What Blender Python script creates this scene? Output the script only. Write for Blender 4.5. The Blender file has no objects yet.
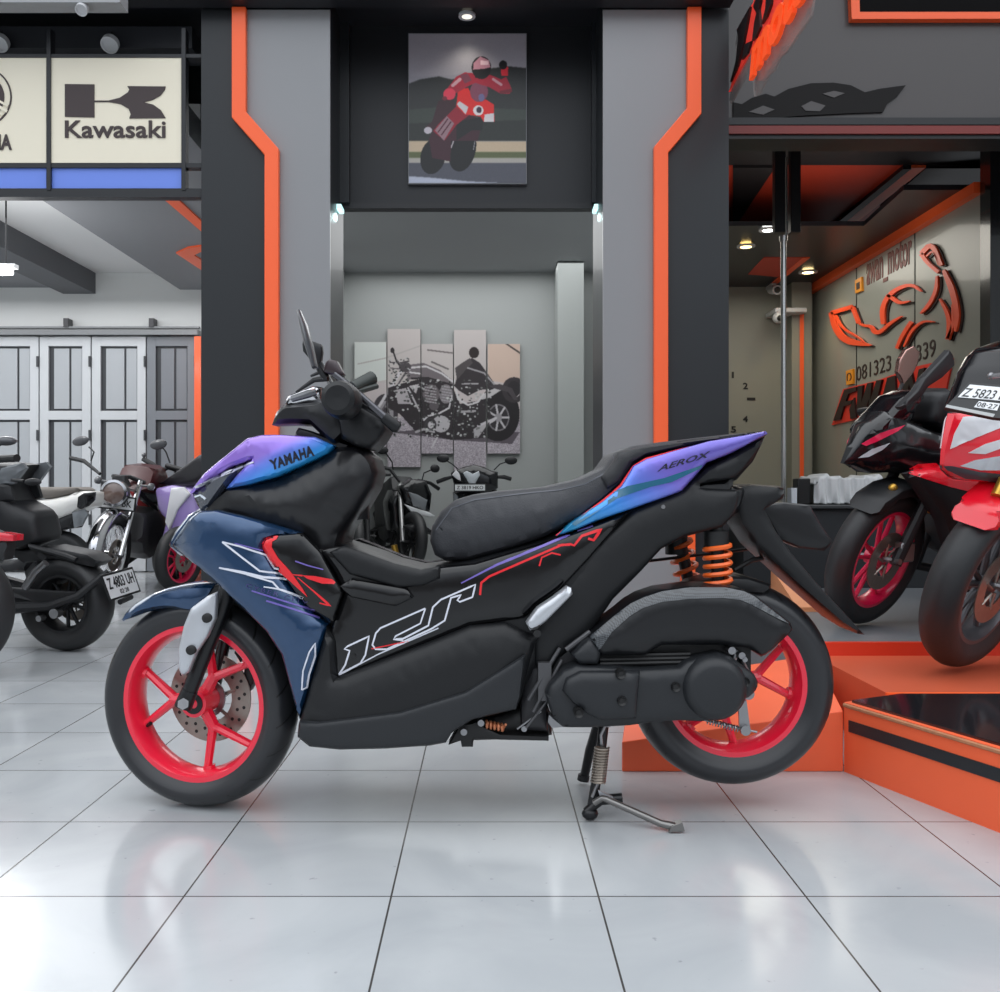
import bpy, bmesh, math, random
import numpy as np
from math import sin, cos, pi, sqrt, atan2, radians
from mathutils import Vector, Matrix
from mathutils.geometry import delaunay_2d_cdt
from mathutils.bvhtree import BVHTree
random.seed(7)
SC = bpy.context.scene
COL = SC.collection

# ------------------------------------------------------------------ measuring
F, CX, CY, CAMH = 929.0, 486.0, 488.0, 0.80
def P(px, py, Y):
    """photo pixel at distance Y -> real position"""
    return ((px-CX)*Y/F, Y, CAMH-(py-CY)*Y/F)
def PZ(px, py, Y):
    return ((px-CX)*Y/F, CAMH-(py-CY)*Y/F)

# ------------------------------------------------------------------ materials
def lin(c):
    c = c/255.0
    return c/12.92 if c <= 0.04045 else ((c+0.055)/1.055)**2.4
def L3(rgb): return (lin(rgb[0]), lin(rgb[1]), lin(rgb[2]))
MATS = {}
def mat(name, rgb, rough=0.5, metal=0.0, coat=0.0, spec=0.5, emit=0.0, noise=0.0, nscale=30, bump=0.0, trans=0.0, alpha=1.0, vary=0.0):
    if name in MATS: return MATS[name]
    m = bpy.data.materials.new(name); m.use_nodes = True
    nt = m.node_tree; b = nt.nodes['Principled BSDF']
    c = (*L3(rgb), 1)
    b.inputs['Base Color'].default_value = c
    b.inputs['Roughness'].default_value = rough
    b.inputs['Metallic'].default_value = metal
    b.inputs['Coat Weight'].default_value = coat
    b.inputs['Coat Roughness'].default_value = 0.06
    b.inputs['Specular IOR Level'].default_value = spec
    b.inputs['Transmission Weight'].default_value = trans
    b.inputs['Alpha'].default_value = alpha
    if emit:
        b.inputs['Emission Color'].default_value = c
        b.inputs['Emission Strength'].default_value = emit
    if vary or bump or noise:
        tc = nt.nodes.new('ShaderNodeTexCoord')
        n = nt.nodes.new('ShaderNodeTexNoise'); n.inputs['Scale'].default_value = nscale
        n.inputs['Detail'].default_value = 5
        nt.links.new(tc.outputs['Object'], n.inputs['Vector'])
        if vary:
            mx = nt.nodes.new('ShaderNodeMix'); mx.data_type = 'RGBA'; mx.blend_type = 'MIX'
            mx.inputs[6].default_value = (*[v*(1-vary) for v in c[:3]], 1)
            mx.inputs[7].default_value = (*[min(1, v*(1+vary)) for v in c[:3]], 1)
            nt.links.new(n.outputs['Fac'], mx.inputs[0]); nt.links.new(mx.outputs[2], b.inputs['Base Color'])
        if noise:
            mr = nt.nodes.new('ShaderNodeMapRange')
            mr.inputs['To Min'].default_value = max(0, rough-noise); mr.inputs['To Max'].default_value = min(1, rough+noise)
            nt.links.new(n.outputs['Fac'], mr.inputs['Value']); nt.links.new(mr.outputs['Result'], b.inputs['Roughness'])
        if bump:
            bp = nt.nodes.new('ShaderNodeBump'); bp.inputs['Strength'].default_value = bump; bp.inputs['Distance'].default_value = 0.002
            nt.links.new(n.outputs['Fac'], bp.inputs['Height']); nt.links.new(bp.outputs['Normal'], b.inputs['Normal'])
    MATS[name] = m
    return m
def ramp_mat(name, stops, axis_vec, lo, hi, rough=0.25, metal=0.5, coat=0.8):
    """paint whose colour changes along a direction of the panel"""
    m = bpy.data.materials.new(name); m.use_nodes = True
    nt = m.node_tree; b = nt.nodes['Principled BSDF']
    tc = nt.nodes.new('ShaderNodeTexCoord')
    dp = nt.nodes.new('ShaderNodeVectorMath'); dp.operation = 'DOT_PRODUCT'
    dp.inputs[1].default_value = axis_vec
    mr = nt.nodes.new('ShaderNodeMapRange'); mr.inputs['From Min'].default_value = lo; mr.inputs['From Max'].default_value = hi
    cr = nt.nodes.new('ShaderNodeValToRGB')
    el = cr.color_ramp.elements
    while len(el) < len(stops): el.new(0.5)
    for e, (p, c) in zip(el, stops): e.position = p; e.color = (*L3(c), 1)
    nt.links.new(tc.outputs['Object'], dp.inputs[0]); nt.links.new(dp.outputs['Value'], mr.inputs['Value'])
    nt.links.new(mr.outputs['Result'], cr.inputs['Fac']); nt.links.new(cr.outputs['Color'], b.inputs['Base Color'])
    b.inputs['Roughness'].default_value = rough; b.inputs['Metallic'].default_value = metal
    b.inputs['Coat Weight'].default_value = coat; b.inputs['Coat Roughness'].default_value = 0.05
    MATS[name] = m
    return m

# ------------------------------------------------------------------ tagging
def tag(o, label=None, cat=None, group=None, kind=None):
    if label: o['label'] = label
    if cat: o['category'] = cat
    if group: o['group'] = group
    if kind: o['kind'] = kind
    return o
def thing(name, label, cat, loc=(0, 0, 0), rz=0.0, group=None, tilt=0.0):
    o = bpy.data.objects.new(name, None); COL.objects.link(o)
    o.empty_display_size = 0.1
    o.matrix_world = Matrix.Translation(loc) @ Matrix.Rotation(rz, 4, 'Z') @ Matrix.Rotation(tilt, 4, 'X')
    o.location = loc
    o.rotation_euler = (Matrix.Rotation(rz, 3, 'Z') @ Matrix.Rotation(tilt, 3, 'X')).to_euler()
    return tag(o, label, cat, group)

# ------------------------------------------------------------------ mesh builder
class MB:
    def __init__(s): s.v = []; s.f = []
    def add(s, verts, faces, M=None):
        k = len(s.v)
        if M is not None: verts = [tuple(M @ Vector(v)) for v in verts]
        s.v += [tuple(v) for v in verts]; s.f += [tuple(i+k for i in f) for f in faces]
        return s
    def box(s, x0, x1, y0, y1, z0, z1, M=None):
        v = [(x, y, z) for x in (x0, x1) for y in (y0, y1) for z in (z0, z1)]
        return s.add(v, [(0, 1, 3, 2), (4, 6, 7, 5), (0, 4, 5, 1), (2, 3, 7, 6), (0, 2, 6, 4), (1, 5, 7, 3)], M)
    def tube(s, pts, r, n=10, caps=True, flat=1.0):
        pts = [Vector(p) for p in pts]
        rs = r if isinstance(r, (list, tuple)) else [r]*len(pts)
        T = []
        for i in range(len(pts)):
            a = pts[max(0, i-1)]; b = pts[min(len(pts)-1, i+1)]
            T.append((b-a).normalized() if (b-a).length > 1e-9 else Vector((0, 0, 1)))
        up = Vector((0, 1, 0)) if abs(T[0].y) < 0.9 else Vector((1, 0, 0))
        u = T[0].cross(up).normalized()
        vs = []
        for i, p in enumerate(pts):
            u = (u - T[i]*u.dot(T[i])).normalized(); w = T[i].cross(u)
            for k in range(n):
                a = 2*pi*k/n
                vs.append(p + u*cos(a)*rs[i] + w*sin(a)*rs[i]*flat)
        fs = []
        for i in range(len(pts)-1):
            for k in range(n):
                fs.append((i*n+k, i*n+(k+1) % n, (i+1)*n+(k+1) % n, (i+1)*n+k))
        if caps:
            fs.append(tuple(range(n-1, -1, -1))); fs.append(tuple(range((len(pts)-1)*n, len(pts)*n)))
        return s.add(vs, fs)
    def lathe(s, prof, n=48, M=None, closed=False):
        """prof: (r, y) pairs turned about the Y axis"""
        vs = [(r*cos(2*pi*k/n), y, r*sin(2*pi*k/n)) for (r, y) in prof for k in range(n)]
        m = len(prof); fs = []
        for i in range(m if closed else m-1):
            j = (i+1) % m
            for k in range(n):
                fs.append((i*n+k, i*n+(k+1) % n, j*n+(k+1) % n, j*n+k))
        return s.add(vs, fs, M)
    def disc(s, c, r, y0, y1, n=24, M=None):
        prof = [(0.0001, y0), (r, y0), (r, y1), (0.0001, y1)]
        T = Matrix.Translation(c) if M is None else M @ Matrix.Translation(c)
        return s.lathe(prof, n, T)
    def ball(s, c, r, n=12, sc=(1, 1, 1)):
        vs = []; fs = []
        m = n//2
        for i in range(m+1):
            t = pi*i/m
            for k in range(n):
                a = 2*pi*k/n
                vs.append((c[0]+r*sc[0]*sin(t)*cos(a), c[1]+r*sc[1]*sin(t)*sin(a), c[2]+r*sc[2]*cos(t)))
        for i in range(m):
            for k in range(n):
                fs.append((i*n+k, (i+1)*n+k, (i+1)*n+(k+1) % n, i*n+(k+1) % n))
        return s.add(vs, fs)
    def slab(s, poly, y0, y1):
        """prism: outline in (x,z), between y0 and y1"""
        n = len(poly)
        vs = [(x, y0, z) for x, z in poly]+[(x, y1, z) for x, z in poly]
        fs = [tuple(range(n)), tuple(range(2*n-1, n-1, -1))]
        fs += [(i, i+n, (i+1) % n+n, (i+1) % n) for i in range(n)]
        return s.add(vs, fs)
    def build(s, name, material, parent=None, origin=(0, 0, 0), angle=35, bevel=0.0, weld=True, M=None):
        me = bpy.data.meshes.new(name)
        o_ = Vector(origin)
        vs = [Vector(v)-o_ for v in s.v]
        if M is not None: vs = [M @ v for v in vs]
        me.from_pydata([tuple(v) for v in vs], [], s.f)
        bm = bmesh.new(); bm.from_mesh(me)
        if weld: bmesh.ops.remove_doubles(bm, verts=bm.verts, dist=1e-5)
        bmesh.ops.recalc_face_normals(bm, faces=bm.faces)
        bm.to_mesh(me); bm.free()
        if angle:
            for p in me.polygons: p.use_smooth = True
            me.set_sharp_from_angle(angle=radians(angle))
        if material: me.materials.append(material)
        o = bpy.data.objects.new(name, me); COL.objects.link(o)
        if parent is not None: o.parent = parent
        else: o.location = origin
        if bevel:
            md = o.modifiers.new('bevel', 'BEVEL'); md.width = bevel; md.segments = 2; md.limit_method = 'ANGLE'
            md.harden_normals = False
        return o

# ------------------------------------------------------------------ outlines
def chaikin(p, it=1, q=0.25):
    for _ in range(it):
        o = []
        for i in range(len(p)):
            a = p[i]; b = p[(i+1) % len(p)]
            o.append((a[0]*(1-q)+b[0]*q, a[1]*(1-q)+b[1]*q)); o.append((a[0]*q+b[0]*(1-q), a[1]*q+b[1]*(1-q)))
        p = o
    return p
def resample(p, step, closed=True):
    o = []
    n = len(p)
    for i in range(n if closed else n-1):
        a = p[i]; b = p[(i+1) % n]
        d = math.hypot(b[0]-a[0], b[1]-a[1]); k = max(1, int(round(d/step)))
        for j in range(k): o.append((a[0]+(b[0]-a[0])*j/k, a[1]+(b[1]-a[1])*j/k))
    if not closed: o.append(p[-1])
    return o
def seg_dist(P_, A, B):
    d = B-A; l = (d*d).sum(1); l[l == 0] = 1e-12
    t = np.clip(((P_[:, None, :]-A[None])*d[None]).sum(2)/l[None], 0, 1)
    c = A[None]+t[:, :, None]*d[None]
    return np.sqrt(((P_[:, None, :]-c)**2).sum(2)).min(1)
def inside(P_, A):
    x, y = P_[:, 0], P_[:, 1]; r = np.zeros(len(P_), bool)
    n = len(A)
    for i in range(n):
        x1, y1 = A[i]; x2, y2 = A[(i+1) % n]
        if y1 == y2: continue
        c = ((y1 > y) != (y2 > y)) & (x < (x2-x1)*(y-y1)/(y2-y1)+x1)
        r ^= c
    return r
def region(poly, step, r=None):
    """fill an outline with an even triangle mesh (rows of points follow the outline over the rounding r);
    returns points, triangles, distance to the outline"""
    b = resample(poly, step)
    A = np.array(b); B = np.roll(A, -1, 0)
    x0, y0 = A.min(0); x1, y1 = A.max(0)
    area2 = sum(p[0]*q[1]-q[0]*p[1] for p, q in zip(b, b[1:]+b[:1]))
    inner = []; last = step*0.5
    if r:
        last = 0
        for fr in (0.06, 0.22, 0.5, 0.9):
            d = r*fr
            if d < last+step*0.12: continue
            T = np.roll(A, -1, 0)-np.roll(A, 1, 0); T /= (np.linalg.norm(T, axis=1)[:, None]+1e-12)
            Nn = np.stack([-T[:, 1], T[:, 0]], 1)*(1 if area2 > 0 else -1)
            q = A+Nn*d
            q = q[inside(q, b)]
            if len(q):
                dd = seg_dist(q, A, B); q = q[dd > d*0.96]
                for p in q:
                    if not any((p[0]-o[0])**2+(p[1]-o[1])**2 < (step*0.45)**2 and abs(o[2]-d) < 1e-9 for o in inner): inner.append((p[0], p[1], d))
            last = d
            if fr > .3 and d > step*2.5: pass
    g = []
    j = 0; y = y0
    while y < y1:
        x = x0+(step/2 if j % 2 else 0)
        while x < x1: g.append((x, y)); x += step
        y += step*0.87; j += 1
    g = np.array(g) if g else np.zeros((0, 2))
    if len(g):
        g = g[inside(g, b)]
        if len(g): g = g[seg_dist(g, A, B) > last+step*0.5]
    pts = [Vector(p) for p in b]+[Vector(p[:2]) for p in inner]+[Vector(p) for p in g]
    nb = len(b)
    vs, es, fs, *_ = delaunay_2d_cdt(pts, [(i, (i+1) % nb) for i in range(nb)], [], 1, 1e-7)
    V = np.array([(v.x, v.y) for v in vs])
    D = seg_dist(V, A, B); D[D < 1e-6] = 0
    return V, [tuple(f) for f in fs], D
def each(name, m, parent, mbs, **k):
    return [mb.build(name, m, parent, **k) for mb in mbs if mb.f]
def prof(t):
    t = np.clip(t, 0, 1)
    return np.sqrt(np.clip(1-(1-t)**2, 0, 1))
def relax(h, fs, D, r, it=4):
    E = np.array([(f[i], f[(i+1) % len(f)]) for f in fs for i in range(len(f))])
    if not len(E): return h
    E = np.concatenate([E, E[:, ::-1]]); n = len(h); free = D > r*0.3
    for _ in range(it):
        sm_ = np.zeros(n); c = np.zeros(n)
        np.add.at(sm_, E[:, 0], h[E[:, 1]]); np.add.at(c, E[:, 0], 1)
        h = np.where(free & (c > 0), 0.5*h+0.5*sm_/np.maximum(c, 1), h)
    return h
def bedges(fs):
    cnt = {}
    for f in fs:
        for i in range(len(f)):
            a, b = f[i], f[(i+1) % len(f)]
            k = (min(a, b), max(a, b))
            if k in cnt: cnt[k] = None
            else: cnt[k] = (a, b)
    return [v for v in cnt.values() if v]
def shell(poly, yn, thick=0.03, bulge=0.02, r=0.04, step=0.015, yfun=None, sm=0, mirror_about=None, mb=None):
    """side panel: bulged outward (towards -Y), flat at the back"""
    mb = mb or MB()
    if sm: poly = chaikin(poly, sm)
    V, fs, D = region(poly, step, r)
    base = np.array([yfun(x, z) for x, z in V]) if yfun else np.zeros(len(V))
    yf = relax(yn+base+bulge*(1-prof(D/r)), fs, D, r); yb = yn+base+bulge+thick
    n = len(V)
    def put(sgn, c):
        f_ = [(x, c+sgn*(y-c), z) for (x, z), y in zip(V, yf)]; b_ = [(x, c+sgn*(y-c), z) for (x, z), y in zip(V, yb)]
        fa = list(fs)+[tuple(i+n for i in reversed(f)) for f in fs]+[(a, a+n, b+n, b) for a, b in bedges(fs)]
        mb.add(f_+b_, fa)
    if mirror_about is None: put(1, 0)
    else: put(-1, mirror_about)
    return mb
def pillow(poly, yc, hw, r=0.05, edge=0.25, step=0.015, wfun=None, sm=0, mb=None, power=1.0):
    """symmetrical body: outline in (x,z), half width hw, rounded over r, edge = share of width kept at the outline"""
    mb = mb or MB()
    if sm: poly = chaikin(poly, sm)
    V, fs, D = region(poly, step, r)
    w = np.array([wfun(x, z) for x, z in V]) if wfun else np.full(len(V), hw)
    h = relax(w*(edge+(1-edge)*prof(D/r)**power), fs, D, r, 6)
    n = len(V)
    f_ = [(x, yc-d, z) for (x, z), d in zip(V, h)]; b_ = [(x, yc+d, z) for (x, z), d in zip(V, h)]
    fa = list(fs)+[tuple(i+n for i in reversed(f)) for f in fs]+[(a, a+n, b+n, b) for a, b in bedges(fs)]
    mb.add(f_+b_, fa)
    return mb
def interp(tab):
    xs = [t[0] for t in tab]; ys = [t[1] for t in tab]
    return lambda x: float(np.interp(x, xs, ys))

# ------------------------------------------------------------------ writing
def text_mesh(body, bold=0.0, extrude=0.0, shear=0.0, spacing=1.0):
    """letters as flat triangles, x from 0 to 1, height in the same unit; returns verts, faces, width, height"""
    c = bpy.data.curves.new('lettering', 'FONT'); c.body = body; c.offset = bold; c.extrude = extrude
    c.shear = shear; c.space_character = spacing; c.resolution_u = 3; c.fill_mode = 'BOTH' if extrude else 'FRONT'
    o = bpy.data.objects.new('lettering', c); COL.objects.link(o)
    dg = bpy.context.evaluated_depsgraph_get()
    me = bpy.data.meshes.new_from_object(o.evaluated_get(dg))
    vs = [tuple(v.co) for v in me.vertices]; fs = [tuple(p.vertices) for p in me.polygons]
    bpy.data.objects.remove(o); bpy.data.curves.remove(c); bpy.data.meshes.remove(me)
    xs = [v[0] for v in vs]; ys = [v[1] for v in vs]
    x0, x1, y0, y1 = min(xs), max(xs), min(ys), max(ys)
    vs = [((v[0]-x0)/(x1-x0), (v[1]-y0)/(y1-y0), v[2]) for v in vs]
    return vs, fs
def text_on(mb, body, origin, ux, uz, un, w, h, depth=0.004, bold=0.0, shear=0.0, spacing=1.0):
    """letters standing on a plane: origin = lower left, ux / uz unit directions, un = outward normal"""
    vs, fs = text_mesh(body, bold, 0.05, shear, spacing)
    zs = [v[2] for v in vs]; z0, z1 = min(zs), max(zs)
    O, ux, uz, un = Vector(origin), Vector(ux), Vector(uz), Vector(un)
    out = [tuple(O+ux*v[0]*w+uz*v[1]*h+un*(depth*(v[2]-z0)/(z1-z0))) for v in vs]
    mb.add(out, fs)
    return mb

# ------------------------------------------------------------------ painted pictures
class Paint:
    def __init__(s, w, h, bg):
        s.w, s.h = w, h
        s.a = np.zeros((h, w, 3)); s.a[:] = np.array(bg, float)
        yy, xx = np.mgrid[0:h, 0:w]; s.P = np.stack([xx.ravel()+0.5, yy.ravel()+0.5], 1)
    def _put(s, m, c):
        a = s.a.reshape(-1, 3); a[m] = np.array(c, float)
    def poly(s, pts, c):
        s._put(inside(s.P, pts), c)
    def ell(s, x, y, rx, ry, c, rin=0.0, rot=0.0):
        dx = s.P[:, 0]-x; dy = s.P[:, 1]-y
        u = dx*cos(rot)+dy*sin(rot); v = -dx*sin(rot)+dy*cos(rot)
        d = np.sqrt((u/rx)**2+(v/ry)**2); s._put((d <= 1) & (d >= rin), c)
    def line(s, pts, t, c):
        A = np.array(pts[:-1], float); B = np.array(pts[1:], float)
        x0 = min(p[0] for p in pts)-t; x1 = max(p[0] for p in pts)+t; y0 = min(p[1] for p in pts)-t; y1 = max(p[1] for p in pts)+t
        idx = np.where((s.P[:, 0] > x0) & (s.P[:, 0] < x1) & (s.P[:, 1] > y0) & (s.P[:, 1] < y1))[0]
        if len(idx): s._put(idx[seg_dist(s.P[idx], A, B) <= t/2], c)
    def noise(s, y0, y1, amp, seed=1, x0=0, x1=None):
        r = np.random.RandomState(seed); x1 = x1 or s.w
        s.a[y0:y1, x0:x1] += (r.rand(y1-y0, x1-x0, 1)-0.5)*amp
    def blur(s, k=1):
        for _ in range(k):
            b = np.pad(s.a, ((1, 1), (1, 1), (0, 0)), 'edge')
            s.a = (b[1:-1, 1:-1]*2+b[:-2, 1:-1]+b[2:, 1:-1]+b[1:-1, :-2]+b[1:-1, 2:])/6
    def crop(s, x0, y0, x1, y1):
        q = Paint.__new__(Paint); q.a = s.a[y0:y1, x0:x1].copy(); q.h, q.w = q.a.shape[:2]; return q
def picture_mat(name, rough=0.5):
    if name in MATS: return MATS[name]
    m = bpy.data.materials.new(name); m.use_nodes = True; nt = m.node_tree; b = nt.nodes['Principled BSDF']
    at = nt.nodes.new('ShaderNodeVertexColor'); at.layer_name = 'print'
    nt.links.new(at.outputs['Color'], b.inputs['Base Color']); b.inputs['Roughness'].default_value = rough
    MATS[name] = m
    return m
def picture(name, paint, x0, x1, z0, z1, y, parent=None, material=None, origin=(0, 0, 0)):
    """a printed picture facing -Y"""
    w, h = paint.w, paint.h
    X, Z = np.meshgrid(np.linspace(x0, x1, w+1), np.linspace(z1, z0, h+1))
    V = np.stack([X.ravel()-origin[0], np.full(X.size, y-origin[1]), Z.ravel()-origin[2]], 1)
    i = np.arange(h*w); r = i//w; c = i % w; a = r*(w+1)+c
    Fc = np.stack([a, a+w+1, a+w+2, a+1], 1)
    me = bpy.data.meshes.new(name)
    me.vertices.add(len(V)); me.vertices.foreach_set('co', V.ravel())
    me.loops.add(Fc.size); me.loops.foreach_set('vertex_index', Fc.ravel().astype(np.int32))
    me.polygons.add(len(Fc)); me.polygons.foreach_set('loop_start', (np.arange(len(Fc))*4).astype(np.int32))
    me.update(calc_edges=True)
    at = me.color_attributes.new('print', 'FLOAT_COLOR', 'CORNER')
    col = np.clip(paint.a, 0, 255)/255.0
    col = np.where(col <= 0.04045, col/12.92, ((col+0.055)/1.055)**2.4).reshape(-1, 3)
    rgba = np.ones((len(Fc), 4, 4)); rgba[:, :, :3] = col[:, None, :]
    at.data.foreach_set('color', rgba.ravel().astype(np.float32))
    me.materials.append(material or picture_mat('printed_picture'))
    o = bpy.data.objects.new(name, me); COL.objects.link(o)
    if parent is not None: o.parent = parent
    return o
# ================================================================== ROOM
M_grey = mat('pillar_grey_panel', (136, 137, 139), 0.36, coat=0.15, vary=0.03, nscale=2)
M_char = mat('charcoal_panel', (34, 37, 40), 0.4, coat=0.05, spec=0.4, vary=0.05, nscale=2)
M_char2 = mat('header_charcoal', (24, 26, 30), 0.45, vary=0.05, nscale=3)
M_orange = mat('orange_trim', (255, 100, 46), 0.42, coat=0.1, vary=0.03, nscale=9)
M_wallg = mat('grey_wall_paint', (166, 169, 168), 0.7, vary=0.03, nscale=1.5)
M_wallw = mat('white_wall_paint', (214, 216, 215), 0.7, vary=0.02, nscale=1.5)
M_black = mat('black_steel', (24, 25, 28), 0.4)
M_ceil = mat('ceiling_grey', (158, 160, 162), 0.7, vary=0.03, nscale=1)
def struct(o): o['kind'] = 'structure'; return o

def floor_mat():
    m = bpy.data.materials.new('marble_floor_tile'); m.use_nodes = True; nt = m.node_tree; b = nt.nodes['Principled BSDF']
    N = nt.nodes.new; Lk = nt.links.new
    tc = N('ShaderNodeTexCoord'); mp = N('ShaderNodeMapping'); mp.inputs['Location'].default_value = (-0.2203, -1.008, 0)
    Lk(tc.outputs['Object'], mp.inputs['Vector'])
    br = N('ShaderNodeTexBrick'); br.offset = 0; br.squash = 1
    br.inputs['Scale'].default_value = 1; br.inputs['Brick Width'].default_value = 0.406; br.inputs['Row Height'].default_value = 0.406
    br.inputs['Mortar Size'].default_value = 0.0022; br.inputs['Mortar Smooth'].default_value = 0.3
    br.inputs['Color1'].default_value = (*L3((174, 177, 179)), 1); br.inputs['Color2'].default_value = (*L3((181, 184, 186)), 1)
    br.inputs['Mortar'].default_value = (*L3((74, 72, 70)), 1)
    Lk(mp.outputs['Vector'], br.inputs['Vector'])
    n1 = N('ShaderNodeTexNoise'); n1.inputs['Scale'].default_value = 2.2; n1.inputs['Detail'].default_value = 8; n1.inputs['Distortion'].default_value = 1.2
    Lk(tc.outputs['Object'], n1.inputs['Vector'])
    cr = N('ShaderNodeValToRGB'); cr.color_ramp.elements[0].position = 0.35; cr.color_ramp.elements[0].color = (0.80, 0.815, 0.83, 1)
    cr.color_ramp.elements[1].position = 0.62; cr.color_ramp.elements[1].color = (1, 1, 1, 1)
    Lk(n1.outputs['Fac'], cr.inputs['Fac'])
    mx = N('ShaderNodeMix'); mx.data_type = 'RGBA'; mx.blend_type = 'MULTIPLY'; mx.inputs[0].default_value = 0.7
    Lk(br.outputs['Color'], mx.inputs[6]); Lk(cr.outputs['Color'], mx.inputs[7])
    # small scuffs and specks
    n2 = N('ShaderNodeTexNoise'); n2.inputs['Scale'].default_value = 38; n2.inputs['Detail'].default_value = 3
    Lk(tc.outputs['Object'], n2.inputs['Vector'])
    c2 = N('ShaderNodeValToRGB'); c2.color_ramp.elements[0].position = 0.24; c2.color_ramp.elements[0].color = (0.72, 0.72, 0.72, 1)
    c2.color_ramp.elements[1].position = 0.30; c2.color_ramp.elements[1].color = (1, 1, 1, 1)
    Lk(n2.outputs['Fac'], c2.inputs['Fac'])
    m2 = N('ShaderNodeMix'); m2.data_type = 'RGBA'; m2.blend_type = 'MULTIPLY'; m2.inputs[0].default_value = 1
    Lk(mx.outputs[2], m2.inputs[6]); Lk(c2.outputs['Color'], m2.inputs[7])
    Lk(m2.outputs[2], b.inputs['Base Color'])
    mr = N('ShaderNodeMapRange'); mr.inputs['To Min'].default_value = 0.10; mr.inputs['To Max'].default_value = 0.22
    Lk(n1.outputs['Fac'], mr.inputs['Value']); Lk(mr.outputs['Result'], b.inputs['Roughness'])
    bp = N('ShaderNodeBump'); bp.inputs['Strength'].default_value = 0.3; bp.inputs['Distance'].default_value = 0.002; bp.invert = True
    Lk(br.outputs['Fac'], bp.inputs['Height']); Lk(bp.outputs['Normal'], b.inputs['Normal'])
    return m
struct(MB().box(-9, 8, -4, 12, -0.1, 0).build('floor', floor_mat(), angle=0))

# ---- walls, ceiling
struct(MB().box(-1.535, -1.50, 5.03, 5.8, 0, 3.12).build('wall_alcove_return_left', M_wallg, angle=0))
struct(MB().box(1.27, 1.31, 5.03, 6.0, 0, 3.12).box(1.27, 1.5, 5.96, 6.0, 0, 3.12).build('wall_alcove_return_right', M_wallg, angle=0))
struct(MB().box(-9, -1.52, 8.9, 9.05, 0, 4.2).build('wall_back_left', M_wallw, angle=0))
struct(MB().box(-9.1, -9, -4, 9, 0, 4.2).build('wall_left', M_wallw, angle=0))
struct(MB().box(-1.60, -1.52, 5.75, 10, 0, 3.12).build('wall_alcove_left', M_wallg, angle=0))
struct(MB().box(-1.52, 1.5, 10, 10.1, 0, 3.12).build('wall_alcove_back', M_wallg, angle=0))
struct(MB().box(1.36, 1.5, 5.95, 10, 0, 3.12).build('wall_alcove_right', M_wallg, angle=0))
struct(MB().box(0.735, 1.0, 9.5, 9.999, 0, 3.11).build('wall_alcove_column', mat('column_paint', (166, 170, 168), 0.6), angle=0))
M_olive = mat('back_wall_greyish_green', (138, 139, 130), 0.55, vary=0.03, nscale=2)
struct(MB().box(1.5, 3.3, 9.1, 9.2, 0, 3.12).build('wall_back_right', M_olive, angle=0))
M_signwall = mat('sign_wall_grey', (142, 145, 138), 0.35, coat=0.3, vary=0.04, nscale=2)
struct(MB().box(3.2, 3.3, 5.98, 9.1, 0, 2.77).build('wall_right', M_signwall, angle=0))
mb = MB()
for yy in (6.93, 8.02): mb.box(3.196, 3.2, yy-0.006, yy+0.006, 0, 2.7)
struct(mb.build('trim_1', M_black, angle=0))                        # dark joints between the wall sheets
struct(MB().box(3.14, 3.215, 5.98, 9.1, 2.70, 2.77).build('trim_2', M_orange, angle=0))
struct(MB().box(2.93, 3.12, 8.9, 9.1, 0, 2.77).build('wall_right_column', M_olive, angle=0))
struct(MB().box(3.005, 3.04, 8.885, 8.9, 0.3, 2.5).build('trim_3', M_orange, angle=0))
struct(MB().box(-1.52, 1.36, 5.4, 10, 3.12, 3.2).build('ceiling', M_ceil, angle=0))
# left bay: higher white ceiling, grey dropped beam, dark cross beams
struct(MB().box(-9, -1.60, 5.2, 8.9, 2.86, 2.95).build('ceiling_left_bay', mat('white_ceiling', (225, 226, 226), 0.7), angle=0))
struct(MB().box(-2.93, -1.60, 5.0, 8.9, 2.70, 2.86).build('ceiling_beam_grey', mat('soffit_grey', (128, 130, 134), 0.6), angle=0))
struct(MB().box(-4.05, -3.74, 5.2, 8.9, 2.66, 2.86).build('ceiling_beam_dark', mat('beam_dark_grey', (92, 94, 98), 0.6), angle=0))
struct(MB().box(-9, -4.05, 7.4, 8.9, 2.72, 2.86).build('ceiling_panel_left', mat('soffit_grey', (128, 130, 134)), angle=0))
# orange arrow lines on the underside of the grey dropped beam
def flat_poly(mb, pts, z, t=0.012):
    n = len(pts); v = [(x, y, z) for x, y in pts]+[(x, y, z-t) for x, y in pts]
    mb.add(v, [tuple(range(n)), tuple(range(2*n-1, n-1, -1))]+[(i, (i+1) % n, (i+1) % n+n, i+n) for i in range(n)])
def soff(px, py, z=2.70):
    Y = (z-CAMH)*F/(CY-py); return ((px-CX)*Y/F, Y)
mb = MB(); flat_poly(mb, [soff(162, 196), soff(176, 196), soff(206, 224), soff(206, 234)], 2.70)
struct(mb.build('trim_4', M_orange, angle=0))
mb = MB(); flat_poly(mb, [soff(176, 252), soff(188, 246.5), soff(206, 244), soff(206, 248), soff(194, 254), soff(206, 262), soff(206, 272)], 2.70)
struct(mb.build('trim_5', M_orange, angle=0))

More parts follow.
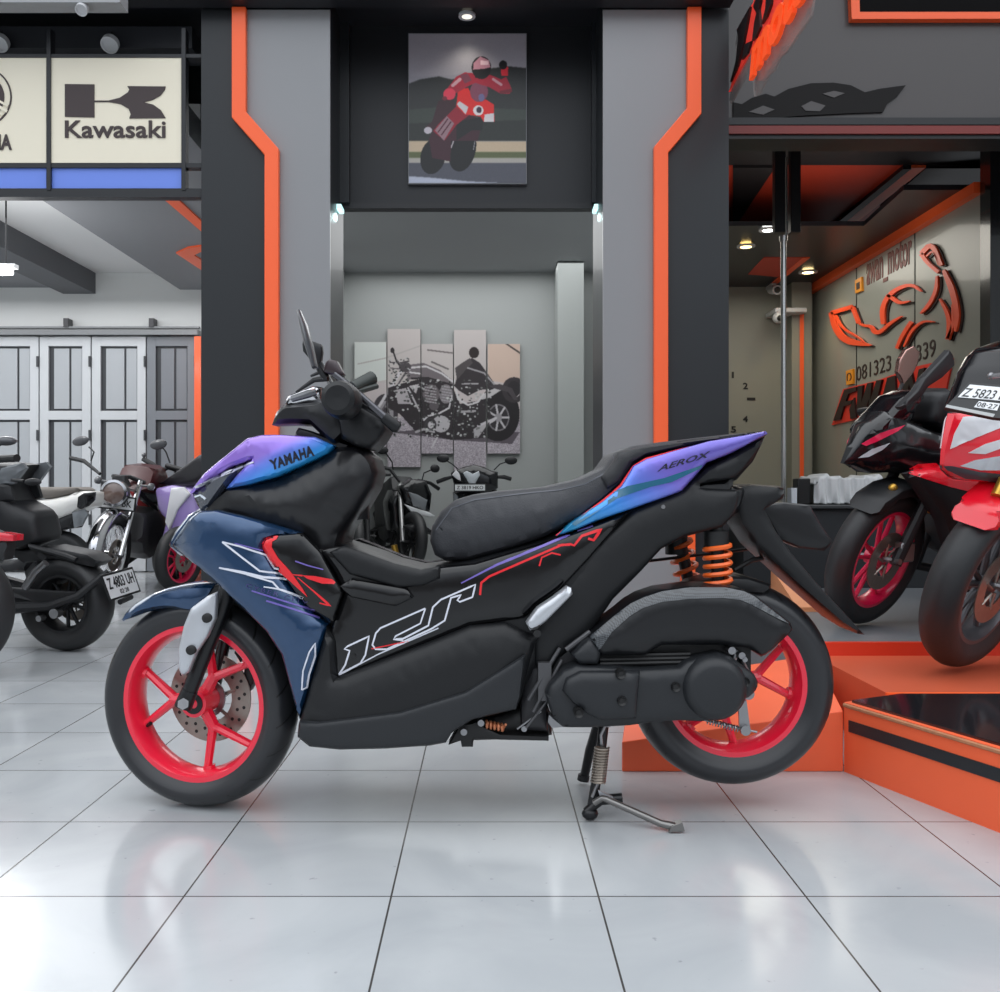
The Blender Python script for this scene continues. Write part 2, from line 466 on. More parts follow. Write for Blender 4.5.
# ---- pillars with the orange zigzag strip
def pillar(name, xg0, xg1, mirror):
    # charcoal box and the grey face panel, both full height; the border between them follows the zigzag
    pass
YF = 4.6
def pf(px, py): return PZ(px, py, YF)
for side in (0, 1):
    if side == 0:
        xo, xi = 201, 330
        zig = [(240.5, 10), (240.5, 117), (273, 154), (273, 478), (246, 514), (246, 655)]      # centre of the strip, px
    else:
        xo, xi = 729, 603
        zig = [(693, 10), (693, 113), (660, 152), (660, 478), (687, 514), (687, 655)]
    X0, X1 = sorted((pf(xo, 0)[0], pf(xi, 0)[0]))
    nm = 'left' if side == 0 else 'right'
    struct(MB().box(X0, X1, YF+0.02, 5.03, 0, 3.26).build('wall_pillar_'+nm, M_char, angle=0))
    # grey facing
    pts = [pf(xi, 10)]+[pf(*p) for p in zig]+[pf(xi, 655)]
    pts[0] = (pts[0][0], 3.168); pts[1] = (pts[1][0], 3.168); pts[-2] = (pts[-2][0], 0.0); pts[-1] = (pts[-1][0], 0.0)
    struct(MB().slab(pts, YF, YF+0.02).build('trim_pillar_face_'+nm, M_grey, angle=0))
    # charcoal facing
    pts2 = [pf(xo, 10)]+[pf(*p) for p in zig]+[pf(xo, 655)]
    pts2[0] = (pts2[0][0], 3.168); pts2[1] = (pts2[1][0], 3.168); pts2[-2] = (pts2[-2][0], 0.0); pts2[-1] = (pts2[-1][0], 0.0)
    struct(MB().slab(pts2, YF+0.004, YF+0.02).build('trim_pillar_side_'+nm, M_char, angle=0))
    # raised orange strip
    h = 7.0
    n_ = len(zig); sg = 3 if side == 0 else -3
    kk_ = [0, sg, sg, -sg, -sg, 0]
    a = [(p[0]-h, p[1]+k) for p, k in zip(zig, kk_)]
    b = [(p[0]+h, p[1]-k) for p, k in zip(zig, kk_)]
    mbs = MB()
    for i in range(n_-1):
        q = [pf(*a[i]), pf(*b[i]), pf(*b[i+1]), pf(*a[i+1])]
        if i == n_-2: q[2] = (q[2][0], 0); q[3] = (q[3][0], 0)
        mbs.slab(q, YF-0.035, YF)
    struct(mbs.build('trim_orange_strip_'+nm, M_orange, angle=0, bevel=0.004))
# inner side faces of the pillars are the darker reveal
# ---- beam over everything and the dark header with the poster
struct(MB().box(-9, pf(729, 0)[0], 4.5, 4.585, 3.17, 4.2).build('ceiling_front_beam', mat('fascia_dark', (26, 28, 33), 0.5), angle=0))
struct(MB().box(-9, pf(729, 0)[0], 4.585, 5.3, 3.26, 4.2).build('ceiling_entrance', mat('fascia_dark', (26, 28, 33), 0.5), angle=0))
XL, XR = pf(330, 0)[0], pf(603, 0)[0]
struct(MB().box(XL, XR, 4.95, 5.03, P(0, 205, 4.95)[2], 3.26).build('wall_header', M_char2, angle=0))
struct(MB().box(-1.38, 1.2, 5.03, 5.4, 3.12, 3.2).build('ceiling_header_back', M_ceil, angle=0))
struct(MB().box(XL, XR, 4.93, 5.0, P(0, 207, 4.95)[2]-0.012, P(0, 203.5, 4.95)[2]).build('trim_6', M_black, angle=0))
mb = MB().box(XL, XL+0.05, 4.9, 4.95, P(0, 205, 4.95)[2], 3.26).box(XR-0.02, XR, 4.9, 4.95, P(0, 205, 4.95)[2], 3.26)
struct(mb.build('trim_7', M_char, angle=0))

# ---- top left canopy: grey board and lamps
struct(MB().box(-9, P(120, 0, 4.4)[0], 4.4, 4.5, P(0, 13, 4.5)[2], 3.8).build('ceiling_canopy_board', M_ceil, angle=0))
# folding steel door of the left bay
YD = 8.84
M_dw = mat('door_white_enamel', (196, 199, 202), 0.4, vary=0.03, nscale=4)
M_di = mat('door_inset_grey', (168, 172, 176), 0.45, vary=0.04, nscale=4)
M_dd = mat('door_shadow_groove', (60, 62, 66), 0.5)
edges = [-20, 40, 92, 147, 197]
M_dm = mat('door_inset_dark', (120, 124, 130), 0.4, vary=0.05, nscale=4)
for i in range(4):
    xa, xb = P(edges[i], 0, YD)[0], P(edges[i+1], 0, YD)[0]
    zt = P(0, 337, YD)[2]
    fr = MB(); wdt = xb-xa
    b_ = 0.085
    g = 0.006
    fr.box(xa+g, xa+b_, YD-0.02, YD+0.03, 0.01, zt).box(xb-b_, xb-g, YD-0.02, YD+0.03, 0.01, zt)
    zs = [0.01, 0.13, P(0, 487, YD)[2]-0.04, P(0, 487, YD)[2]+0.04, P(0, 420, YD)[2], P(0, 411, YD)[2], zt-0.09, zt]
    fr.box(xa+b_, xb-b_, YD-0.02, YD+0.03, zs[0], zs[1]).box(xa+b_, xb-b_, YD-0.02, YD+0.03, zs[4], zs[5]).box(xa+b_, xb-b_, YD-0.02, YD+0.03, zs[6], zs[7])
    d = struct(fr.build('door_%d' % (i+1), M_dw if i < 3 else M_dm, angle=0, bevel=0.004))
    pn = MB().box(xa+b_, xb-b_, YD+0.01, YD+0.03, 0.1, zt-0.05)
    pn.build('door_sheet', M_dd, d, angle=0)
    ins = MB()
    for z0, z1 in ((zs[1], zs[4]), (zs[5], zs[6])):
        ins.box(xa+b_+0.05, xb-b_-0.13, YD-0.004, YD+0.01, z0+0.02, z1-0.02)
        ins.box(xb-b_-0.11, xb-b_-0.01, YD-0.004, YD+0.01, z0+0.02, z1-0.02)
    ins.build('door_inset', M_di if i < 3 else M_dm, d, angle=0, bevel=0.003)
    hg = MB()
    for z in (0.5, 1.3, 2.0): hg.tube([(xb-0.01, YD-0.03, z-0.05), (xb-0.01, YD-0.03, z+0.05)], 0.012, 8)
    hg.build('hinge', M_dd, d)
# door track
mb = MB().box(-9, P(200, 0, YD)[0], YD-0.08, YD+0.02, P(0, 336, YD)[2], P(0, 331, YD)[2]).box(-9, P(200, 0, YD)[0], YD-0.04, YD+0.02, P(0, 329, YD)[2], P(0, 327, YD)[2])
struct(mb.build('trim_8', mat('steel_track', (120, 122, 124), 0.4, metal=0.4), angle=0))
for k, px in enumerate((68, 153)):
    mb = MB().box(P(px-2.5, 0, YD)[0], P(px+2.5, 0, YD)[0], YD-0.05, YD+0.05, P(0, 328, YD)[2], P(0, 319, YD)[2])
    struct(mb.build('trim_%d' % (9+k), mat('bracket_steel', (70, 70, 72), 0.4, metal=0.6), angle=0, bevel=0.003))
struct(MB().box(P(195.5, 0, 8.7)[0], P(202, 0, 8.7)[0], 8.66, 8.74, 0, P(0, 337, 8.7)[2]).build('trim_11', M_orange, angle=0))

# ---- right hand fascia and the interior ceiling behind it
M_fas = mat('fascia_grey_gloss', (68, 64, 63), 0.34, coat=0.15, vary=0.05, nscale=2)
XP = pf(729, 0)[0]
YA = 4.92
struct(MB().box(XP-.1, 6, YA, YA+.12, P(0, 127, YA)[2], 4.2).build('wall_fascia_right', M_fas, angle=0))
struct(MB().box(XP-.1, 6, YA-.02, YA+.08, P(0, 135, YA)[2], P(0, 126, YA)[2]).build('trim_12', mat('dark_red_trim', (118, 36, 30), 0.4), angle=0))
struct(MB().box(XP-.1, 6, YA-.005, YA+.18, P(0, 139, YA)[2], P(0, 135, YA)[2]).build('trim_13', M_black, angle=0))
struct(MB().box(XP-.1, 6, YA-.02, YA, P(0, 127, YA)[2], P(0, 119, YA)[2]).build('trim_14', M_black, angle=0))
# black box bordered with orange on the fascia
YB = YA-.03
struct(MB().box(P(859, 0, YB)[0], 6, YB+.01, YA, P(0, 14, YB)[2], 4.2).build('wall_fascia_box', mat('fascia_box_black', (9, 8, 9), .6, spec=.08), angle=0))
mb = MB().slab([PZ(847, -60, YB), PZ(857, -60, YB), PZ(859, 13, YB), PZ(1150, 13, YB), PZ(1150, 19.5, YB), PZ(851, 20, YB)], YB-.012, YA)
struct(mb.build('trim_15', M_orange, angle=0))
M_redc = mat('red_ceiling_board', (190, 62, 40), 0.5, vary=0.05, nscale=2)
M_darkc = mat('dark_ceiling', (38, 34, 36), 0.5)
Zc = 3.1
struct(MB().box(1.5, 6, 5.0, 6.62, Zc, Zc+0.05).build('ceiling_right_dark', M_darkc, angle=0))
struct(MB().box(1.5, 6, 6.62, 9.1, Zc, Zc+0.05).build('ceiling_right_red', M_redc, angle=0))
def cl(px, py, z=Zc): return soff(px, py, z)
mb = MB(); flat_poly(mb, [cl(834, 228), cl(847, 228), cl(926, 165), cl(912, 165)], Zc, 0.02)
struct(mb.build('trim_16', M_orange, angle=0))
mb = MB(); flat_poly(mb, [cl(822, 232), cl(832, 230), cl(911, 165), cl(903, 165)], Zc, 0.03)
struct(mb.build('trim_17', M_black, angle=0))
mb = MB(); flat_poly(mb, [cl(926, 165), cl(1100, 165), cl(1100, 150), cl(1000, 205), cl(880, 205)], Zc, 0.025)
struct(mb.build('trim_18', M_darkc, angle=0))
mb = MB(); flat_poly(mb, [cl(733, 228), cl(733, 165), cl(775, 165)], Zc, 0.02)
struct(mb.build('trim_19', M_darkc, angle=0))
# floating dark soffit frame with its downlights
Zs = 2.77
def flat_struct(name, pts, z0, z1, m):
    mb = MB(); n = len(pts)
    v = [(x, y, z0) for x, y in pts]+[(x, y, z1) for x, y in pts]
    mb.add(v, [tuple(range(n)), tuple(range(2*n-1, n-1, -1))]+[(i, (i+1) % n, (i+1) % n+n, i+n) for i in range(n)])
    return struct(mb.build(name, m, angle=0))
flat_struct('ceiling_soffit', [(1.5, 6.98), (2.84, 6.98), (2.76, 6.14), (3.4, 6.14), (3.4, 9.1), (1.5, 9.1)], Zs, Zs+0.035, mat('soffit_dark', (36, 36, 40), 0.35))
mb = MB(); flat_poly(mb, [soff(764, 257, Zs), soff(806, 257, Zs), soff(782, 277, Zs), soff(748, 274, Zs)], Zs, 0.004)
struct(mb.build('trim_20', M_redc, angle=0))
mb = MB(); flat_poly(mb, [soff(803, 257, Zs), soff(810, 257, Zs), soff(776, 284, Zs), soff(770, 284, Zs)], Zs, 0.008)
struct(mb.build('trim_21', M_orange, angle=0))
# near end post at the right picture edge
struct(MB().box(P(986, 0, 5.9)[0], 6, 5.85, 5.97, 0, 3.1).build('wall_right_post', mat('black_gloss_post', (26, 28, 30), 0.2, coat=0.6), angle=0))
# closing walls outside the frame so the rooms are dim inside
struct(MB().box(6, 6.1, -1, 9.2, 0, 4.2).build('wall_far_right', M_wallg, angle=0))
struct(MB().box(-9, 6, 4.5, 10.1, 4.2, 4.3).build('ceiling_roof', M_char, angle=0))

# ---- stage on the right: front box, ramp, upper steps
M_or2 = mat('orange_painted_wood', (246, 104, 62), 0.45, vary=0.08, nscale=5, bump=0.2)
M_or3 = mat('orange_stage_deck', (206, 96, 66), 0.35, vary=0.10, nscale=4)
M_stg = mat('grey_stage_floor', (112, 115, 119), 0.45, vary=0.05, nscale=3)
# ramp
a0 = PZ(622, 772, 2.62)[0]; a1 = 1.007
rb = MB()
rx0b = 0.52
v = [(a0, 2.62, 0), (a1, 2.62, 0), (1.18, 3.34, 0), (rx0b, 3.34, 0), (a0, 2.62, 0.084), (a1, 2.62, 0.172), (1.18, 3.34, 0.2), (rx0b, 3.34, 0.10)]
rb.add(v, [(0, 1, 2, 3), (4, 7, 6, 5), (0, 4, 5, 1), (1, 5, 6, 2), (2, 6, 7, 3), (3, 7, 4, 0)])
ramp = rb.build('display_ramp', M_or2, origin=(0.75, 2.9, 0), angle=0, bevel=0.003)
tag(ramp, 'low orange wooden ramp on the floor behind the rear wheel', 'ramp')
# low box with the black top
pts = [(1.010, 2.62), (1.19+0.12, 1.85), (2.2, 1.85), (2.2, 2.71), (1.21, 2.71)]
bx = thing('display_platform', 'orange platform with black top and black side stripe at right foreground', 'platform', (1.5, 2.4, 0))
mb = MB(); n = 5
v = [(x, y, 0) for x, y in pts]+[(x, y, 0.196) for x, y in pts]
mb.add(v, [tuple(range(n)), tuple(range(2*n-1, n-1, -1))]+[(i, (i+1) % n, (i+1) % n+n, i+n) for i in range(n)])
mb.build('platform_body', M_or2, bx, origin=(1.5, 2.4, 0), angle=0)
mb = MB(); inn = [(1.03, 2.615), (1.325, 1.86), (2.2, 1.86), (2.2, 2.70), (1.21, 2.70)]
v = [(x, y, 0.196) for x, y in inn]+[(x, y, 0.203) for x, y in inn]
mb.add(v, [tuple(range(n)), tuple(range(2*n-1, n-1, -1))]+[(i, (i+1) % n, (i+1) % n+n, i+n) for i in range(n)])
mb.build('top_sheet', mat('black_gloss_sheet', (30, 30, 34), 0.12, coat=0.5), bx, origin=(1.5, 2.4, 0), angle=0)
d = Vector((1.31-1.010, 1.85-2.62, 0)).normalized(); nrm = Vector((d.y, -d.x, 0))
if nrm.x > 0: nrm = -nrm
def on_side(t, z, off): q = Vector((1.010, 2.62, 0))+d*t+nrm*off; return (q.x, q.y, z)
mb = MB()
v = [on_side(0.02, .118, .003), on_side(.84, .118, .003), on_side(.84, .150, .003), on_side(0.02, .150, .003), on_side(0.02, .118, -.01), on_side(.84, .118, -.01), on_side(.84, .150, -.01), on_side(0.02, .150, -.01)]
mb.add(v, [(0, 1, 2, 3), (7, 6, 5, 4), (0, 4, 5, 1), (1, 5, 6, 2), (2, 6, 7, 3), (3, 7, 4, 0)])
mb.build('side_stripe', mat('black_stripe_tape', (34, 38, 42), 0.35), bx, origin=(1.5, 2.4, 0), angle=0)
mb = MB().tube([(1.010, 2.62, 0.188), (1.31, 1.85, 0.188)], 0.006, 6)
mb.build('worn_edge', mat('chipped_wood', (176, 120, 86), 0.7, vary=0.3, nscale=40), bx, origin=(1.5, 2.4, 0))
# lower deck
struct(MB().slab([(0, 0)]*0 or [(1.18, 0), (4.4, 0), (4.4, 0.196), (1.18, 0.196)], 2.712, 3.36).build('floor_stage_low', M_or3, angle=0))
struct(MB().box(1.165, 4.4, 2.700, 2.712, 0.196, 0.204).build('trim_22', M_orange, angle=0))
struct(MB().box(1.205, 2.5, 3.37, 4.1, 0, 0.24).box(1.205, 6.0, 4.1, 6.2, 0, 0.24).build('floor_stage_high', M_stg, angle=0))
struct(MB().box(2.5, 4.4, 3.37, 4.1, 0, 0.196).build('floor_stage_side', M_or3, angle=0))
struct(MB().box(1.19, 2.5, 3.345, 3.372, 0.19, 0.243).build('trim_23', mat('red_orange_nosing', (222, 62, 34), 0.4), angle=0))
# ================================================================== WHEELS
M_tyre = None
def tyre_mat():
    m = bpy.data.materials.new('tyre_rubber'); m.use_nodes = True; nt = m.node_tree; b = nt.nodes['Principled BSDF']
    b.inputs['Base Color'].default_value = (*L3((30, 31, 33)), 1); b.inputs['Roughness'].default_value = 0.30
    N = nt.nodes.new; Lk = nt.links.new
    tc = N('ShaderNodeTexCoord'); sp = N('ShaderNodeSeparateXYZ'); Lk(tc.outputs['Object'], sp.inputs[0])
    def M(op, a, b_=None, c=None):
        n = N('ShaderNodeMath'); n.operation = op
        for i, v in enumerate((a, b_, c)):
            if v is None: continue
            if isinstance(v, (int, float)): n.inputs[i].default_value = v
            else: Lk(v, n.inputs[i])
        return n.outputs[0]
    ang = M('ARCTAN2', sp.outputs['Z'], sp.outputs['X'])
    ay = M('ABSOLUTE', sp.outputs['Y'])
    u = M('ADD', M('MULTIPLY', ang, 20/(2*pi)), M('MULTIPLY', ay, 11))
    fr = M('FRACT', u)
    line = M('LESS_THAN', fr, 0.07)
    r = M('SQRT', M('ADD', M('MULTIPLY', sp.outputs['X'], sp.outputs['X']), M('MULTIPLY', sp.outputs['Z'], sp.outputs['Z'])))
    tread = M('GREATER_THAN', r, 0.238)
    g = M('MULTIPLY', line, tread)
    mx = N('ShaderNodeMix'); mx.data_type = 'RGBA'
    mx.inputs[6].default_value = (*L3((38, 39, 42)), 1); mx.inputs[7].default_value = (*L3((3, 3, 3)), 1)
    Lk(g, mx.inputs[0]); Lk(mx.outputs[2], b.inputs['Base Color'])
    bp = N('ShaderNodeBump'); bp.inputs['Distance'].default_value = 0.003; bp.inputs['Strength'].default_value = 1; bp.invert = True
    Lk(g, bp.inputs['Height']); Lk(bp.outputs['Normal'], b.inputs['Normal'])
    return m
M_tyre = tyre_mat()
M_bktyre = mat('tyre_rubber_dull', (34, 35, 37), 0.5, bump=0.3, nscale=60)
def tyre_mb(R, r, hw):
    h = R-r
    half = [(r-0.004, hw*.70), (r+.10*h, hw*.80), (r+.30*h, hw*.97), (r+.5*h, hw*1.0), (r+.66*h, hw*.93), (r+.80*h, hw*.76), (r+.91*h, hw*.50), (r+.98*h, hw*.22), (R, 0)]
    p = half+[(a, -b) for a, b in half[:-1][::-1]]
    return MB().lathe(p, 72)
def rim_mb(r, hw, lip=0.016):
    o = r+0.002
    p = [(o, hw), (o-lip, hw), (o-lip-.004, hw*.86), (o-lip*1.6, hw*.5), (o-lip*1.9, 0), (o-lip*1.6, -hw*.5), (o-lip-.004, -hw*.86), (o-lip, -hw), (o, -hw)]
    return MB().lathe(p, 72)
def rotY(M_, a): return M_ @ Matrix.Rotation(a, 4, 'Y')
def wheel(parent, name, loc, R, r, hw, color_m, tyre_m, yaw=0, a0=0.0, style='y3', disc=None, tilt=0.0, hubr=0.035, lo=False):
    mb = rim_mb(r, hw*.72)
    rr = r-0.022
    def spoke(a, r0, r1, w0, w1, t, yo=0.0, a1=None):
        a1 = a if a1 is None else a1
        p0 = Vector((cos(a)*r0, yo, sin(a)*r0)); p1 = Vector((cos(a1)*r1, 0, sin(a1)*r1))
        mb.tube([p0, p0.lerp(p1, .5), p1], [w0, (w0+w1)/2, w1], 8, flat=t)
    if style == 'y3':
        for k in range(3):
            a = a0+k*2*pi/3
            spoke(a, hubr*.6, r*.42, .017, .015, 1.0)
            for s in (-1, 1): spoke(a+s*.05, r*.38, rr+.002, .0115, .0095, 1.2, a1=a+s*radians(24))
            mb.tube([(cos(a-.38)*(rr), 0, sin(a-.38)*rr), (cos(a-.38)*(rr-.012), 0, sin(a-.38)*(rr-.012))], .016, 8)
    elif style == 'v5':
        for k in range(5):
            a = a0+k*2*pi/5
            for s in (-1, 1): spoke(a+s*.25, hubr*.8, rr+.002, .010, .008, 1.2, a1=a+s*radians(13))
    elif style == 's6':
        for k in range(6): spoke(a0+k*pi/3, hubr*.8, rr, .014, .010, 1.3)
    elif style == 'wire':
        for k in range(36):
            a = a0+k*2*pi/36; s = 1 if k % 2 else -1
            spoke(a, hubr*.8, rr+.004, .0016, .0016, 1, yo=(.02 if k % 4 < 2 else -.02), a1=a+s*.45)
    mb.disc((0, 0, 0), hubr, -hw*.62, hw*.62, 24)
    w_ = mb.build(name, color_m, parent)
    w_.location = loc
    w_.rotation_euler = (Matrix.Rotation(yaw, 3, 'Z') @ Matrix.Rotation(tilt, 3, 'X')).to_euler()
    t = tyre_mb(R, r, hw).build('tyre', tyre_m, w_)
    if disc:
        dr, dy = disc
        d = MB().lathe([(dr*.54, dy-.002), (dr, dy-.002), (dr, dy+.002), (dr*.54, dy+.002), (dr*.54, dy-.002)], 48)
        for k in range(6):
            a = k*pi/3; d.tube([(cos(a)*.02, dy, sin(a)*.02), (cos(a+.3)*dr*.65, dy, sin(a+.3)*dr*.65)], .005, 6)
        d.build('brake_disc', MATS['disc_steel'], w_)
        if not lo:
            hb = MB()
            for k in range(18):
                a = k*2*pi/18
                for q, rr_ in ((0, .72), (.12, .86)):
                    hb.disc((cos(a+q)*dr*rr_, dy, sin(a+q)*dr*rr_), .0045, -.0026, .0026, 8)
            hb.build('disc_holes', MATS['near_black'], w_)
    return w_

# ================================================================== THE SCOOTER
M_nb = mat('near_black', (14, 14, 15), 0.5)
M_steel = mat('bare_steel', (150, 150, 152), 0.28, metal=0.9)
M_discs = mat('disc_steel', (150, 142, 134), 0.35, metal=0.8, vary=0.15, nscale=60)
M_matte = mat('black_textured_plastic', (22, 23, 25), 0.42, spec=0.35, bump=0.15, nscale=400)
M_matte2 = mat('charcoal_plastic_cover', (34, 36, 39), 0.42, spec=0.4, bump=0.1, nscale=400)
M_gloss = mat('black_gloss_paint', (9, 9, 11), 0.14, spec=0.4, coat=0.25)
M_satin = mat('black_satin_paint', (16, 17, 20), 0.34, spec=0.4, coat=0.1)
M_blue = mat('dark_blue_metallic', (20, 60, 98), 0.22, metal=0.55, coat=1.0, vary=0.04, nscale=400)
M_red = mat('red_rim_paint', (236, 26, 58), 0.30, coat=0.7)
M_seat = mat('seat_vinyl', (50, 51, 55), 0.50, bump=0.5, nscale=260)
M_silver = mat('silver_paint', (190, 193, 198), 0.3, metal=0.55, coat=0.4)
M_orspring = mat('orange_spring', (238, 104, 40), 0.35)
M_white_d = mat('white_decal', (214, 216, 226), 0.35)
M_red_d = mat('red_decal', (226, 36, 44), 0.3)
M_pur_d = mat('purple_decal', (112, 96, 176), 0.3)
M_blk_d = mat('black_decal', (20, 20, 40), 0.35)
Y0 = 2.352
XS = -0.05
S = thing('motor_scooter', 'large blue, purple and black scooter with red wheels parked side-on in the foreground', 'scooter', (XS, Y0, 0))
SO = (XS, Y0, 0)
def hp(pts, Y): return [PZ(x, y, Y) for x, y in pts]
BVHS = {}
def reg(o):
    dg = None
    me = o.data; V = [tuple(Vector(v.co)+Vector(SO)) for v in me.vertices]
    BVHS[o.name] = (V, [tuple(p.vertices) for p in me.polygons]); return o
def bvh(*objs):
    V = []; Fs = []
    for o in objs:
        v, f = BVHS[o.name]; k = len(V); V += v; Fs += [tuple(i+k for i in q) for q in f]
    return BVHTree.FromPolygons(V, Fs)
ORG = Vector((0, 0, CAMH))
def cast(tree, px, py, off=0.0015, default=2.15):
    d = Vector(((px-CX)/F, 1, -(py-CY)/F)).normalized()
    h = tree.ray_cast(ORG, d)
    if h[0] is None:
        q = Vector(P(px, py, default)); return q, Vector((0, -1, 0)), False
    n = h[1]
    if n.dot(d) > 0: n = -n
    return h[0]+n*off, n, True
def decal_poly(mb, pts, tree, step=3.0, off=0.0015, sm=0, thick=0.0012):
    if sm: pts = chaikin(pts, sm)
    V, fs, D = region(pts, step)
    q = [cast(tree, x, y, off) for x, y in V]
    ok = [c[2] for c in q]
    fs = [f for f in fs if all(ok[i] for i in f) and max((q[f[i]][0]-q[f[i-1]][0]).length for i in range(3)) < 0.06]
    n = len(q)
    # a film with real thickness, sitting on the panel
    mb.add([c[0] for c in q]+[c[0]-c[1]*(thick+off) for c in q], fs+[tuple(i+n for i in reversed(f)) for f in fs]+[(a, a+n, b+n, b) for a, b in bedges(fs)])
    return mb
def stroke_outline(pts, w):
    """polyline -> ribbon outline"""
    n = len(pts); L = []; R = []
    ws = w if isinstance(w, (list, tuple)) else [w]*n
    for i in range(n):
        a = pts[max(0, i-1)]; b = pts[min(n-1, i+1)]; p = pts[i]
        dx, dy = b[0]-a[0], b[1]-a[1]; l = math.hypot(dx, dy) or 1
        nx, ny = -dy/l, dx/l
        L.append((p[0]+nx*ws[i]/2, p[1]+ny*ws[i]/2)); R.append((p[0]-nx*ws[i]/2, p[1]-ny*ws[i]/2))
    return L, R
def decal_line(mb, pts, w, tree, off=0.0018, step=4.0, closed=False):
    if closed: pts = list(pts)+[pts[0]]
    pts2 = resample(pts, step, closed=False)
    ws = w
    if isinstance(w, (list, tuple)):
        ws = list(np.interp(np.linspace(0, 1, len(pts2)), np.linspace(0, 1, len(w)), w))
    L, R = stroke_outline(pts2, ws)
    a = [cast(tree, *p, off) for p in L]; b = [cast(tree, *p, off) for p in R]
    n = len(pts2); vs = [c[0] for c in a]+[c[0] for c in b]+[c[0]-c[1]*.003 for c in a]+[c[0]-c[1]*.003 for c in b]
    fs = []
    for i in range(n-1):
        if a[i][2] and b[i][2] and a[i+1][2] and b[i+1][2] and (a[i][0]-a[i+1][0]).length < .06:
            fs += [(i, i+1, n+i+1, n+i), (2*n+i, 3*n+i, 3*n+i+1, 2*n+i+1), (i, 2*n+i, 2*n+i+1, i+1), (n+i, n+i+1, 3*n+i+1, 3*n+i)]
    mb.add(vs, fs); return mb
def decal_text(mb, body, a, b, h, tree, bold=0.02, shear=0.0, off=0.002, spacing=1.0):
    """lettering from px point a (lower left) to b (lower right), height h px"""
    vs, fs = text_mesh(body, bold, 0, shear, spacing)
    ux = (b[0]-a[0], b[1]-a[1]); l = math.hypot(*ux); uy = (ux[1]/l*h, -ux[0]/l*h)
    out = [cast(tree, a[0]+ux[0]*v[0]+uy[0]*v[1], a[1]+ux[1]*v[0]+uy[1]*v[1], off)[0] for v in vs]
    mb.add(out, fs); return mb
def sb(mb, name, m, parent=S, **k):
    return mb.build(name, m, parent, origin=SO if parent is S else SO, **k)

# ---- wheels
def sloc(x, y, z): return (x-XS, y-Y0, z)
FWX, FWZ = (201-CX)/395.0, 0.262
wf = wheel(S, 'front_wheel', sloc(FWX, Y0, FWZ), 0.262, 0.197, 0.057, M_red, M_tyre, yaw=radians(-14), a0=radians(180), disc=(0.115, 0.045))
MB().lathe([(.036, .030), (.050, .030), (.050, .034), (.036, .034), (.036, .030)], 40).build('sensor_ring', M_steel, wf)
MB().lathe([(.012, -.0375), (.026, -.0375), (.026, -.034), (.012, -.034), (.012, -.0375)], 28).build('hub_seal', M_nb, wf)
vs_ = MB().tube([(cos(radians(205))*.176, -.0, sin(radians(205))*.176), (cos(radians(205))*.15, -.012, sin(radians(205))*.15)], .005, 8).build('valve', M_nb, wf)
RWX, RWZ = (732-CX)/395.0, CAMH-(681-CY)/395.0
wr = wheel(S, 'rear_wheel', sloc(RWX-.005, Y0, RWZ), 0.257, 0.181, 0.068, M_red, M_tyre, a0=radians(10), disc=None, hubr=.05)

# ---- fork, guard, caliper, front fender
yn = Y0-.085
mb = MB().tube([P(231, 560, Y0-.07), P(226, 598, Y0-.085), P(186, 700, Y0-.10)], [.020, .021, .019], 14)
mb.tube([P(190, 690, Y0-.10), P(183, 707, Y0-.10)], [.02, .022], 14)
fk = sb(mb, 'fork', M_satin)
mb = MB().tube([P(228, 560, Y0+.03), P(232, 606, Y0+.03), P(214, 690, Y0+.055)], [.018, .018, .016], 12)
sb(mb, 'fork', M_satin)
mb = MB()
mb.tube([P(183, 704, Y0-.135), P(186, 702, Y0+.06)], .009, 12)
mb.tube([P(183, 704, Y0-.135), P(183, 704, Y0-.120)], .014, 6)
sb(mb, 'axle', M_steel)
mb = MB().tube([P(226, 596, Y0-.06), P(226, 577, Y0-.06)], .016, 12)
sb(mb, 'fork_bolt', M_steel)
guard = [(219, 591), (217, 618), (209, 636), (198, 652), (190, 672), (183, 675), (180, 668), (180, 648), (185, 625), (192, 608), (208, 596)]
gd = sb(shell(hp(guard, Y0-.125), Y0-.145, .012, .012, .02, .008), 'fork_guard', M_silver)
for c in ((207, 618), (191, 650)):
    q = P(c[0], c[1], Y0-.147); sb(MB().lathe([(.0001, -.006), (.007, -.006), (.0115, -.004), (.0115, .012)], 16, Matrix.Translation(q)), 'guard_bolt', M_nb, gd)
# brake caliper behind the spokes
cal = [(238, 640), (256, 650), (262, 672), (252, 690), (243, 684), (246, 668), (236, 652)]
sb(pillow(hp(cal, Y0+.05), Y0+.05, .03, .015, .5, .01), 'brake_caliper', M_nb)
# fender: arched blade over the wheel
fen = [(117, 624), (124, 612), (138, 601), (160, 590), (190, 583), (214, 582), (222, 584), (214, 598), (206, 611), (191, 613), (173, 608), (150, 611), (132, 618)]
fm = pillow(hp(fen, Y0-.03), Y0, .078, .05, .35, .010, sm=1, wfun=lambda x, z: float(np.interp(x, [-.92, -.84, -.70], [.028, .064, .08])))
fender = sb(fm, 'front_fender', M_blue); reg(fender)
mb = pillow(hp([(195, 590), (250, 575), (285, 610), (296, 650), (299, 690), (292, 690), (283, 650), (262, 618), (236, 600), (200, 604)], Y0), Y0, .062, .03, .7, .012)
sb(mb, 'inner_fender', M_nb)

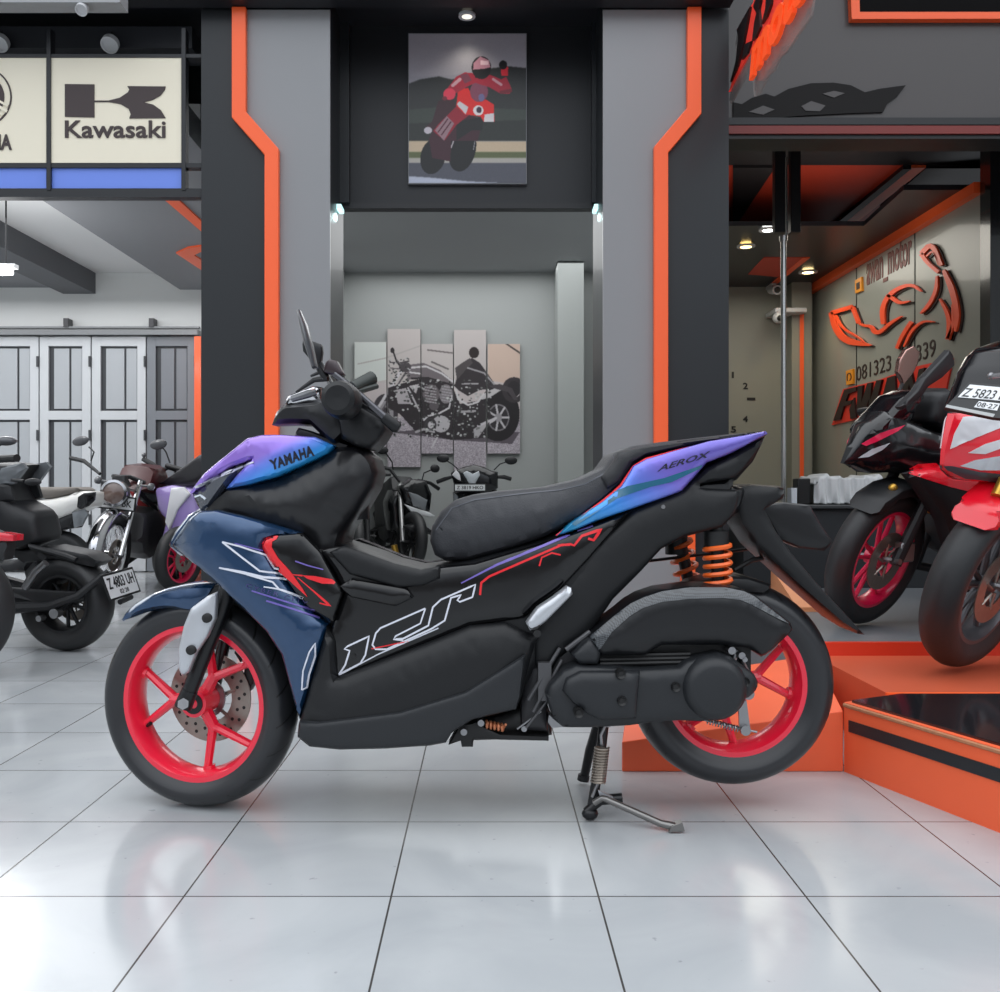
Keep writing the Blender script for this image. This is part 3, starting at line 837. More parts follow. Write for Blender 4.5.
# ---- leg shield (blue), both sides
wsh = interp([(-.82, .135), (-.70, .03), (-.60, .0), (-.4, .0)])    # extra depth towards the nose: narrower
def yshield(x, z): return wsh(x)
NS = Y0-.185
shield = [(167, 546), (176, 533), (187, 519), (199, 511), (216, 510), (243, 516), (272, 524), (302, 533), (296, 536), (278, 537), (266, 540), (263, 546), (270, 556), (280, 572), (292, 588), (309, 608), (327, 624), (325, 634), (317, 661), (305, 700), (299, 720), (293, 700), (289, 684), (281, 655), (266, 632), (243, 609), (222, 589), (199, 568), (181, 556)]
def yd(p):                                                            # real distance at a photo point of the shield
    x = (p[0]-CX)*NS/F
    return NS+wsh(x)
shp = [PZ(x, y, yd((x, y))+.02) for x, y in shield]
shm = shell(shp, NS, .02, .028, .035, .011, yfun=yshield)
shl = sb(shm, 'leg_shield', M_blue); reg(shl)
sb(shell(shp, NS, .02, .028, .035, .02, yfun=yshield, mirror_about=Y0), 'leg_shield', M_blue)
# black air intake set into the shield
intake = [(263, 545), (266, 539), (280, 535), (302, 533), (320, 552), (335, 578), (343, 592), (333, 621), (309, 608), (288, 582), (278, 569)]
im = shell([PZ(x, y, Y0-.175) for x, y in intake], Y0-.19, .03, .012, .03, .010)
itk = sb(im, 'side_intake', M_gloss); reg(itk)
sb(shell([PZ(x, y, Y0-.175) for x, y in intake], Y0-.19, .03, .012, .03, .02, mirror_about=Y0), 'side_intake', M_gloss)
# ---- front cowl: black body and the purple-blue top
cow = [(197, 512), (206, 500), (226, 486), (251, 483), (281, 476), (314, 461), (340, 446), (362, 447), (374, 458), (378, 472), (374, 488), (360, 512), (345, 533), (340, 552), (320, 560), (302, 540), (262, 530), (235, 520), (210, 518)]
wc = interp([(-.75, .06), (-.62, .14), (-.45, .17), (-.27, .15)])
cwl = sb(pillow([PZ(x, y, Y0-.10) for x, y in cow], Y0, .17, .06, .55, .013, wfun=lambda x, z: wc(x)), 'front_cowl', mat('cowl_satin_black', (15, 15, 18), .36, spec=.45, coat=.12)); reg(cwl)
topc = [(186, 492), (203, 475), (221, 461), (251, 439), (266, 436), (287, 436), (319, 438), (336, 446), (330, 454), (314, 462), (281, 477), (251, 485), (228, 489), (240, 475), (257, 459), (236, 466), (210, 479), (188, 494)]
M_shift = ramp_mat('purple_blue_shift_paint', [(0.0, (150, 112, 206)), (0.42, (150, 118, 220)), (0.58, (104, 130, 232)), (0.78, (48, 146, 232)), (1.0, (36, 160, 214))], (0.5, 0.0, -1.0), -1.175, -1.035, metal=0.3)
wt = interp([(-.76, .03), (-.68, .10), (-.5, .155), (-.36, .14)])
tpc = sb(pillow([PZ(x, y, Y0-.10) for x, y in topc], Y0, .15, .04, .86, .010, wfun=lambda x, z: wt(x)+.022), 'cowl_top_panel', M_shift); reg(tpc)
# headlight glass with led strips
hl = [(188, 493), (210, 480), (236, 467), (256, 460), (240, 477), (228, 490), (212, 508), (200, 513), (194, 505)]
hlm = pillow([PZ(x, y, Y0-.08) for x, y in hl], Y0, .13, .05, .6, .009, wfun=lambda x, z: float(np.interp(x, [-.76, -.62], [.05, .158])))
hlo = sb(hlm, 'headlight', mat('headlight_glass_dark', (58, 62, 72), 0.06, coat=1.0)); reg(hlo)
t_ = bvh(hlo)
mb = MB(); decal_line(mb, [(188, 494), (191, 502), (199, 512)], [2.5, 3], t_, .003, 2)
decal_line(mb, [(238, 482), (226, 494), (212, 507)], [2, 5, 3], t_, .003, 2)
decal_line(mb, [(192, 498), (201, 495), (206, 499)], [1.5, 1.5], t_, .003, 2)
sb(mb, 'led_strip', mat('led_lens_white', (225, 232, 240), 0.2), hlo)
mb = MB(); decal_line(mb, [(190, 490), (215, 478), (254, 462)], [1.6, 2.6, 1.2], bvh(tpc, hlo), .002, 3)
sb(mb, 'cowl_edge_line', M_white_d, tpc)
# nose piece under the headlight
nose = [(168, 545), (176, 530), (188, 515), (200, 508), (214, 512), (205, 530), (190, 552), (180, 556)]
sb(pillow([PZ(x, y, Y0-.03) for x, y in nose], Y0, .06, .04, .4, .01), 'nose_piece', M_blue)
# cowl inner faces, dash
dash = [(296, 437), (300, 428), (312, 431), (336, 440), (362, 448), (340, 450), (318, 441)]
sb(pillow([PZ(x, y, Y0-.05) for x, y in dash], Y0, .11, .02, .6, .01), 'dashboard_cover', M_satin)

# ---- stem, handlebar cover, grips, levers, mirrors
mb = MB().tube([P(332, 430, Y0), P(348, 470, Y0), P(352, 520, Y0)], [.045, .05, .045], 16)
sb(mb, 'steering_stem', M_satin)
hb = [(272, 425), (277, 412), (285, 405), (318, 403), (332, 398), (352, 410), (350, 436), (338, 447), (324, 436), (312, 425), (293, 424)]
sb(pillow([PZ(x, y, Y0-.05) for x, y in hb], Y0-.02, .11, .05, .5, .010, wfun=lambda x, z: float(np.interp(x, [-.56, -.38], [.05, .12]))), 'handlebar_cover', M_satin)
ch = [(283, 403), (286, 395), (296, 391), (312, 385), (320, 386), (320, 404), (300, 406)]
sb(pillow([PZ(x, y, Y0-.08) for x, y in ch], Y0-.03, .05, .02, .5, .008), 'chrome_trim', mat('chrome_bright', (205, 205, 208), 0.12, metal=1.0))
mb = MB().tube([P(292, 399, Y0-.09), P(308, 394, Y0-.10), P(316, 392, Y0-.10)], [.008, .010, .008], 8)
sb(mb, 'turn_lamp', mat('lamp_grey', (90, 92, 96), 0.2, coat=.8))
q = P(338, 398, Y0-.28)
mb = MB().lathe([(.0001, -.006), (.028, -.008), (.038, .0), (.043, .03), (.043, .09), (.03, .16)], 28, Matrix.Translation(q))
sb(mb, 'switch_housing', M_matte)
mb = MB().lathe([(.0001, -.14), (.015, -.14), (.018, -.13), (.018, 0)], 20, Matrix.Translation(q))
mb.v = [tuple(Vector(v)) for v in mb.v]
mb2 = MB().tube([(q[0]+.00, q[1]+.02, q[2]), (q[0]+.05, q[1]-.05, q[2]-.035), (q[0]+.105, q[1]-.1, q[2]-.09)], [.017, .018, .018], 16)
# dash box on the rider side
bxp = [(338, 414), (352, 404), (366, 402), (382, 416), (387, 430), (380, 441), (371, 450), (357, 447), (342, 439)]
sb(pillow([PZ(x, y, Y0-.10) for x, y in bxp], Y0-.03, .11, .03, .7, .010), 'display_housing', M_matte)
mb = MB().tube([P(334, 374, Y0-.17), P(352, 388, Y0-.17), P(388, 420, Y0-.17)], [.0075, .0075, .009], 10)
sb(mb, 'handlebar', mat('dark_chrome_bar', (92, 92, 96), 0.25, metal=.8))
mb = MB().tube([P(384, 417, Y0-.17), P(396, 427, Y0-.17), P(399, 429, Y0-.17)], [.013, .0155, .011], 14)
sb(mb, 'grip', M_matte)
mb = MB().tube([P(352, 388, Y0+.2), P(372, 378, Y0+.26)], [.018, .02], 12).tube([P(356, 392, Y0+.2), P(377, 386, Y0+.25)], [.009, .008], 8)
sb(mb, 'grip', mat('grip_dark', (44, 50, 47), .5))
mb = MB().tube([P(357, 402, Y0-.15), P(376, 414, Y0-.16), P(392, 424, Y0-.15)], [.006, .005, .006], 8)
sb(mb, 'brake_lever', M_satin)
res = [(324, 373), (327, 363), (331, 360), (338, 362), (345, 375), (340, 377)]
sb(pillow([PZ(x, y, Y0-.15) for x, y in res], Y0-.15, .025, .015, .7, .007), 'brake_reservoir', mat('reservoir_dark', (58, 46, 50), .3))
# near mirror: seen edge-on
mb = MB().tube([P(325, 378, Y0-.16), P(317, 366, Y0-.17), P(310, 345, Y0-.17)], [.007, .006, .006], 8)
sb(mb, 'mirror_arm', M_satin)
mir = MB()
pts = [P(299, 311, Y0-.2), P(304, 326, Y0-.2), P(309, 345, Y0-.2), P(315, 368, Y0-.2)]
mir.tube(pts, [.004, .008, .0085, .006], 12, flat=4.5)
sb(mir, 'mirror', mat('mirror_back_grey', (70, 71, 75), .3, coat=.4))
m2 = [(303, 345), (304, 341), (311, 341), (322, 345), (323, 352), (321, 366), (316, 368), (309, 358), (304, 352)]
m2m = pillow([PZ(x, y, Y0+.28) for x, y in m2], Y0+.28, .02, .02, .6, .008)
sb(m2m, 'mirror', M_satin)
mb = MB().tube([P(320, 362, Y0+.28), P(326, 374, Y0+.22), P(335, 392, Y0+.1)], [.007, .007, .009], 8)
sb(mb, 'mirror_arm', M_satin)
mb = MB().tube([P(311, 376, Y0-.13), P(320, 372, Y0-.14), P(328, 376, Y0-.14)], [.003, .005, .006], 8).tube([P(296, 392, Y0-.12), P(314, 380, Y0-.13), P(328, 378, Y0-.14)], [.003, .006, .008], 8)
sb(mb, 'clutch_lever', M_satin)

# ---- main body
core = [(300, 724), (318, 662), (330, 622), (340, 590), (320, 552), (340, 543), (380, 556), (396, 563), (421, 569), (438, 567), (470, 560), (545, 538), (600, 515), (650, 495), (700, 480), (734, 478), (726, 505), (684, 532), (655, 548), (632, 575), (600, 612), (560, 655), (528, 690), (516, 706), (472, 716), (450, 730), (430, 742), (340, 746), (310, 743)]
sb(pillow([PZ(x, y, Y0-.09) for x, y in core], Y0, .15, .06, .6, .016), 'body_core', M_matte)
low = [(299, 724), (306, 700), (318, 660), (327, 626), (336, 640), (338, 676), (430, 641), (470, 625), (505, 622), (526, 632), (538, 636), (530, 660), (522, 694), (516, 709), (473, 719), (452, 732), (446, 742), (430, 745), (385, 748), (340, 749), (310, 746), (298, 736)]
lowm = shell([PZ(x, y, Y0-.155) for x, y in low], Y0-.195, .08, .035, .06, .012)
low_o = sb(lowm, 'floor_side_cover', M_matte); reg(low_o)
sb(shell([PZ(x, y, Y0-.155) for x, y in low], Y0-.195, .08, .035, .06, .024, mirror_about=Y0), 'floor_side_cover', M_matte)
keel = [(300, 722), (320, 722), (400, 712), (465, 692), (525, 655), (520, 697), (516, 709), (473, 719), (452, 732), (446, 742), (430, 745), (385, 748), (340, 749), (310, 746), (298, 736)]
sb(shell([PZ(x, y, Y0-.198) for x, y in keel], Y0-.207, .05, .009, .012, .010), 'lower_cover', M_matte2)
gl = [(318, 549), (345, 545), (395, 565), (421, 571), (440, 568), (475, 564), (545, 543), (600, 523), (628, 512), (612, 532), (588, 560), (560, 590), (540, 604), (524, 618), (470, 626), (430, 642), (345, 678), (334, 680), (327, 640), (333, 622), (344, 592), (334, 572)]
glm = shell([PZ(x, y, Y0-.15) for x, y in gl], Y0-.165, .05, .014, .03, .012)
gl_o = sb(glm, 'side_panel', M_gloss); reg(gl_o)
sb(shell([PZ(x, y, Y0-.15) for x, y in gl], Y0-.165, .05, .014, .03, .024, mirror_about=Y0), 'side_panel', M_gloss)
# raised matte covers over the gloss panel
rt = [(338, 586), (352, 578), (408, 588), (414, 597), (396, 606), (352, 597)]
sb(shell(hp(rt, Y0-.165), Y0-.185, .02, .012, .02, .010), 'foot_rail', M_gloss)
rt = [(330, 552), (345, 545), (395, 563), (421, 569), (440, 566), (440, 578), (424, 585), (400, 588), (350, 574)]
sb(shell(hp(rt, Y0-.16), Y0-.18, .05, .014, .02, .010), 'tunnel_cover', M_matte)
arm = [(528, 634), (533, 618), (552, 600), (577, 566), (600, 538), (634, 510), (660, 499), (682, 490), (706, 468), (730, 456), (764, 437), (752, 460), (736, 478), (700, 484), (700, 488), (740, 490), (735, 514), (722, 527), (684, 537), (661, 549), (641, 571), (613, 599), (588, 636), (560, 658), (544, 684), (534, 664)]
arm_o = sb(shell(hp(arm, Y0-.135), Y0-.155, .06, .020, .04, .012), 'tail_side_cover', M_matte); reg(arm_o)
sb(shell(hp(arm, Y0-.135), Y0-.155, .06, .020, .04, .024, mirror_about=Y0), 'tail_side_cover', M_matte)
fin = [(700, 481), (730, 458), (764, 437), (752, 460), (736, 478)]
sb(pillow(hp([(640, 500), (700, 470), (766, 434), (752, 462), (736, 480), (728, 484), (745, 488), (738, 512), (700, 530), (660, 540)], Y0-.07), Y0, .12, .05, .6, .014), 'tail_core', M_satin)
hump = [(535, 617), (541, 607), (572, 562), (600, 540), (628, 527), (640, 530), (600, 575), (560, 622), (540, 640), (530, 632)]
# ---- tail panel (purple to blue)
tail = [(556, 536), (570, 523), (603, 501), (621, 486), (633, 466), (646, 459), (680, 449), (709, 441), (740, 436), (765, 431), (767, 434), (745, 446), (729, 454), (706, 463), (693, 478), (681, 491), (671, 495), (631, 509), (596, 521), (575, 530)]
M_shift2 = ramp_mat('blue_purple_tail_paint', [(0.0, (22, 132, 178)), (0.35, (52, 140, 226)), (0.58, (96, 124, 222)), (0.78, (118, 104, 204)), (1.0, (104, 92, 186))], (0.8, 0.0, 0.9), 0.83, 1.22, metal=0.4)
tl_o = sb(shell(hp(tail, Y0-.15), Y0-.168, .03, .014, .018, .009), 'tail_panel', M_shift2); reg(tl_o)
sb(shell(hp(tail, Y0-.15), Y0-.168, .03, .014, .018, .02, mirror_about=Y0), 'tail_panel', M_shift2)
mb = MB(); tt = bvh(tl_o, arm_o)
decal_poly(mb, [(612, 493), (628, 486), (664, 478), (705, 464), (703, 467), (672, 482), (650, 487), (618, 498), (575, 526), (572, 524)], tt, 3, .0015)
sb(mb, 'tail_graphic', mat('teal_decal', (20, 92, 120), .25, coat=.6), tl_o)
mb = MB().tube([P(x, y, Y0-.150) for x, y in ((556, 535.5), (580, 518), (603, 501), (613, 493), (621, 485.5), (628, 475), (634, 466.5), (646, 459), (680, 449.5), (712, 441.5))], [.0015, .003, .0035, .0038, .0038, .0038, .0038, .003, .002, .001], 8)
sb(mb, 'red_edge_line', M_red_d, tl_o)
mb = MB(); decal_text(mb, 'AEROX', (657, 472), (712, 456), 5.5, bvh(tl_o), bold=.015, shear=.5)
sb(mb, 'tail_lettering', M_blk_d, tl_o, angle=0)
# ---- seat
seat = [(429, 541), (431, 527), (440, 512), (455, 500), (472, 495), (500, 491), (545, 487), (580, 479), (602, 469), (614, 453), (632, 446), (660, 442), (700, 437), (735, 433), (764, 431), (735, 438), (709, 442), (680, 449), (646, 459), (634, 466), (621, 486), (603, 502), (580, 519), (545, 537), (505, 551), (470, 561), (445, 562), (434, 556)]
wseat = interp([(-.15, .10), (.1, .145), (.35, .15), (.7, .07)])
seat_o = sb(pillow(hp(seat, Y0-.10), Y0, .14, .055, .62, .011, wfun=lambda x, z: wseat(x)), 'seat', M_seat); reg(seat_o)
mb = MB(); ts = bvh(seat_o)
decal_line(mb, [(436, 530), (452, 508), (474, 500), (520, 494), (560, 490), (585, 484), (604, 474), (615, 461), (611, 453)], .9, ts, .001, 4)
sb(mb, 'seam', mat('seam_grey', (84, 86, 92), .6), seat_o)
mb = pillow(hp([(600, 478), (612, 462), (617, 452), (640, 447), (700, 439), (762, 431), (740, 437), (700, 443), (645, 455), (630, 464), (618, 482), (606, 490)], Y0-.12), Y0, .158, .02, .8, .010)
sb(mb, 'pillion_seat', mat('pillion_vinyl', (36, 37, 40), .55, bump=.4, nscale=260))

# ---- graphics
def z3(p): return (320+.252*p[0], 500+.252*p[1])
def z2(p): return (150+.1613*p[0], 440+.1613*p[1])
def zi(p): return (230+.121*p[0], 500+.121*p[1])
tb = bvh(gl_o, low_o, arm_o)
strokes = []
A_ = [(75, 692), (100, 655), (118, 598), (97, 590), (110, 580), (195, 540), (180, 615), (160, 648), (75, 692)]
strokes.append(decal_line(MB(), [z3(p) for p in A_], 1.7, tb))
strokes.append(decal_line(MB(), [z3(p) for p in [(418, 430), (240, 508), (222, 528), (208, 575), (222, 592), (265, 592), (440, 512), (495, 478), (520, 388), (560, 376), (545, 398), (555, 404), (605, 385), (617, 335), (480, 395), (448, 425), (430, 498), (330, 550), (300, 552)]], 1.7, tb))
strokes.append(decal_line(MB(), [z3(p) for p in [(418, 430), (398, 490), (300, 540), (292, 553), (330, 556)]], 1.5, tb))
strokes.append(decal_line(MB(), [z3(p) for p in [(80, 692), (230, 612), (470, 508)]], 1.1, tb))
for mb in strokes: sb(mb, 'side_lettering', M_white_d, gl_o, angle=0)
strokes = []
def z4(p): return (520+.252*p[0], 400+.252*p[1])
strokes.append(decal_line(MB(), [z3((635, 377)), z3((640, 328)), z3((672, 303)), z3((960, 178)), z3((992, 178))], 2.2, tb))
strokes.append(decal_line(MB(), [z3((870, 262)), z3((880, 228)), z3((920, 210)), z3((955, 218))], 1.6, tb))
strokes.append(decal_line(MB(), [z4((150, 578)), z4((200, 572)), z4((215, 577)), z4((245, 540)), z4((322, 513)), z4((292, 556)), z4((270, 550))], [2.2, 2.2, 2.6, 3, 2.5], tb))
strokes.append(decal_line(MB(), [z3((350, 560)), z3((205, 590))], 1.0, tb))
for mb in strokes: sb(mb, 'side_lettering', M_red_d, gl_o, angle=0)
mb = MB()
decal_line(mb, [z3((560, 330)), z3((700, 258)), z3((990, 140)), z4((150, 540)), z4((290, 500))], [1.2, 2.6, 2.0, 1.4], tb)
sb(mb, 'purple_line', M_pur_d, gl_o, angle=0)
strokes = []
tg = bvh(shl, itk)
strokes.append(decal_line(MB(), [z2(p) for p in [(450, 632), (560, 660), (720, 715), (770, 795), (800, 800)]], [1.5, 1.8, 1.8, 1.4], tg))
strokes.append(decal_line(MB(), [z2(p) for p in [(450, 632), (560, 720), (680, 812), (830, 832)]], [1.8, 1.8, 1.8], tg))
strokes.append(decal_line(MB(), [z2(p) for p in [(430, 792), (560, 818), (700, 850), (850, 862)]], [1.4, 3.0, 2.4, 1.6], tg))
strokes.append(decal_line(MB(), [z2(p) for p in [(600, 835), (760, 880), (800, 925), (950, 980)]], [1.0, 1.6, 2.0, 2.0], tg))
strokes.append(decal_line(MB(), [z2(p) for p in [(705, 910), (760, 918), (800, 925)]], [1.2, 1.4, 1.6], tg))
def zw(p): return (90+.252*p[0], 560+.252*p[1])
strokes.append(decal_line(MB(), [zw(p) for p in [(840, 515), (845, 440), (870, 365), (893, 330), (893, 380), (868, 455), (860, 505)]], 1.4, tg, closed=True))
for mb in strokes: sb(mb, 'shield_graphic', M_white_d, shl, angle=0)
strokes = []
strokes.append(decal_line(MB(), [zi(p) for p in [(180, 750), (400, 820), (700, 915)]], [1.2, 1.6, 1.6], tg))
strokes.append(decal_line(MB(), [zi(p) for p in [(300, 832), (520, 900), (740, 975)]], [1.6, 1.8, 1.2], tg))
strokes.append(decal_line(MB(), [zi(p) for p in [(40, 358), (160, 390), (270, 420)]], [.8, 1.2, 1.0], tg))
for mb in strokes: sb(mb, 'shield_graphic', M_pur_d, shl, angle=0)
mb = MB()
decal_text(mb, 'CYBER CITY', zi((130, 720)), zi((640, 870)), 4, tg, bold=.0, spacing=1.3)
sb(mb, 'shield_lettering', mat('dim_purple_decal', (60, 56, 110), .4), shl, angle=0)
strokes = []
ti = bvh(itk, shl)
strokes.append(decal_poly(MB(), [zi(p) for p in [(400, 300), (300, 312), (262, 360), (275, 410), (330, 500), (420, 600), (520, 690), (640, 800), (600, 730), (500, 590), (400, 480), (345, 390), (350, 345), (385, 325)]], ti, 1.5, .002))
strokes.append(decal_poly(MB(), [zi(p) for p in [(600, 622), (700, 628), (840, 655), (870, 680), (860, 695), (760, 690), (640, 650)]], ti, 1.5, .002))
strokes.append(decal_line(MB(), [zi(p) for p in [(560, 640), (700, 760), (830, 875), (740, 850)]], [.8, 1.2, 2.4, 1], ti))
strokes.append(decal_line(MB(), [zi(p) for p in [(510, 615), (600, 625)]], [.6, 1.6], ti))
for mb in strokes: sb(mb, 'intake_graphic', M_red_d, itk, angle=0)
mb = MB(); decal_line(mb, [zi(p) for p in [(540, 505), (640, 540), (770, 575)]], [1.2, 1.3, 1], ti)
sb(mb, 'intake_graphic', M_pur_d, itk, angle=0)
mb = MB(); decal_text(mb, 'YAMAHA', (273, 470), (314.5, 455), 10.5, bvh(tpc, cwl), bold=.05, shear=.15, off=.003, spacing=1.12)
sb(mb, 'cowl_lettering', mat('dark_blue_decal', (10, 18, 40), .35), tpc, angle=0)
# screws on the side panel
for c, m_ in (((354, 573), M_steel), ((354, 656), M_nb), ((663, 507), M_steel)):
    q, n_, ok = cast(tb, c[0], c[1], .001); sb(MB().disc(tuple(q), .005, -.003, .003, 12), 'panel_screw', m_)

# ---- passenger foot peg
peg = [(526, 623), (531, 616), (537, 608), (552, 598), (567, 586.5), (571, 588), (572.5, 594), (560, 607), (546, 621), (538, 627), (530, 630.5)]
sb(shell(hp(peg, Y0-.2), Y0-.215, .03, .012, .014, .007), 'foot_peg', M_silver)
mb = MB().tube([P(534, 624, Y0-.12), P(534, 624, Y0-.21)], .014, 10).disc(P(537, 633, Y0-.2), .009, -.01, .02, 12)
sb(mb, 'peg_bracket', M_nb)

# ---- engine block, variator cover, air box
case = [(545, 693), (549, 684), (563, 669), (575, 664), (599, 665), (640, 668), (678, 666), (686, 660), (698, 656), (718, 652), (730, 656), (744, 666), (754, 674), (758, 682), (756, 690), (748, 697), (736, 701), (728, 711), (718, 718), (700, 721), (678, 720), (650, 722), (629, 725), (590, 727), (563, 727), (552, 718)]
case_o = sb(shell(hp(case, Y0-.19), Y0-.215, .12, .026, .022, .010), 'drive_cover', M_matte2)
mb = shell(hp([(562, 690), (566, 678), (580, 671), (640, 671), (636, 718), (600, 720), (585, 712), (572, 702)], Y0-.215), Y0-.235, .03, .02, .02, .010)
sb(mb, 'cover_boss', M_matte2, case_o)
q = P(715, 688, Y0-.215)
mb = MB().lathe([(.0001, -.022), (.052, -.024), (.062, -.020), (.074, -.002), (.076, .02)], 40, Matrix.Translation(q))
sb(mb, 'cover_boss', M_matte2, case_o)
for c in ((621, 674), (622, 701), (676, 687), (745, 682), (579, 713)):
    q = P(c[0], c[1], Y0-.238 if c[0] < 650 else Y0-.218); sb(MB().lathe([(.0001, 0), (.006, 0), (.0105, -.004), (.0115, .0), (.0115, .02)], 16, Matrix.Translation(q)), 'cover_screw', M_nb, case_o)
blk = [(520, 700), (528, 662), (545, 640), (580, 625), (600, 640), (600, 668), (563, 680), (548, 700), (548, 732), (520, 730)]
sb(pillow(hp(blk, Y0-.12), Y0, .14, .02, .8, .012), 'engine_block', mat('engine_dark', (42, 42, 45), .45, bump=.6, nscale=50))
mb = MB()
for a, b, r_ in (((528, 700), (560, 648), .005), ((533, 712), (562, 660), .004), ((526, 728), (548, 700), .003), ((566, 650), (590, 632), .007)):
    mb.tube([P(*a, Y0-.17), P(*b, Y0-.16)], r_, 10)
mb.box(P(538, 0, Y0-.16)[0], P(551, 0, Y0-.16)[0], Y0-.17, Y0-.12, P(0, 700, Y0-.16)[2], P(0, 662, Y0-.16)[2])
sb(mb, 'engine_bracket', mat('engine_grey', (86, 86, 88), .4, metal=.5))
ab = [(589, 636), (603, 624), (619, 612), (630, 603), (642, 596), (660, 590), (690, 586), (725, 586), (745, 590), (755, 595), (791, 623), (793, 630), (771, 651), (762, 657), (748, 648), (720, 645), (662, 645), (645, 655), (620, 656), (599, 656)]
ab_o = sb(shell(hp(ab, Y0-.185), Y0-.21, .10, .030, .032, .010), 'air_box', M_satin); reg(ab_o)
# carbon look band on top of the air box
mcf = bpy.data.materials.new('carbon_weave'); mcf.use_nodes = True
nt = mcf.node_tree; b = nt.nodes['Principled BSDF']; tc = nt.nodes.new('ShaderNodeTexCoord'); mp = nt.nodes.new('ShaderNodeMapping')
mp.inputs['Rotation'].default_value = (0, radians(45), 0); ck = nt.nodes.new('ShaderNodeTexChecker'); ck.inputs['Scale'].default_value = 300
ck.inputs['Color1'].default_value = (*L3((40, 42, 45)), 1); ck.inputs['Color2'].default_value = (*L3((74, 78, 82)), 1)
nt.links.new(tc.outputs['Object'], mp.inputs[0]); nt.links.new(mp.outputs[0], ck.inputs[0]); nt.links.new(ck.outputs[0], b.inputs['Base Color'])
b.inputs['Roughness'].default_value = .3; b.inputs['Coat Weight'].default_value = .5
mb = MB(); ta = bvh(ab_o)
decal_poly(mb, [(591, 636), (619, 613), (631, 604), (644, 598), (662, 592), (690, 588), (725, 588), (744, 592), (754, 597), (789, 624), (778, 619), (752, 605), (740, 600), (722, 598), (690, 599), (662, 602), (643, 608), (630, 616), (612, 632), (601, 648), (596, 652), (592, 646)], ta, 3, .002)
sb(mb, 'carbon_trim', mcf, ab_o)
mb = MB()
for dy in (0, 4, 8): mb.tube([P(600, 656+dy, Y0-.17), P(690, 654+dy, Y0-.17)], .006, 8)
mb.box(P(600, 0, Y0-.1)[0], P(745, 0, Y0-.1)[0], Y0-.15, Y0-.09, P(0, 672, Y0-.12)[2], P(0, 640, Y0-.12)[2])
sb(mb, 'cooling_ribs', M_nb)
ins = [(571, 655), (583, 642), (590, 638), (601, 652), (598, 664), (580, 664)]
sb(shell(hp(ins, Y0-.19), Y0-.21, .06, .02, .02, .008), 'intake_duct', M_matte2)
# rear axle, brake arm, rod and spring
mb = MB().tube([P(733, 664, Y0-.16), P(737, 650, Y0-.16)], .006, 8).disc(P(731, 650, Y0-.18), .009, -.01, .02, 14).disc(P(741, 655, Y0-.18), .008, -.01, .02, 14).disc(P(744, 659, Y0-.18), .006, -.01, .02, 14)
mb.tube([P(742, 660, Y0-.16), P(748, 672, Y0-.15)], .005, 8)
sb(mb, 'brake_linkage', M_steel)
mb = MB().slab(hp([(738, 702), (746, 700), (750, 730), (743, 734), (739, 730)], Y0-.15), Y0-.155, Y0-.147).disc(P(745, 730, Y0-.16), .012, -.008, .012, 14)
mb.tube([P(757, 732, Y0-.15), P(733, 727, Y0-.15), P(700, 719, Y0-.14), P(680, 718, Y0-.14)], .0028, 8)
sb(mb, 'brake_arm', M_steel)
def coil(a, b, r, wire, turns, n=14):
    a, b = Vector(a), Vector(b); d = (b-a).normalized(); u = d.cross(Vector((0, 1, 0))).normalized(); w_ = d.cross(u)
    pts = [a+(b-a)*(i/(turns*n))+u*cos(2*pi*i/n)*r+w_*sin(2*pi*i/n)*r for i in range(turns*n+1)]
    return MB().tube(pts, wire, 6)
sb(coil(P(738, 729, Y0-.15), P(708, 721, Y0-.145), .0065, .0018, 11), 'brake_spring', M_steel)
mb = MB().tube([(RWX, Y0-.15, RWZ), (RWX, Y0+.12, RWZ)], .014, 14)
sb(mb, 'rear_axle', M_steel)
arm2 = [(700, 684), (735, 672), (748, 684), (735, 694), (700, 694), (560, 700), (560, 670)]
sb(pillow([PZ(x, y, Y0+.12) for x, y in arm2], Y0+.12, .02, .01, .8, .012), 'swing_arm', M_satin)
mb = MB().tube([P(600, 700, Y0+.16), P(660, 700, Y0+.17), P(770, 650, Y0+.17)], [.03, .05, .05], 18)
# ---- shocks with orange springs
for (a, b, yy) in (((716, 515), (718, 588), Y0-.10), ((676, 520), (690, 590), Y0+.13)):
    mb = MB().tube([P(*a, yy), P(*b, yy)], .016, 14).tube([P(a[0], a[1]+16, yy), P(a[0]+.5, a[1]+34, yy)], .030, 16)
    so = sb(mb, 'shock_absorber', M_nb)
    y0_ = a[1]+30 if yy < Y0 else a[1]+10
    sb(coil(P(a[0]+1, y0_, yy), P(*b, yy), .031, .0062, 5), 'coil_spring', M_orspring, so)
# rear mudguard hugging the wheel
hug = [(632, 640), (642, 618), (660, 598), (690, 582), (730, 576), (770, 584), (800, 600), (815, 618), (790, 620), (760, 610), (700, 604), (668, 618), (650, 640)]
sb(pillow(hp([(640, 655), (642, 625), (660, 600), (690, 580), (716, 573), (740, 574), (765, 582), (760, 592), (720, 590), (690, 596), (664, 614), (652, 650)], Y0), Y0, .085, .03, .6, .012), 'wheel_hugger', M_matte)
mud = [(729, 486), (750, 484), (778, 486), (783, 489), (782, 498), (763, 509), (775, 532), (790, 553), (822, 590), (863, 634), (856, 633), (838, 622), (790, 580), (768, 560), (752, 545), (738, 524), (732, 505)]
mud_o = sb(pillow(hp(mud, Y0-.05), Y0, .085, .02, .7, .012), 'rear_mudguard', M_matte)
mud2 = [(760, 505), (785, 502), (811, 505), (822, 525), (834, 542), (826, 551), (800, 548), (780, 540)]
sb(pillow(hp(mud2, Y0+.06), Y0+.09, .03, .02, .7, .012), 'plate_bracket', M_satin)
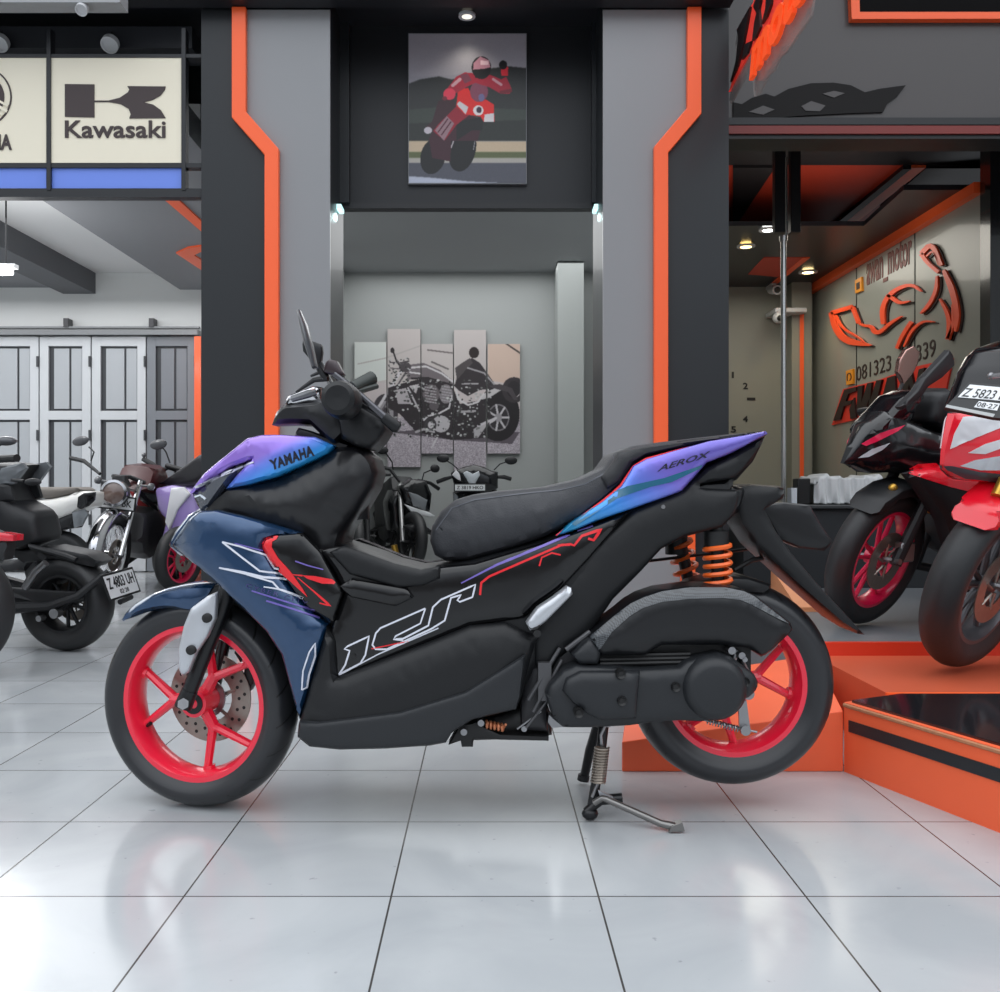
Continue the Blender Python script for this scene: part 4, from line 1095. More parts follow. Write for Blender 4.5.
mb = MB().tube([P(640, 562, Y0+.1), P(757, 548, Y0+.1)], .004, 8).tube([P(735, 570, Y0), P(752, 560, Y0), P(775, 556, Y0)], .006, 8)
sb(mb, 'cable', M_nb)
# ---- under the belly: stand pivot, springs
mb = pillow(hp([(449, 742), (460, 722), (476, 720), (500, 731), (548, 733), (548, 738), (500, 737), (474, 736), (473, 744), (462, 744), (461, 738)], Y0-.12), Y0-.12, .03, .01, .8, .010)
sb(mb, 'stand_bracket', M_nb)
for mb in (MB().disc(P(464, 731, Y0-.15), .008, -.012, .02, 12), MB().disc(P(481, 722, Y0-.15), .008, -.012, .02, 12), MB().disc(P(524, 728, Y0-.15), .007, -.01, .02, 10)): sb(mb, 'stand_bolt', M_steel)
sb(MB().tube([P(517, 729, Y0-.16), P(541, 711, Y0-.16)], .003, 6), 'cable', M_steel)
sb(MB().slab(hp([(549, 715), (563, 727), (552, 728), (548, 722)], Y0-.15), Y0-.15, Y0-.10), 'engine_bracket', M_steel)
sb(coil(P(486, 724, Y0-.15), P(505, 728, Y0-.15), .008, .0032, 5), 'stand_spring', mat('copper_spring', (206, 130, 92), .35, metal=.5))
sb(pillow(hp([(455, 734), (468, 716), (500, 708), (524, 700), (550, 712), (551, 731), (500, 735), (470, 736)], Y0-.05), Y0, .12, .03, .7, .012), 'belly_cover', M_nb)
# centre stand: two legs, foot pads and the return spring
mb = MB().tube([P(598, 725, Y0+.10), P(590, 750, Y0+.13), P(584, 778, Y0+.15)], [.014, .013, .012], 12).tube([P(584, 775, Y0+.15), (P(583, 785, Y0+.15)[0], Y0+.15, .012)], .016, 12)
mb.tube([P(604, 722, Y0-.08), P(600, 760, Y0-.10), P(592, 806, Y0-.11)], [.013, .012, .012], 12)
mb.tube([P(598, 724, Y0+.10), P(603, 722, Y0-.08)], .011, 10)
mb.tube([P(586, 812, Y0-.115), P(600, 800, Y0-.11), P(622, 798, Y0-.11)], [.011, .013, .013], 12)
mb.ball((P(590, 812, Y0-.115)[0], Y0-.115, .016), .0155, 12, (1.3, 1, 1))
sb(mb, 'centre_stand', M_satin)
sb(coil(P(602, 747, Y0-.125), P(598, 783, Y0-.125), .016, .0030, 13), 'return_spring', mat('spring_steel', (176, 164, 152), .3, metal=.8))
mb = MB().tube([P(606, 724, Y0-.12), P(601, 735, Y0-.12), P(602, 747, Y0-.12)], .0035, 8)
sb(MB().tube([P(598, 783, Y0-.12), P(592, 797, Y0-.12)], .004, 8), 'spring_hook', M_steel)
sb(MB().slab([PZ(x, y, Y0-.13) for x, y in ((598, 790), (613, 797), (612, 803), (600, 797))], Y0-.132, Y0-.124), 'stand_clip', M_silver)
sb(MB().disc(P(608, 723, Y0-.13), .008, -.01, .02, 12), 'stand_bolt', M_steel)
sb(mb, 'spring_hook', M_steel)
tipY = .8*F/(832-CY)
a = Vector(P(594, 803, Y0-.14)); tip = Vector((P(683, 830, tipY)[0], tipY, .012))
mb = MB().tube([a, Vector(P(602, 798, Y0-.145)), Vector(P(606, 799, Y0-.15)), a.lerp(tip, .75)+Vector((0, 0, -.006)), tip+Vector((-.02, 0, 0)), tip], [.0075, .0075, .0078, .0085, .010, .004], 12)
mb.slab([(tip.x-.035, tip.z-.008), (tip.x+.002, tip.z-.006), (tip.x-.004, tip.z+.014), (tip.x-.030, tip.z+.004)], tip.y-.012, tip.y+.012)
sb(mb, 'side_stand', mat('worn_steel_stand', (128, 126, 124), .3, metal=.8))
# ================================================================== SIGNS, PICTURES, LAMPS, COUNTER
# ---- brand light boxes over the left bay
M_box = mat('lightbox_cream', (236, 228, 206), 0.4)
M_frame = mat('signboard_frame', (26, 28, 32), 0.4)
M_bluef = mat('blue_film_strip', (108, 138, 226), 0.4, emit=0.0)
YS = 4.62
def rect(mb, x0, y0, x1, y1, Y, d): # px rectangle at distance Y, depth d backwards
    a = P(x0, y0, Y); b = P(x1, y1, Y); return mb.box(a[0], b[0], Y, Y+d, b[2], a[2])
fr = thing('sign_frame', 'black steel frame carrying the two brand light boxes over the left bay', 'sign frame', P(70, 193, YS))
FO = P(70, 193, YS)
mb = MB(); rect(mb, -80, 188.5, 201, 197, YS, .06); mb.build('bottom_rail', M_frame, fr, origin=FO, angle=0)
mb = MB(); rect(mb, -80, 163, 201, 167.5, YS, .05); mb.build('middle_rail', M_frame, fr, origin=FO, angle=0)
mb = MB(); rect(mb, -80, 54, 201, 57.5, YS, .05); mb.build('top_rail', M_frame, fr, origin=FO, angle=0)
for x0, x1 in ((46.5, 50.5), (181.5, 185.5)):
    mb = MB(); rect(mb, x0, 28, x1, 190, YS-.005, .05); mb.build('upright', M_frame, fr, origin=FO, angle=0)
def lightbox(x0, x1, label):
    t = thing('light_box', label, 'sign', P((x0+x1)/2, 163, YS), group=None); O = P((x0+x1)/2, 163, YS)
    mb = MB(); rect(mb, x0, 57.8, x1, 162.8, YS+.004, .05); mb.build('face', M_box, t, origin=O, angle=0)
    mb = MB(); rect(mb, x0, 168, x1, 188.3, YS+.012, .03); mb.build('blue_strip', M_bluef, t, origin=O, angle=0)
    return t, O
t1, O1 = lightbox(50.8, 181.2, 'cream light box sign with the angular K emblem and the word Kawasaki')
M_ink = mat('dark_brown_ink', (58, 46, 46), 0.5)
def zk(p): return (p[0]*.3427, p[1]*.3427)
def flat_sign(pts, d=.004, Y=YS+.004): return MB().slab([PZ(*p, Y) for p in pts], Y-d, Y)
flat_sign([zk(p) for p in [(190, 246), (276, 247), (276, 294), (318, 294), (350, 286), (374, 270), (378, 262), (372, 252), (484, 253), (482, 262), (468, 280), (446, 292), (420, 299), (448, 306), (470, 322), (484, 345), (378, 346), (382, 334), (376, 318), (352, 304), (318, 298), (276, 298), (276, 343), (190, 341)]]).build('emblem', M_ink, t1, origin=O1, angle=0)
mb = MB(); text_on(mb, 'Kawasaki', P(zk((190, 0))[0], zk((0, 403))[1], YS+.003), (1, 0, 0), (0, 0, 1), (0, -1, 0), P(zk((484, 0))[0], 0, YS)[0]-P(zk((190, 0))[0], 0, YS)[0], .245-.01*0 if 0 else (zk((0, 403))[1]-zk((0, 352))[1])*YS/F, .004, bold=.016)
mb.build('lettering', M_ink, t1, origin=O1, angle=0)
t2, O2 = lightbox(-84, 46.2, 'cream light box sign cut by the left picture edge, round emblem over YAMAHA')
# round tuning fork emblem: ring, three forks
def ring(cx, cy, r0, r1, Y, d, a0=0, a1=2*pi, n=48):
    mb = MB(); c = P(cx, cy, Y); s = Y/F
    for k in range(n):
        a, b = a0+(a1-a0)*k/n, a0+(a1-a0)*(k+1)/n
        q = [(c[0]+r*s*cos(t), c[2]+r*s*sin(t)) for r, t in ((r0, a), (r1, a), (r1, b), (r0, b))]
        mb.slab(q, Y-d, Y)
    return mb
cxy = (-18, 97)
ring(*cxy, 28.5, 30, YS+.004, .004).build('emblem_ring', M_ink, t2, origin=O2, angle=0)
ring(*cxy, 0.5, 22.5, YS+.004, .004).build('emblem_disc', M_ink, t2, origin=O2, angle=0)
fm = MB()
for k in range(3):
    a = pi/2+k*2*pi/3
    def rp(u, v): return PZ(cxy[0]+cos(a)*u-sin(a)*v, cxy[1]-(sin(a)*u+cos(a)*v), YS)
    fm.slab([rp(3, -1.6), rp(29, -1.6), rp(29, 1.6), rp(3, 1.6)], YS-.002, YS)
    for s_ in (-1, 1): fm.slab([rp(9, s_*4), rp(27, s_*4), rp(27, s_*6.2), rp(9, s_*6.2)], YS-.002, YS)
fm.build('emblem_forks', M_box, t2, origin=O2, angle=0)
mb = MB(); text_on(mb, 'YAMAHA', P(-50, 150, YS+.003), (1, 0, 0), (0, 0, 1), (0, -1, 0), 62*YS/F, 15.5*YS/F, .004, bold=.03)
mb.build('lettering', M_ink, t2, origin=O2, angle=0)
# dark rail with the round lamps over the signs
struct(MB().box(-9, P(201, 0, 4.9)[0], 4.75, 4.95, P(0, 57, 4.85)[2], 3.16).build('ceiling_lamp_rail', mat('rail_dark', (40, 42, 47), .5), angle=0))
M_lamp = mat('lamp_white_metal', (196, 198, 200), 0.4)
def can_lamp(px, py, Y, label, r=8.5):
    c = Vector(P(px, py, Y)); t = thing('spot_lamp', label, 'lamp', c, group='unlit round lamps over the brand signs')
    mb = MB(); s = Y/F
    mb.lathe([(.0001, -.01), (r*s*.8, -.01), (r*s*.8, -.016), (r*s, -.016), (r*s, .02), (.0001, .02)], 28)
    mb.v = [tuple(Matrix.Rotation(radians(48), 3, 'X') @ Vector(v)) for v in mb.v]
    mb.build('lamp_head', M_lamp, t)
    MB().tube([(0, .01, .02), (0, .02, .07)], .006, 8).build('bracket', M_frame, t)
can_lamp(110, 44, 4.70, 'round white lamp above the sign with the angular K emblem')
can_lamp(0, 43, 4.70, 'round white lamp above the sign with the round emblem, cut by the left edge')
can_lamp(82, 9, 4.42, 'round white lamp at the top left under the grey canopy board', 6)
def downlight(px, py, Y, label, col, e, r=8, emit=6.0, group=None, z=None):
    c = Vector(P(px, py, Y)) if z is None else Vector((P(px, py, Y)[0], Y, z))
    t = thing('downlight', label, 'lamp', c, group=group)
    s = Y/F
    MB().lathe([(r*s*.62, .0), (r*s, .0), (r*s, .012), (r*s*.62, .012), (r*s*.62, .0)], 28, Matrix.Rotation(-pi/2, 4, 'X')).build('ring', M_lamp, t)
    MB().lathe([(.0001, .002), (r*s*.62, .002), (r*s*.62, .010), (.0001, .010)], 28, Matrix.Rotation(-pi/2, 4, 'X')).build('lens', mat('lens_%d_%d' % (col[0], col[2]), col, .3, emit=emit), t)
    l = bpy.data.lights.new('downlight_lamp', 'SPOT'); l.energy = e; l.color = L3(col); l.spot_size = radians(120); l.spot_blend = .8; l.shadow_soft_size = .04
    o = bpy.data.objects.new('downlight_lamp', l); COL.objects.link(o); o.location = c+Vector((0, 0, -.03))
downlight(467, 14.8, 4.8, 'small round lamp in the ceiling beam above the racing poster', (236, 230, 214), 3, 8.5, 1.2, z=3.246)
# three lamps under the dark soffit in the right bay
for px, py, lab, col, em in ((768, 223.5, 'cool white lamp lit at the front edge of the dark soffit', (250, 252, 244), 14), (746, 244, 'warm yellow lamp lit at the left under the dark soffit', (255, 214, 130), 10), (808, 270, 'warm lamp lit at the back of the dark soffit near the chrome pole', (255, 226, 160), 10)):
    Y_ = max(7.02, (Zs-CAMH)*F/(CY-py)); downlight(px, py, Y_, lab, col, 9, 9, em, z=Zs-.014)
# small glow blocks added for the teal glow at the alcove's upper corners
for px, lab in ((337, 'small added glow block under the header beside the left grey pillar'), (599, 'small added glow block under the header beside the right grey pillar')):
    c = Vector(P(px, 209, 4.85)); 
    o = MB().box(-.03, .03, -.05, .05, -.012, .012).build('corner_glow_block', mat('teal_glow', (186, 232, 232), .3, emit=1.3), bevel=.003); o.location = c
    tag(o, lab, 'lamp')
    l = bpy.data.lights.new('corner_glow', 'POINT'); l.energy = .5; l.color = (.65, 1, 1); l.shadow_soft_size = .03
    lo_ = bpy.data.objects.new('corner_glow', l); COL.objects.link(lo_); lo_.location = c+Vector((0, -.02, -.05))
# tube light in the left bay
o = thing('tube_light', 'bright white tube light under the ceiling at the far left', 'lamp', P(-6, 272, 6.2))
MB().tube([(-.35, 0, 0), (.12, 0, 0)], .022, 12).build('tube', mat('tube_white', (255, 255, 255), .3, emit=9), o)
MB().box(-.38, .15, -.03, .03, .022, .05).build('fitting', M_lamp, o)
for x_ in (-.3, .08): MB().tube([(x_, 0, .05), (x_, 0, 2.86-o.location.z)], .006, 6).build('hanger', M_frame, o)
l = bpy.data.lights.new('tube_glow', 'POINT'); l.energy = 22; l.shadow_soft_size = .2
lo_ = bpy.data.objects.new('tube_glow', l); COL.objects.link(lo_); lo_.location = P(-6, 276, 6.2)

# ---- racing poster on the header
px0, py0, px1, py1 = 409, 34, 526, 183
YP = 4.925
W_, H_ = 234, 298
pt = Paint(W_, H_, (150, 148, 156))
def q(x, y): return ((x-55)*W_/680.0, (y-82)*H_/862.0)
def qq(*l): return [q(*p) for p in l]
rr = W_/680.0
pt.poly(qq((55, 82), (735, 82), (735, 300), (55, 330)), (158, 154, 162))  # paler sky: the wash of the downlight is put into the print colour
pt.poly(qq((55, 370), (120, 345), (230, 328), (300, 345), (420, 330), (540, 280), (640, 270), (735, 280), (735, 700), (55, 700)), (44, 46, 46))
pt.poly(qq((55, 560), (735, 520), (735, 700), (55, 700)), (38, 43, 40))
pt.poly(qq((55, 520), (300, 500), (735, 520), (735, 580), (55, 600)), (58, 66, 60))
pt.poly(qq((55, 700), (735, 705), (735, 765), (55, 765)), (198, 178, 150))
pt.poly(qq((55, 765), (735, 765), (735, 800), (55, 800)), (92, 100, 66))
pt.poly(qq((55, 798), (735, 798), (735, 828), (55, 828)), (172, 168, 160))
pt.poly(qq((55, 828), (735, 828), (735, 944), (55, 944)), (78, 80, 90))
pt.poly(qq((55, 905), (200, 915), (400, 935), (600, 944), (55, 944)), (176, 182, 198))
pt.noise(0, H_, 6)
pt.blur(2)
# wheels and dark belly of the bike
pt.ell(*q(195, 790), 72*rr, 105*rr, (20, 20, 22), rot=.25)
pt.ell(*q(365, 750), 78*rr, 130*rr, (17, 17, 19), rot=.22)
pt.line(qq((300, 740), (322, 680), (370, 640), (425, 645)), 7*rr, (190, 180, 184))
pt.line(qq((440, 690), (430, 750)), 5*rr, (150, 146, 150))
pt.poly(qq((170, 690), (240, 560), (330, 540), (440, 560), (480, 600), (455, 700), (300, 700), (296, 820), (190, 800)), (60, 26, 38))
pt.poly(qq((330, 590), (490, 560), (480, 640), (420, 640), (330, 700)), (24, 24, 26))
# side fairing
pt.poly(qq((190, 640), (270, 540), (340, 480), (420, 540), (330, 610), (262, 700)), (150, 22, 44))
pt.poly(qq((205, 640), (275, 556), (318, 600), (258, 700)), (150, 120, 128))
pt.line(qq((225, 650), (280, 575)), 6*rr, (70, 20, 34)); pt.line(qq((245, 665), (298, 592)), 6*rr, (70, 20, 34))
# leg and boot
pt.poly(qq((225, 470), (300, 455), (330, 500), (230, 600), (190, 650), (150, 660), (150, 620), (190, 590)), (58, 30, 38))
pt.ell(*q(165, 640), 24*rr, 20*rr, (196, 190, 198))
# front fairing
pt.poly(qq((340, 400), (400, 395), (420, 440), (500, 460), (548, 490), (552, 590), (490, 592), (470, 560), (380, 548), (330, 500)), (228, 34, 32))
pt.poly(qq((348, 470), (400, 505), (385, 548), (332, 490)), (214, 210, 214))
pt.poly(qq((494, 548), (548, 540), (548, 590), (490, 590)), (222, 218, 220))
pt.ell(*q(458, 525), 30*rr, 30*rr, (230, 226, 226)); pt.ell(*q(462, 522), 15*rr, 18*rr, (60, 40, 60))
pt.ell(*q(462, 415), 52*rr, 62*rr, (132, 70, 92)); pt.ell(*q(476, 450), 18*rr, 22*rr, (110, 106, 150))
# rider: arms, shoulders, helmet, raised hand
pt.poly(qq((260, 420), (330, 330), (380, 305), (530, 320), (590, 345), (620, 330), (652, 400), (640, 430), (590, 430), (520, 390), (440, 365), (390, 390), (320, 430), (280, 460)), (168, 34, 56))
pt.poly(qq((350, 320), (395, 310), (420, 350), (380, 370)), (120, 60, 78))
pt.line(qq((590, 420), (645, 410)), 20*rr, (120, 30, 46))
pt.line(qq((310, 380), (350, 345)), 20*rr, (206, 160, 168)); pt.line(qq((545, 345), (590, 375)), 16*rr, (198, 150, 160))
pt.ell(*q(290, 430), 36*rr, 34*rr, (226, 58, 84)); pt.ell(*q(262, 455), 14*rr, 12*rr, (120, 40, 54))
pt.poly(qq((590, 300), (590, 260), (615, 245), (632, 280), (630, 325), (592, 325)), (216, 40, 56)); pt.ell(*q(602, 262), 24*rr, 26*rr, (26, 22, 26))
pt.ell(*q(476, 278), 57*rr, 66*rr, (30, 26, 32)); pt.poly(qq((430, 250), (470, 212), (520, 235), (528, 275), (470, 290), (428, 290)), (186, 130, 146))
pt.poly(qq((470, 235), (518, 240), (518, 262), (472, 262)), (232, 196, 204))
pt.poly(qq((425, 290), (528, 280), (520, 320), (480, 345), (440, 335)), (22, 20, 24))
pt.noise(0, H_, 7, 3); pt.blur(1)
a = P(px0, py0, YP); b = P(px1, py1, YP)
ps = thing('racing_poster', 'framed poster of a red racing motorcycle and waving rider on the dark header', 'poster', ((a[0]+b[0])/2, YP, b[2]))
PO = ((a[0]+b[0])/2, YP, b[2])
MB().box(a[0]-.004, b[0]+.004, YP, 4.949, b[2]-.004, a[2]+.004).build('backing_board', mat('poster_edge_grey', (120, 122, 126), .5), ps, origin=PO, angle=0)
picture('print', pt, a[0], b[0], b[2], a[2], YP-.0015, ps, picture_mat('poster_print', .35), origin=PO)

# ---- black and white motorcycle picture over five canvases (drawn from the photo at x 350..525, y 325..470)
SCL = 2.0
W_, H_ = int(180*SCL), int(150*SCL)
cv = Paint(W_, H_, (196, 186, 186))
def k(x, y): return ((x/5.0-10)*SCL, (y/5.0)*SCL)         # region photo at 5x zoom from (340,320)
def kk(*l): return [k(*p) for p in l]
s5 = SCL/5.0
cv.poly(kk((0, 0), (1000, 0), (1000, 300), (0, 320)), (192, 184, 182))
cv.poly(kk((740, 120), (900, 120), (900, 330), (740, 300)), (204, 180, 166))
cv.poly(kk((60, 110), (230, 110), (230, 300), (60, 330)), (206, 210, 206))
cv.poly(kk((0, 480), (1000, 500), (1000, 800), (0, 800)), (172, 164, 172))
cv.line(kk((90, 220), (230, 190), (400, 130)), 6*s5, (176, 170, 168)); cv.line(kk((440, 150), (560, 165)), 8*s5, (120, 112, 112)); cv.line(kk((460, 210), (540, 245)), 9*s5, (110, 104, 104)); cv.line(kk((830, 118), (900, 165)), 8*s5, (70, 62, 60))
cv.noise(int(96*SCL), H_, 90, 5)
DK, MD, LT = (44, 38, 42), (104, 96, 100), (206, 202, 206)
cv.poly(kk((250, 560), (560, 600), (860, 620), (900, 560), (500, 540)), (92, 84, 92))
# rear wheel
cv.ell(*k(790, 470), 108*s5, 136*s5, (30, 26, 30)); cv.ell(*k(792, 488), 55*s5, 68*s5, (120, 116, 120)); cv.ell(*k(792, 488), 48*s5, 60*s5, (44, 40, 44))
for i in range(7):
    t_ = i*2*pi/7; cv.line([k(792, 488), k(792+50*cos(t_), 488+64*sin(t_))], 10*s5, (196, 192, 196))
cv.ell(*k(792, 488), 18*s5, 22*s5, (150, 146, 150))
cv.ell(*k(870, 350), 60*s5, 64*s5, (54, 48, 52), rin=.6); cv.ell(*k(870, 345), 34*s5, 40*s5, (40, 36, 40))
# front wheel and fork, left
cv.ell(*k(225, 470), 64*s5, 100*s5, (60, 54, 60)); cv.ell(*k(228, 470), 40*s5, 66*s5, (150, 146, 150), rin=.5)
cv.line(kk((320, 230), (190, 440)), 14*s5, LT); cv.line(kk((345, 235), (215, 445)), 8*s5, (90, 84, 90))
# engine and frame mass
cv.poly(kk((300, 320), (420, 290), (560, 330), (600, 420), (720, 400), (760, 480), (720, 590), (560, 600), (380, 560), (300, 470), (240, 440), (240, 340)), (46, 40, 44))
cv.poly(kk((275, 350), (330, 340), (360, 420), (290, 420)), (176, 170, 174)); cv.poly(kk((345, 330), (395, 320), (380, 370)), (188, 182, 186))
for (x_, y_, rx_, ry_, c_) in ((455, 370, 42, 48, MD), (530, 370, 34, 48, (128, 122, 126)), (505, 520, 44, 42, (186, 182, 186)), (452, 525, 30, 36, (60, 56, 60)), (454, 525, 14, 18, (200, 196, 200)), (470, 430, 24, 22, (90, 84, 88))):
    cv.ell(*k(x_, y_), rx_*s5, ry_*s5, c_)
for i in range(6): cv.line(kk((425, 335+14*i), (480, 345+14*i)), 4*s5, (176, 172, 176)); cv.line(kk((510, 330+14*i), (555, 338+14*i)), 4*s5, (170, 166, 170))
cv.line(kk((490, 470), (545, 440), (560, 380)), 9*s5, LT); cv.line(kk((340, 340), (400, 460)), 10*s5, (186, 182, 186)); cv.line(kk((420, 500), (440, 480), (490, 470)), 8*s5, LT)
# tank
cv.poly(kk((330, 225), (420, 215), (500, 250), (560, 300), (570, 330), (500, 300), (420, 285), (340, 300)), (112, 104, 108))
cv.line(kk((340, 240), (430, 232), (510, 268), (565, 310)), 9*s5, (206, 202, 204)); cv.line(kk((350, 262), (400, 268)), 8*s5, (214, 210, 212)); cv.line(kk((360, 292), (440, 290), (560, 325)), 10*s5, DK)
# handlebar
cv.line(kk((262, 145), (282, 205), (300, 230)), 8*s5, DK); cv.ell(*k(262, 152), 10*s5, 14*s5, DK); cv.line(kk((250, 212), (300, 215), (345, 205)), 7*s5, (70, 64, 68)); cv.ell(*k(325, 235), 30*s5, 26*s5, (74, 68, 72)); cv.line(kk((250, 240), (300, 245)), 6*s5, MD)
# seat, rider back rest and helmet shape
cv.poly(kk((572, 330), (600, 240), (660, 190), (700, 215), (760, 300), (790, 340), (700, 350), (640, 380), (590, 350)), (50, 44, 48))
cv.poly(kk((575, 240), (610, 215), (650, 190), (665, 215), (620, 260), (585, 300)), (76, 70, 72)); cv.ell(*k(670, 163), 25*s5, 28*s5, (40, 30, 30))
cv.line(kk((580, 350), (590, 395), (640, 425), (690, 410), (720, 370)), 10*s5, (206, 202, 204)); cv.line(kk((640, 240), (720, 265), (770, 320)), 8*s5, (160, 156, 160)); cv.line(kk((610, 320), (690, 318)), 7*s5, (170, 166, 170))
cv.poly(kk((700, 400), (730, 360), (800, 330), (815, 345), (745, 390)), (190, 186, 188))
cv.poly(kk((740, 330), (800, 320), (860, 340), (890, 400), (870, 400), (840, 360), (780, 345)), (70, 64, 68))
# exhausts and pegs
cv.line(kk((380, 560), (420, 545), (470, 560)), 12*s5, (176, 172, 176)); cv.line(kk((460, 635), (490, 580)), 8*s5, (200, 196, 200)); cv.poly(kk((668, 545), (740, 500), (740, 520), (690, 590), (670, 590)), (176, 172, 176))
cv.line(kk((590, 460), (675, 455)), 12*s5, (170, 166, 170)); cv.line(kk((690, 530), (780, 490)), 12*s5, (196, 192, 196))
r_ = np.random.RandomState(4)
for _ in range(260):
    x_, y_ = r_.uniform(250, 760), r_.uniform(300, 585)
    cv.ell(*k(x_, y_), 5*s5*r_.uniform(.6, 1.6), 4*s5*r_.uniform(.6, 1.6), (r_.choice([40, 70, 120, 170, 200]),)*3)
for _ in range(60): 
    x_, y_ = r_.uniform(240, 350), r_.uniform(190, 320); cv.ell(*k(x_, y_), 4*s5, 4*s5, (r_.choice([50, 90, 180]),)*3)
cv.blur(1)
YC = 9.95
labs = ['leftmost canvas of the five part motorcycle picture, mostly pale sky behind the handlebar', 'tall second canvas of the motorcycle picture showing its handlebar and fork', 'middle canvas of the motorcycle picture showing the chrome engine', 'tall fourth canvas of the motorcycle picture showing the seat and round mirror', 'rightmost canvas of the motorcycle picture showing the big rear wheel']
for i, (x0, y0, x1, y1) in enumerate(((354.5, 342, 386.5, 452), (387.5, 329, 420.5, 467), (421.5, 344, 453, 453.5), (454, 330, 486, 470), (487.5, 344, 520, 453.5))):
    a = P(x0, y0, YC); b = P(x1, y1, YC)
    O = ((a[0]+b[0])/2, YC, b[2])
    t = thing('canvas_print', labs[i], 'picture', O, group='five canvases of the motorcycle picture')
    MB().box(a[0], b[0], YC, 9.999, b[2], a[2]).build('stretcher', mat('canvas_edge', (70, 62, 60), .7), t, origin=O, angle=0)
    picture('print', cv.crop(int((x0-350)*SCL), int((y0-320)*SCL), int((x1-350)*SCL), min(H_, int((y1-320)*SCL))), a[0], b[0], b[2], a[2], YC-.0015, t, picture_mat('canvas_print_ink', .7), origin=O)

# ---- sign wall on the right: everything stands on the plane X = 3.2, facing the room
XW = 3.2
def wp(px, py):
    Y = XW*F/(px-CX); return (Y, CAMH-(py-CY)*Y/F)
def wall_poly(mb, pts, d0=.0, d1=.02):
    """outline given as photo points on the sign wall -> raised letters / shapes"""
    q = [wp(*p) for p in pts]; n = len(q)
    v = [(XW-d1, y, z) for y, z in q]+[(XW-d0, y, z) for y, z in q]
    mb.add(v, [tuple(range(n)), tuple(range(2*n-1, n-1, -1))]+[(i, (i+1) % n, (i+1) % n+n, i+n) for i in range(n)]); return mb
def wall_stroke(mb, pts, w, d0=0., d1=.02, it=2):
    p = [pts[0]]+list(pts[1:-1])+[pts[-1]]
    for _ in range(it):
        o = [p[0]]
        for a_, b_ in zip(p, p[1:]): o += [(a_[0]*.75+b_[0]*.25, a_[1]*.75+b_[1]*.25), (a_[0]*.25+b_[0]*.75, a_[1]*.25+b_[1]*.75)]
        p = o+[p[-1]]
    if isinstance(w, (list, tuple)): ws = list(np.interp(np.linspace(0, 1, len(p)), np.linspace(0, 1, len(w)), w))
    else: ws = [w]*len(p)
    L, R = stroke_outline(p, ws)
    for i in range(len(p)-1): wall_poly(mb, [L[i], L[i+1], R[i+1], R[i]], d0, d1)
    return mb
def zs(p): return (720+p[0]*.28226, 200+p[1]*.28226)
M_letor = mat('orange_sign_letters', (240, 84, 44), .4); M_letdk = mat('dark_sign_letters', (44, 28, 26), .45)
def wall_text(mb, body, a, b, h0, d0=.0, d1=.014, bold=0.0, shear=0.0):
    vs, fs = text_mesh(body, bold, .05, shear); zz = [v[2] for v in vs]; z0_, z1_ = min(zz), max(zz)
    A = wp(*a); B = wp(*b); out = []
    for v in vs:
        y = A[0]+(B[0]-A[0])*v[0]; z = A[1]+(B[1]-A[1])*v[0]+v[1]*h0
        out.append((XW-(d0+(d1-d0)*(v[2]-z0_)/(z1_-z0_)), y, z))
    mb.add(out, fs); return mb
t = thing('account_lettering', 'dark lettering awan_motor with a small camera icon high on the sign wall', 'sign', (XW, wp(885, 0)[0], 2.42)); O = (XW, wp(885, 0)[0], 2.42)
mb = wall_text(MB(), 'awan_motor', zs((520, 322)), zs((680, 244)), .26, d1=.004, bold=.02); mb.build('lettering', mat('brown_red_letters', (96, 34, 24), .45), t, origin=O, angle=0)
mb = wall_poly(MB(), [zs(p) for p in [(486, 285), (508, 272), (510, 322), (487, 331)]]); mb.build('icon', mat('amber_icon', (232, 150, 36), .4), t, origin=O, angle=0)
mb = wall_poly(MB(), [zs(p) for p in [(491, 296), (503, 289), (504, 313), (492, 319)]], .02, .022); mb.build('icon_lens', M_letdk, t, origin=O, angle=0)
t = thing('phone_number', 'dark raised phone number with a small orange icon on the sign wall', 'sign', (XW, wp(885, 0)[0], 1.8)); O = (XW, wp(885, 0)[0], 1.8)
for tx_, a_, b_ in (('081323', (484, 643), (607, 603)), ('339', (697, 575), (765, 552))): wall_text(MB(), tx_, zs(a_), zs(b_), .125, d1=.004, bold=.0).build('digits', M_letdk, t, origin=O, angle=0)
mb = wall_poly(MB(), [zs(p) for p in [(454, 606), (478, 598), (478, 650), (455, 656)]]); mb.build('icon', mat('amber_icon', (232, 150, 36)), t, origin=O, angle=0)
ring_ = wall_stroke(MB(), [zs(p) for p in [(460, 640), (458, 618), (470, 612), (474, 628), (468, 640)]], 1.0, .02, .022); ring_.build('icon_ring', M_letdk, t, origin=O, angle=0)
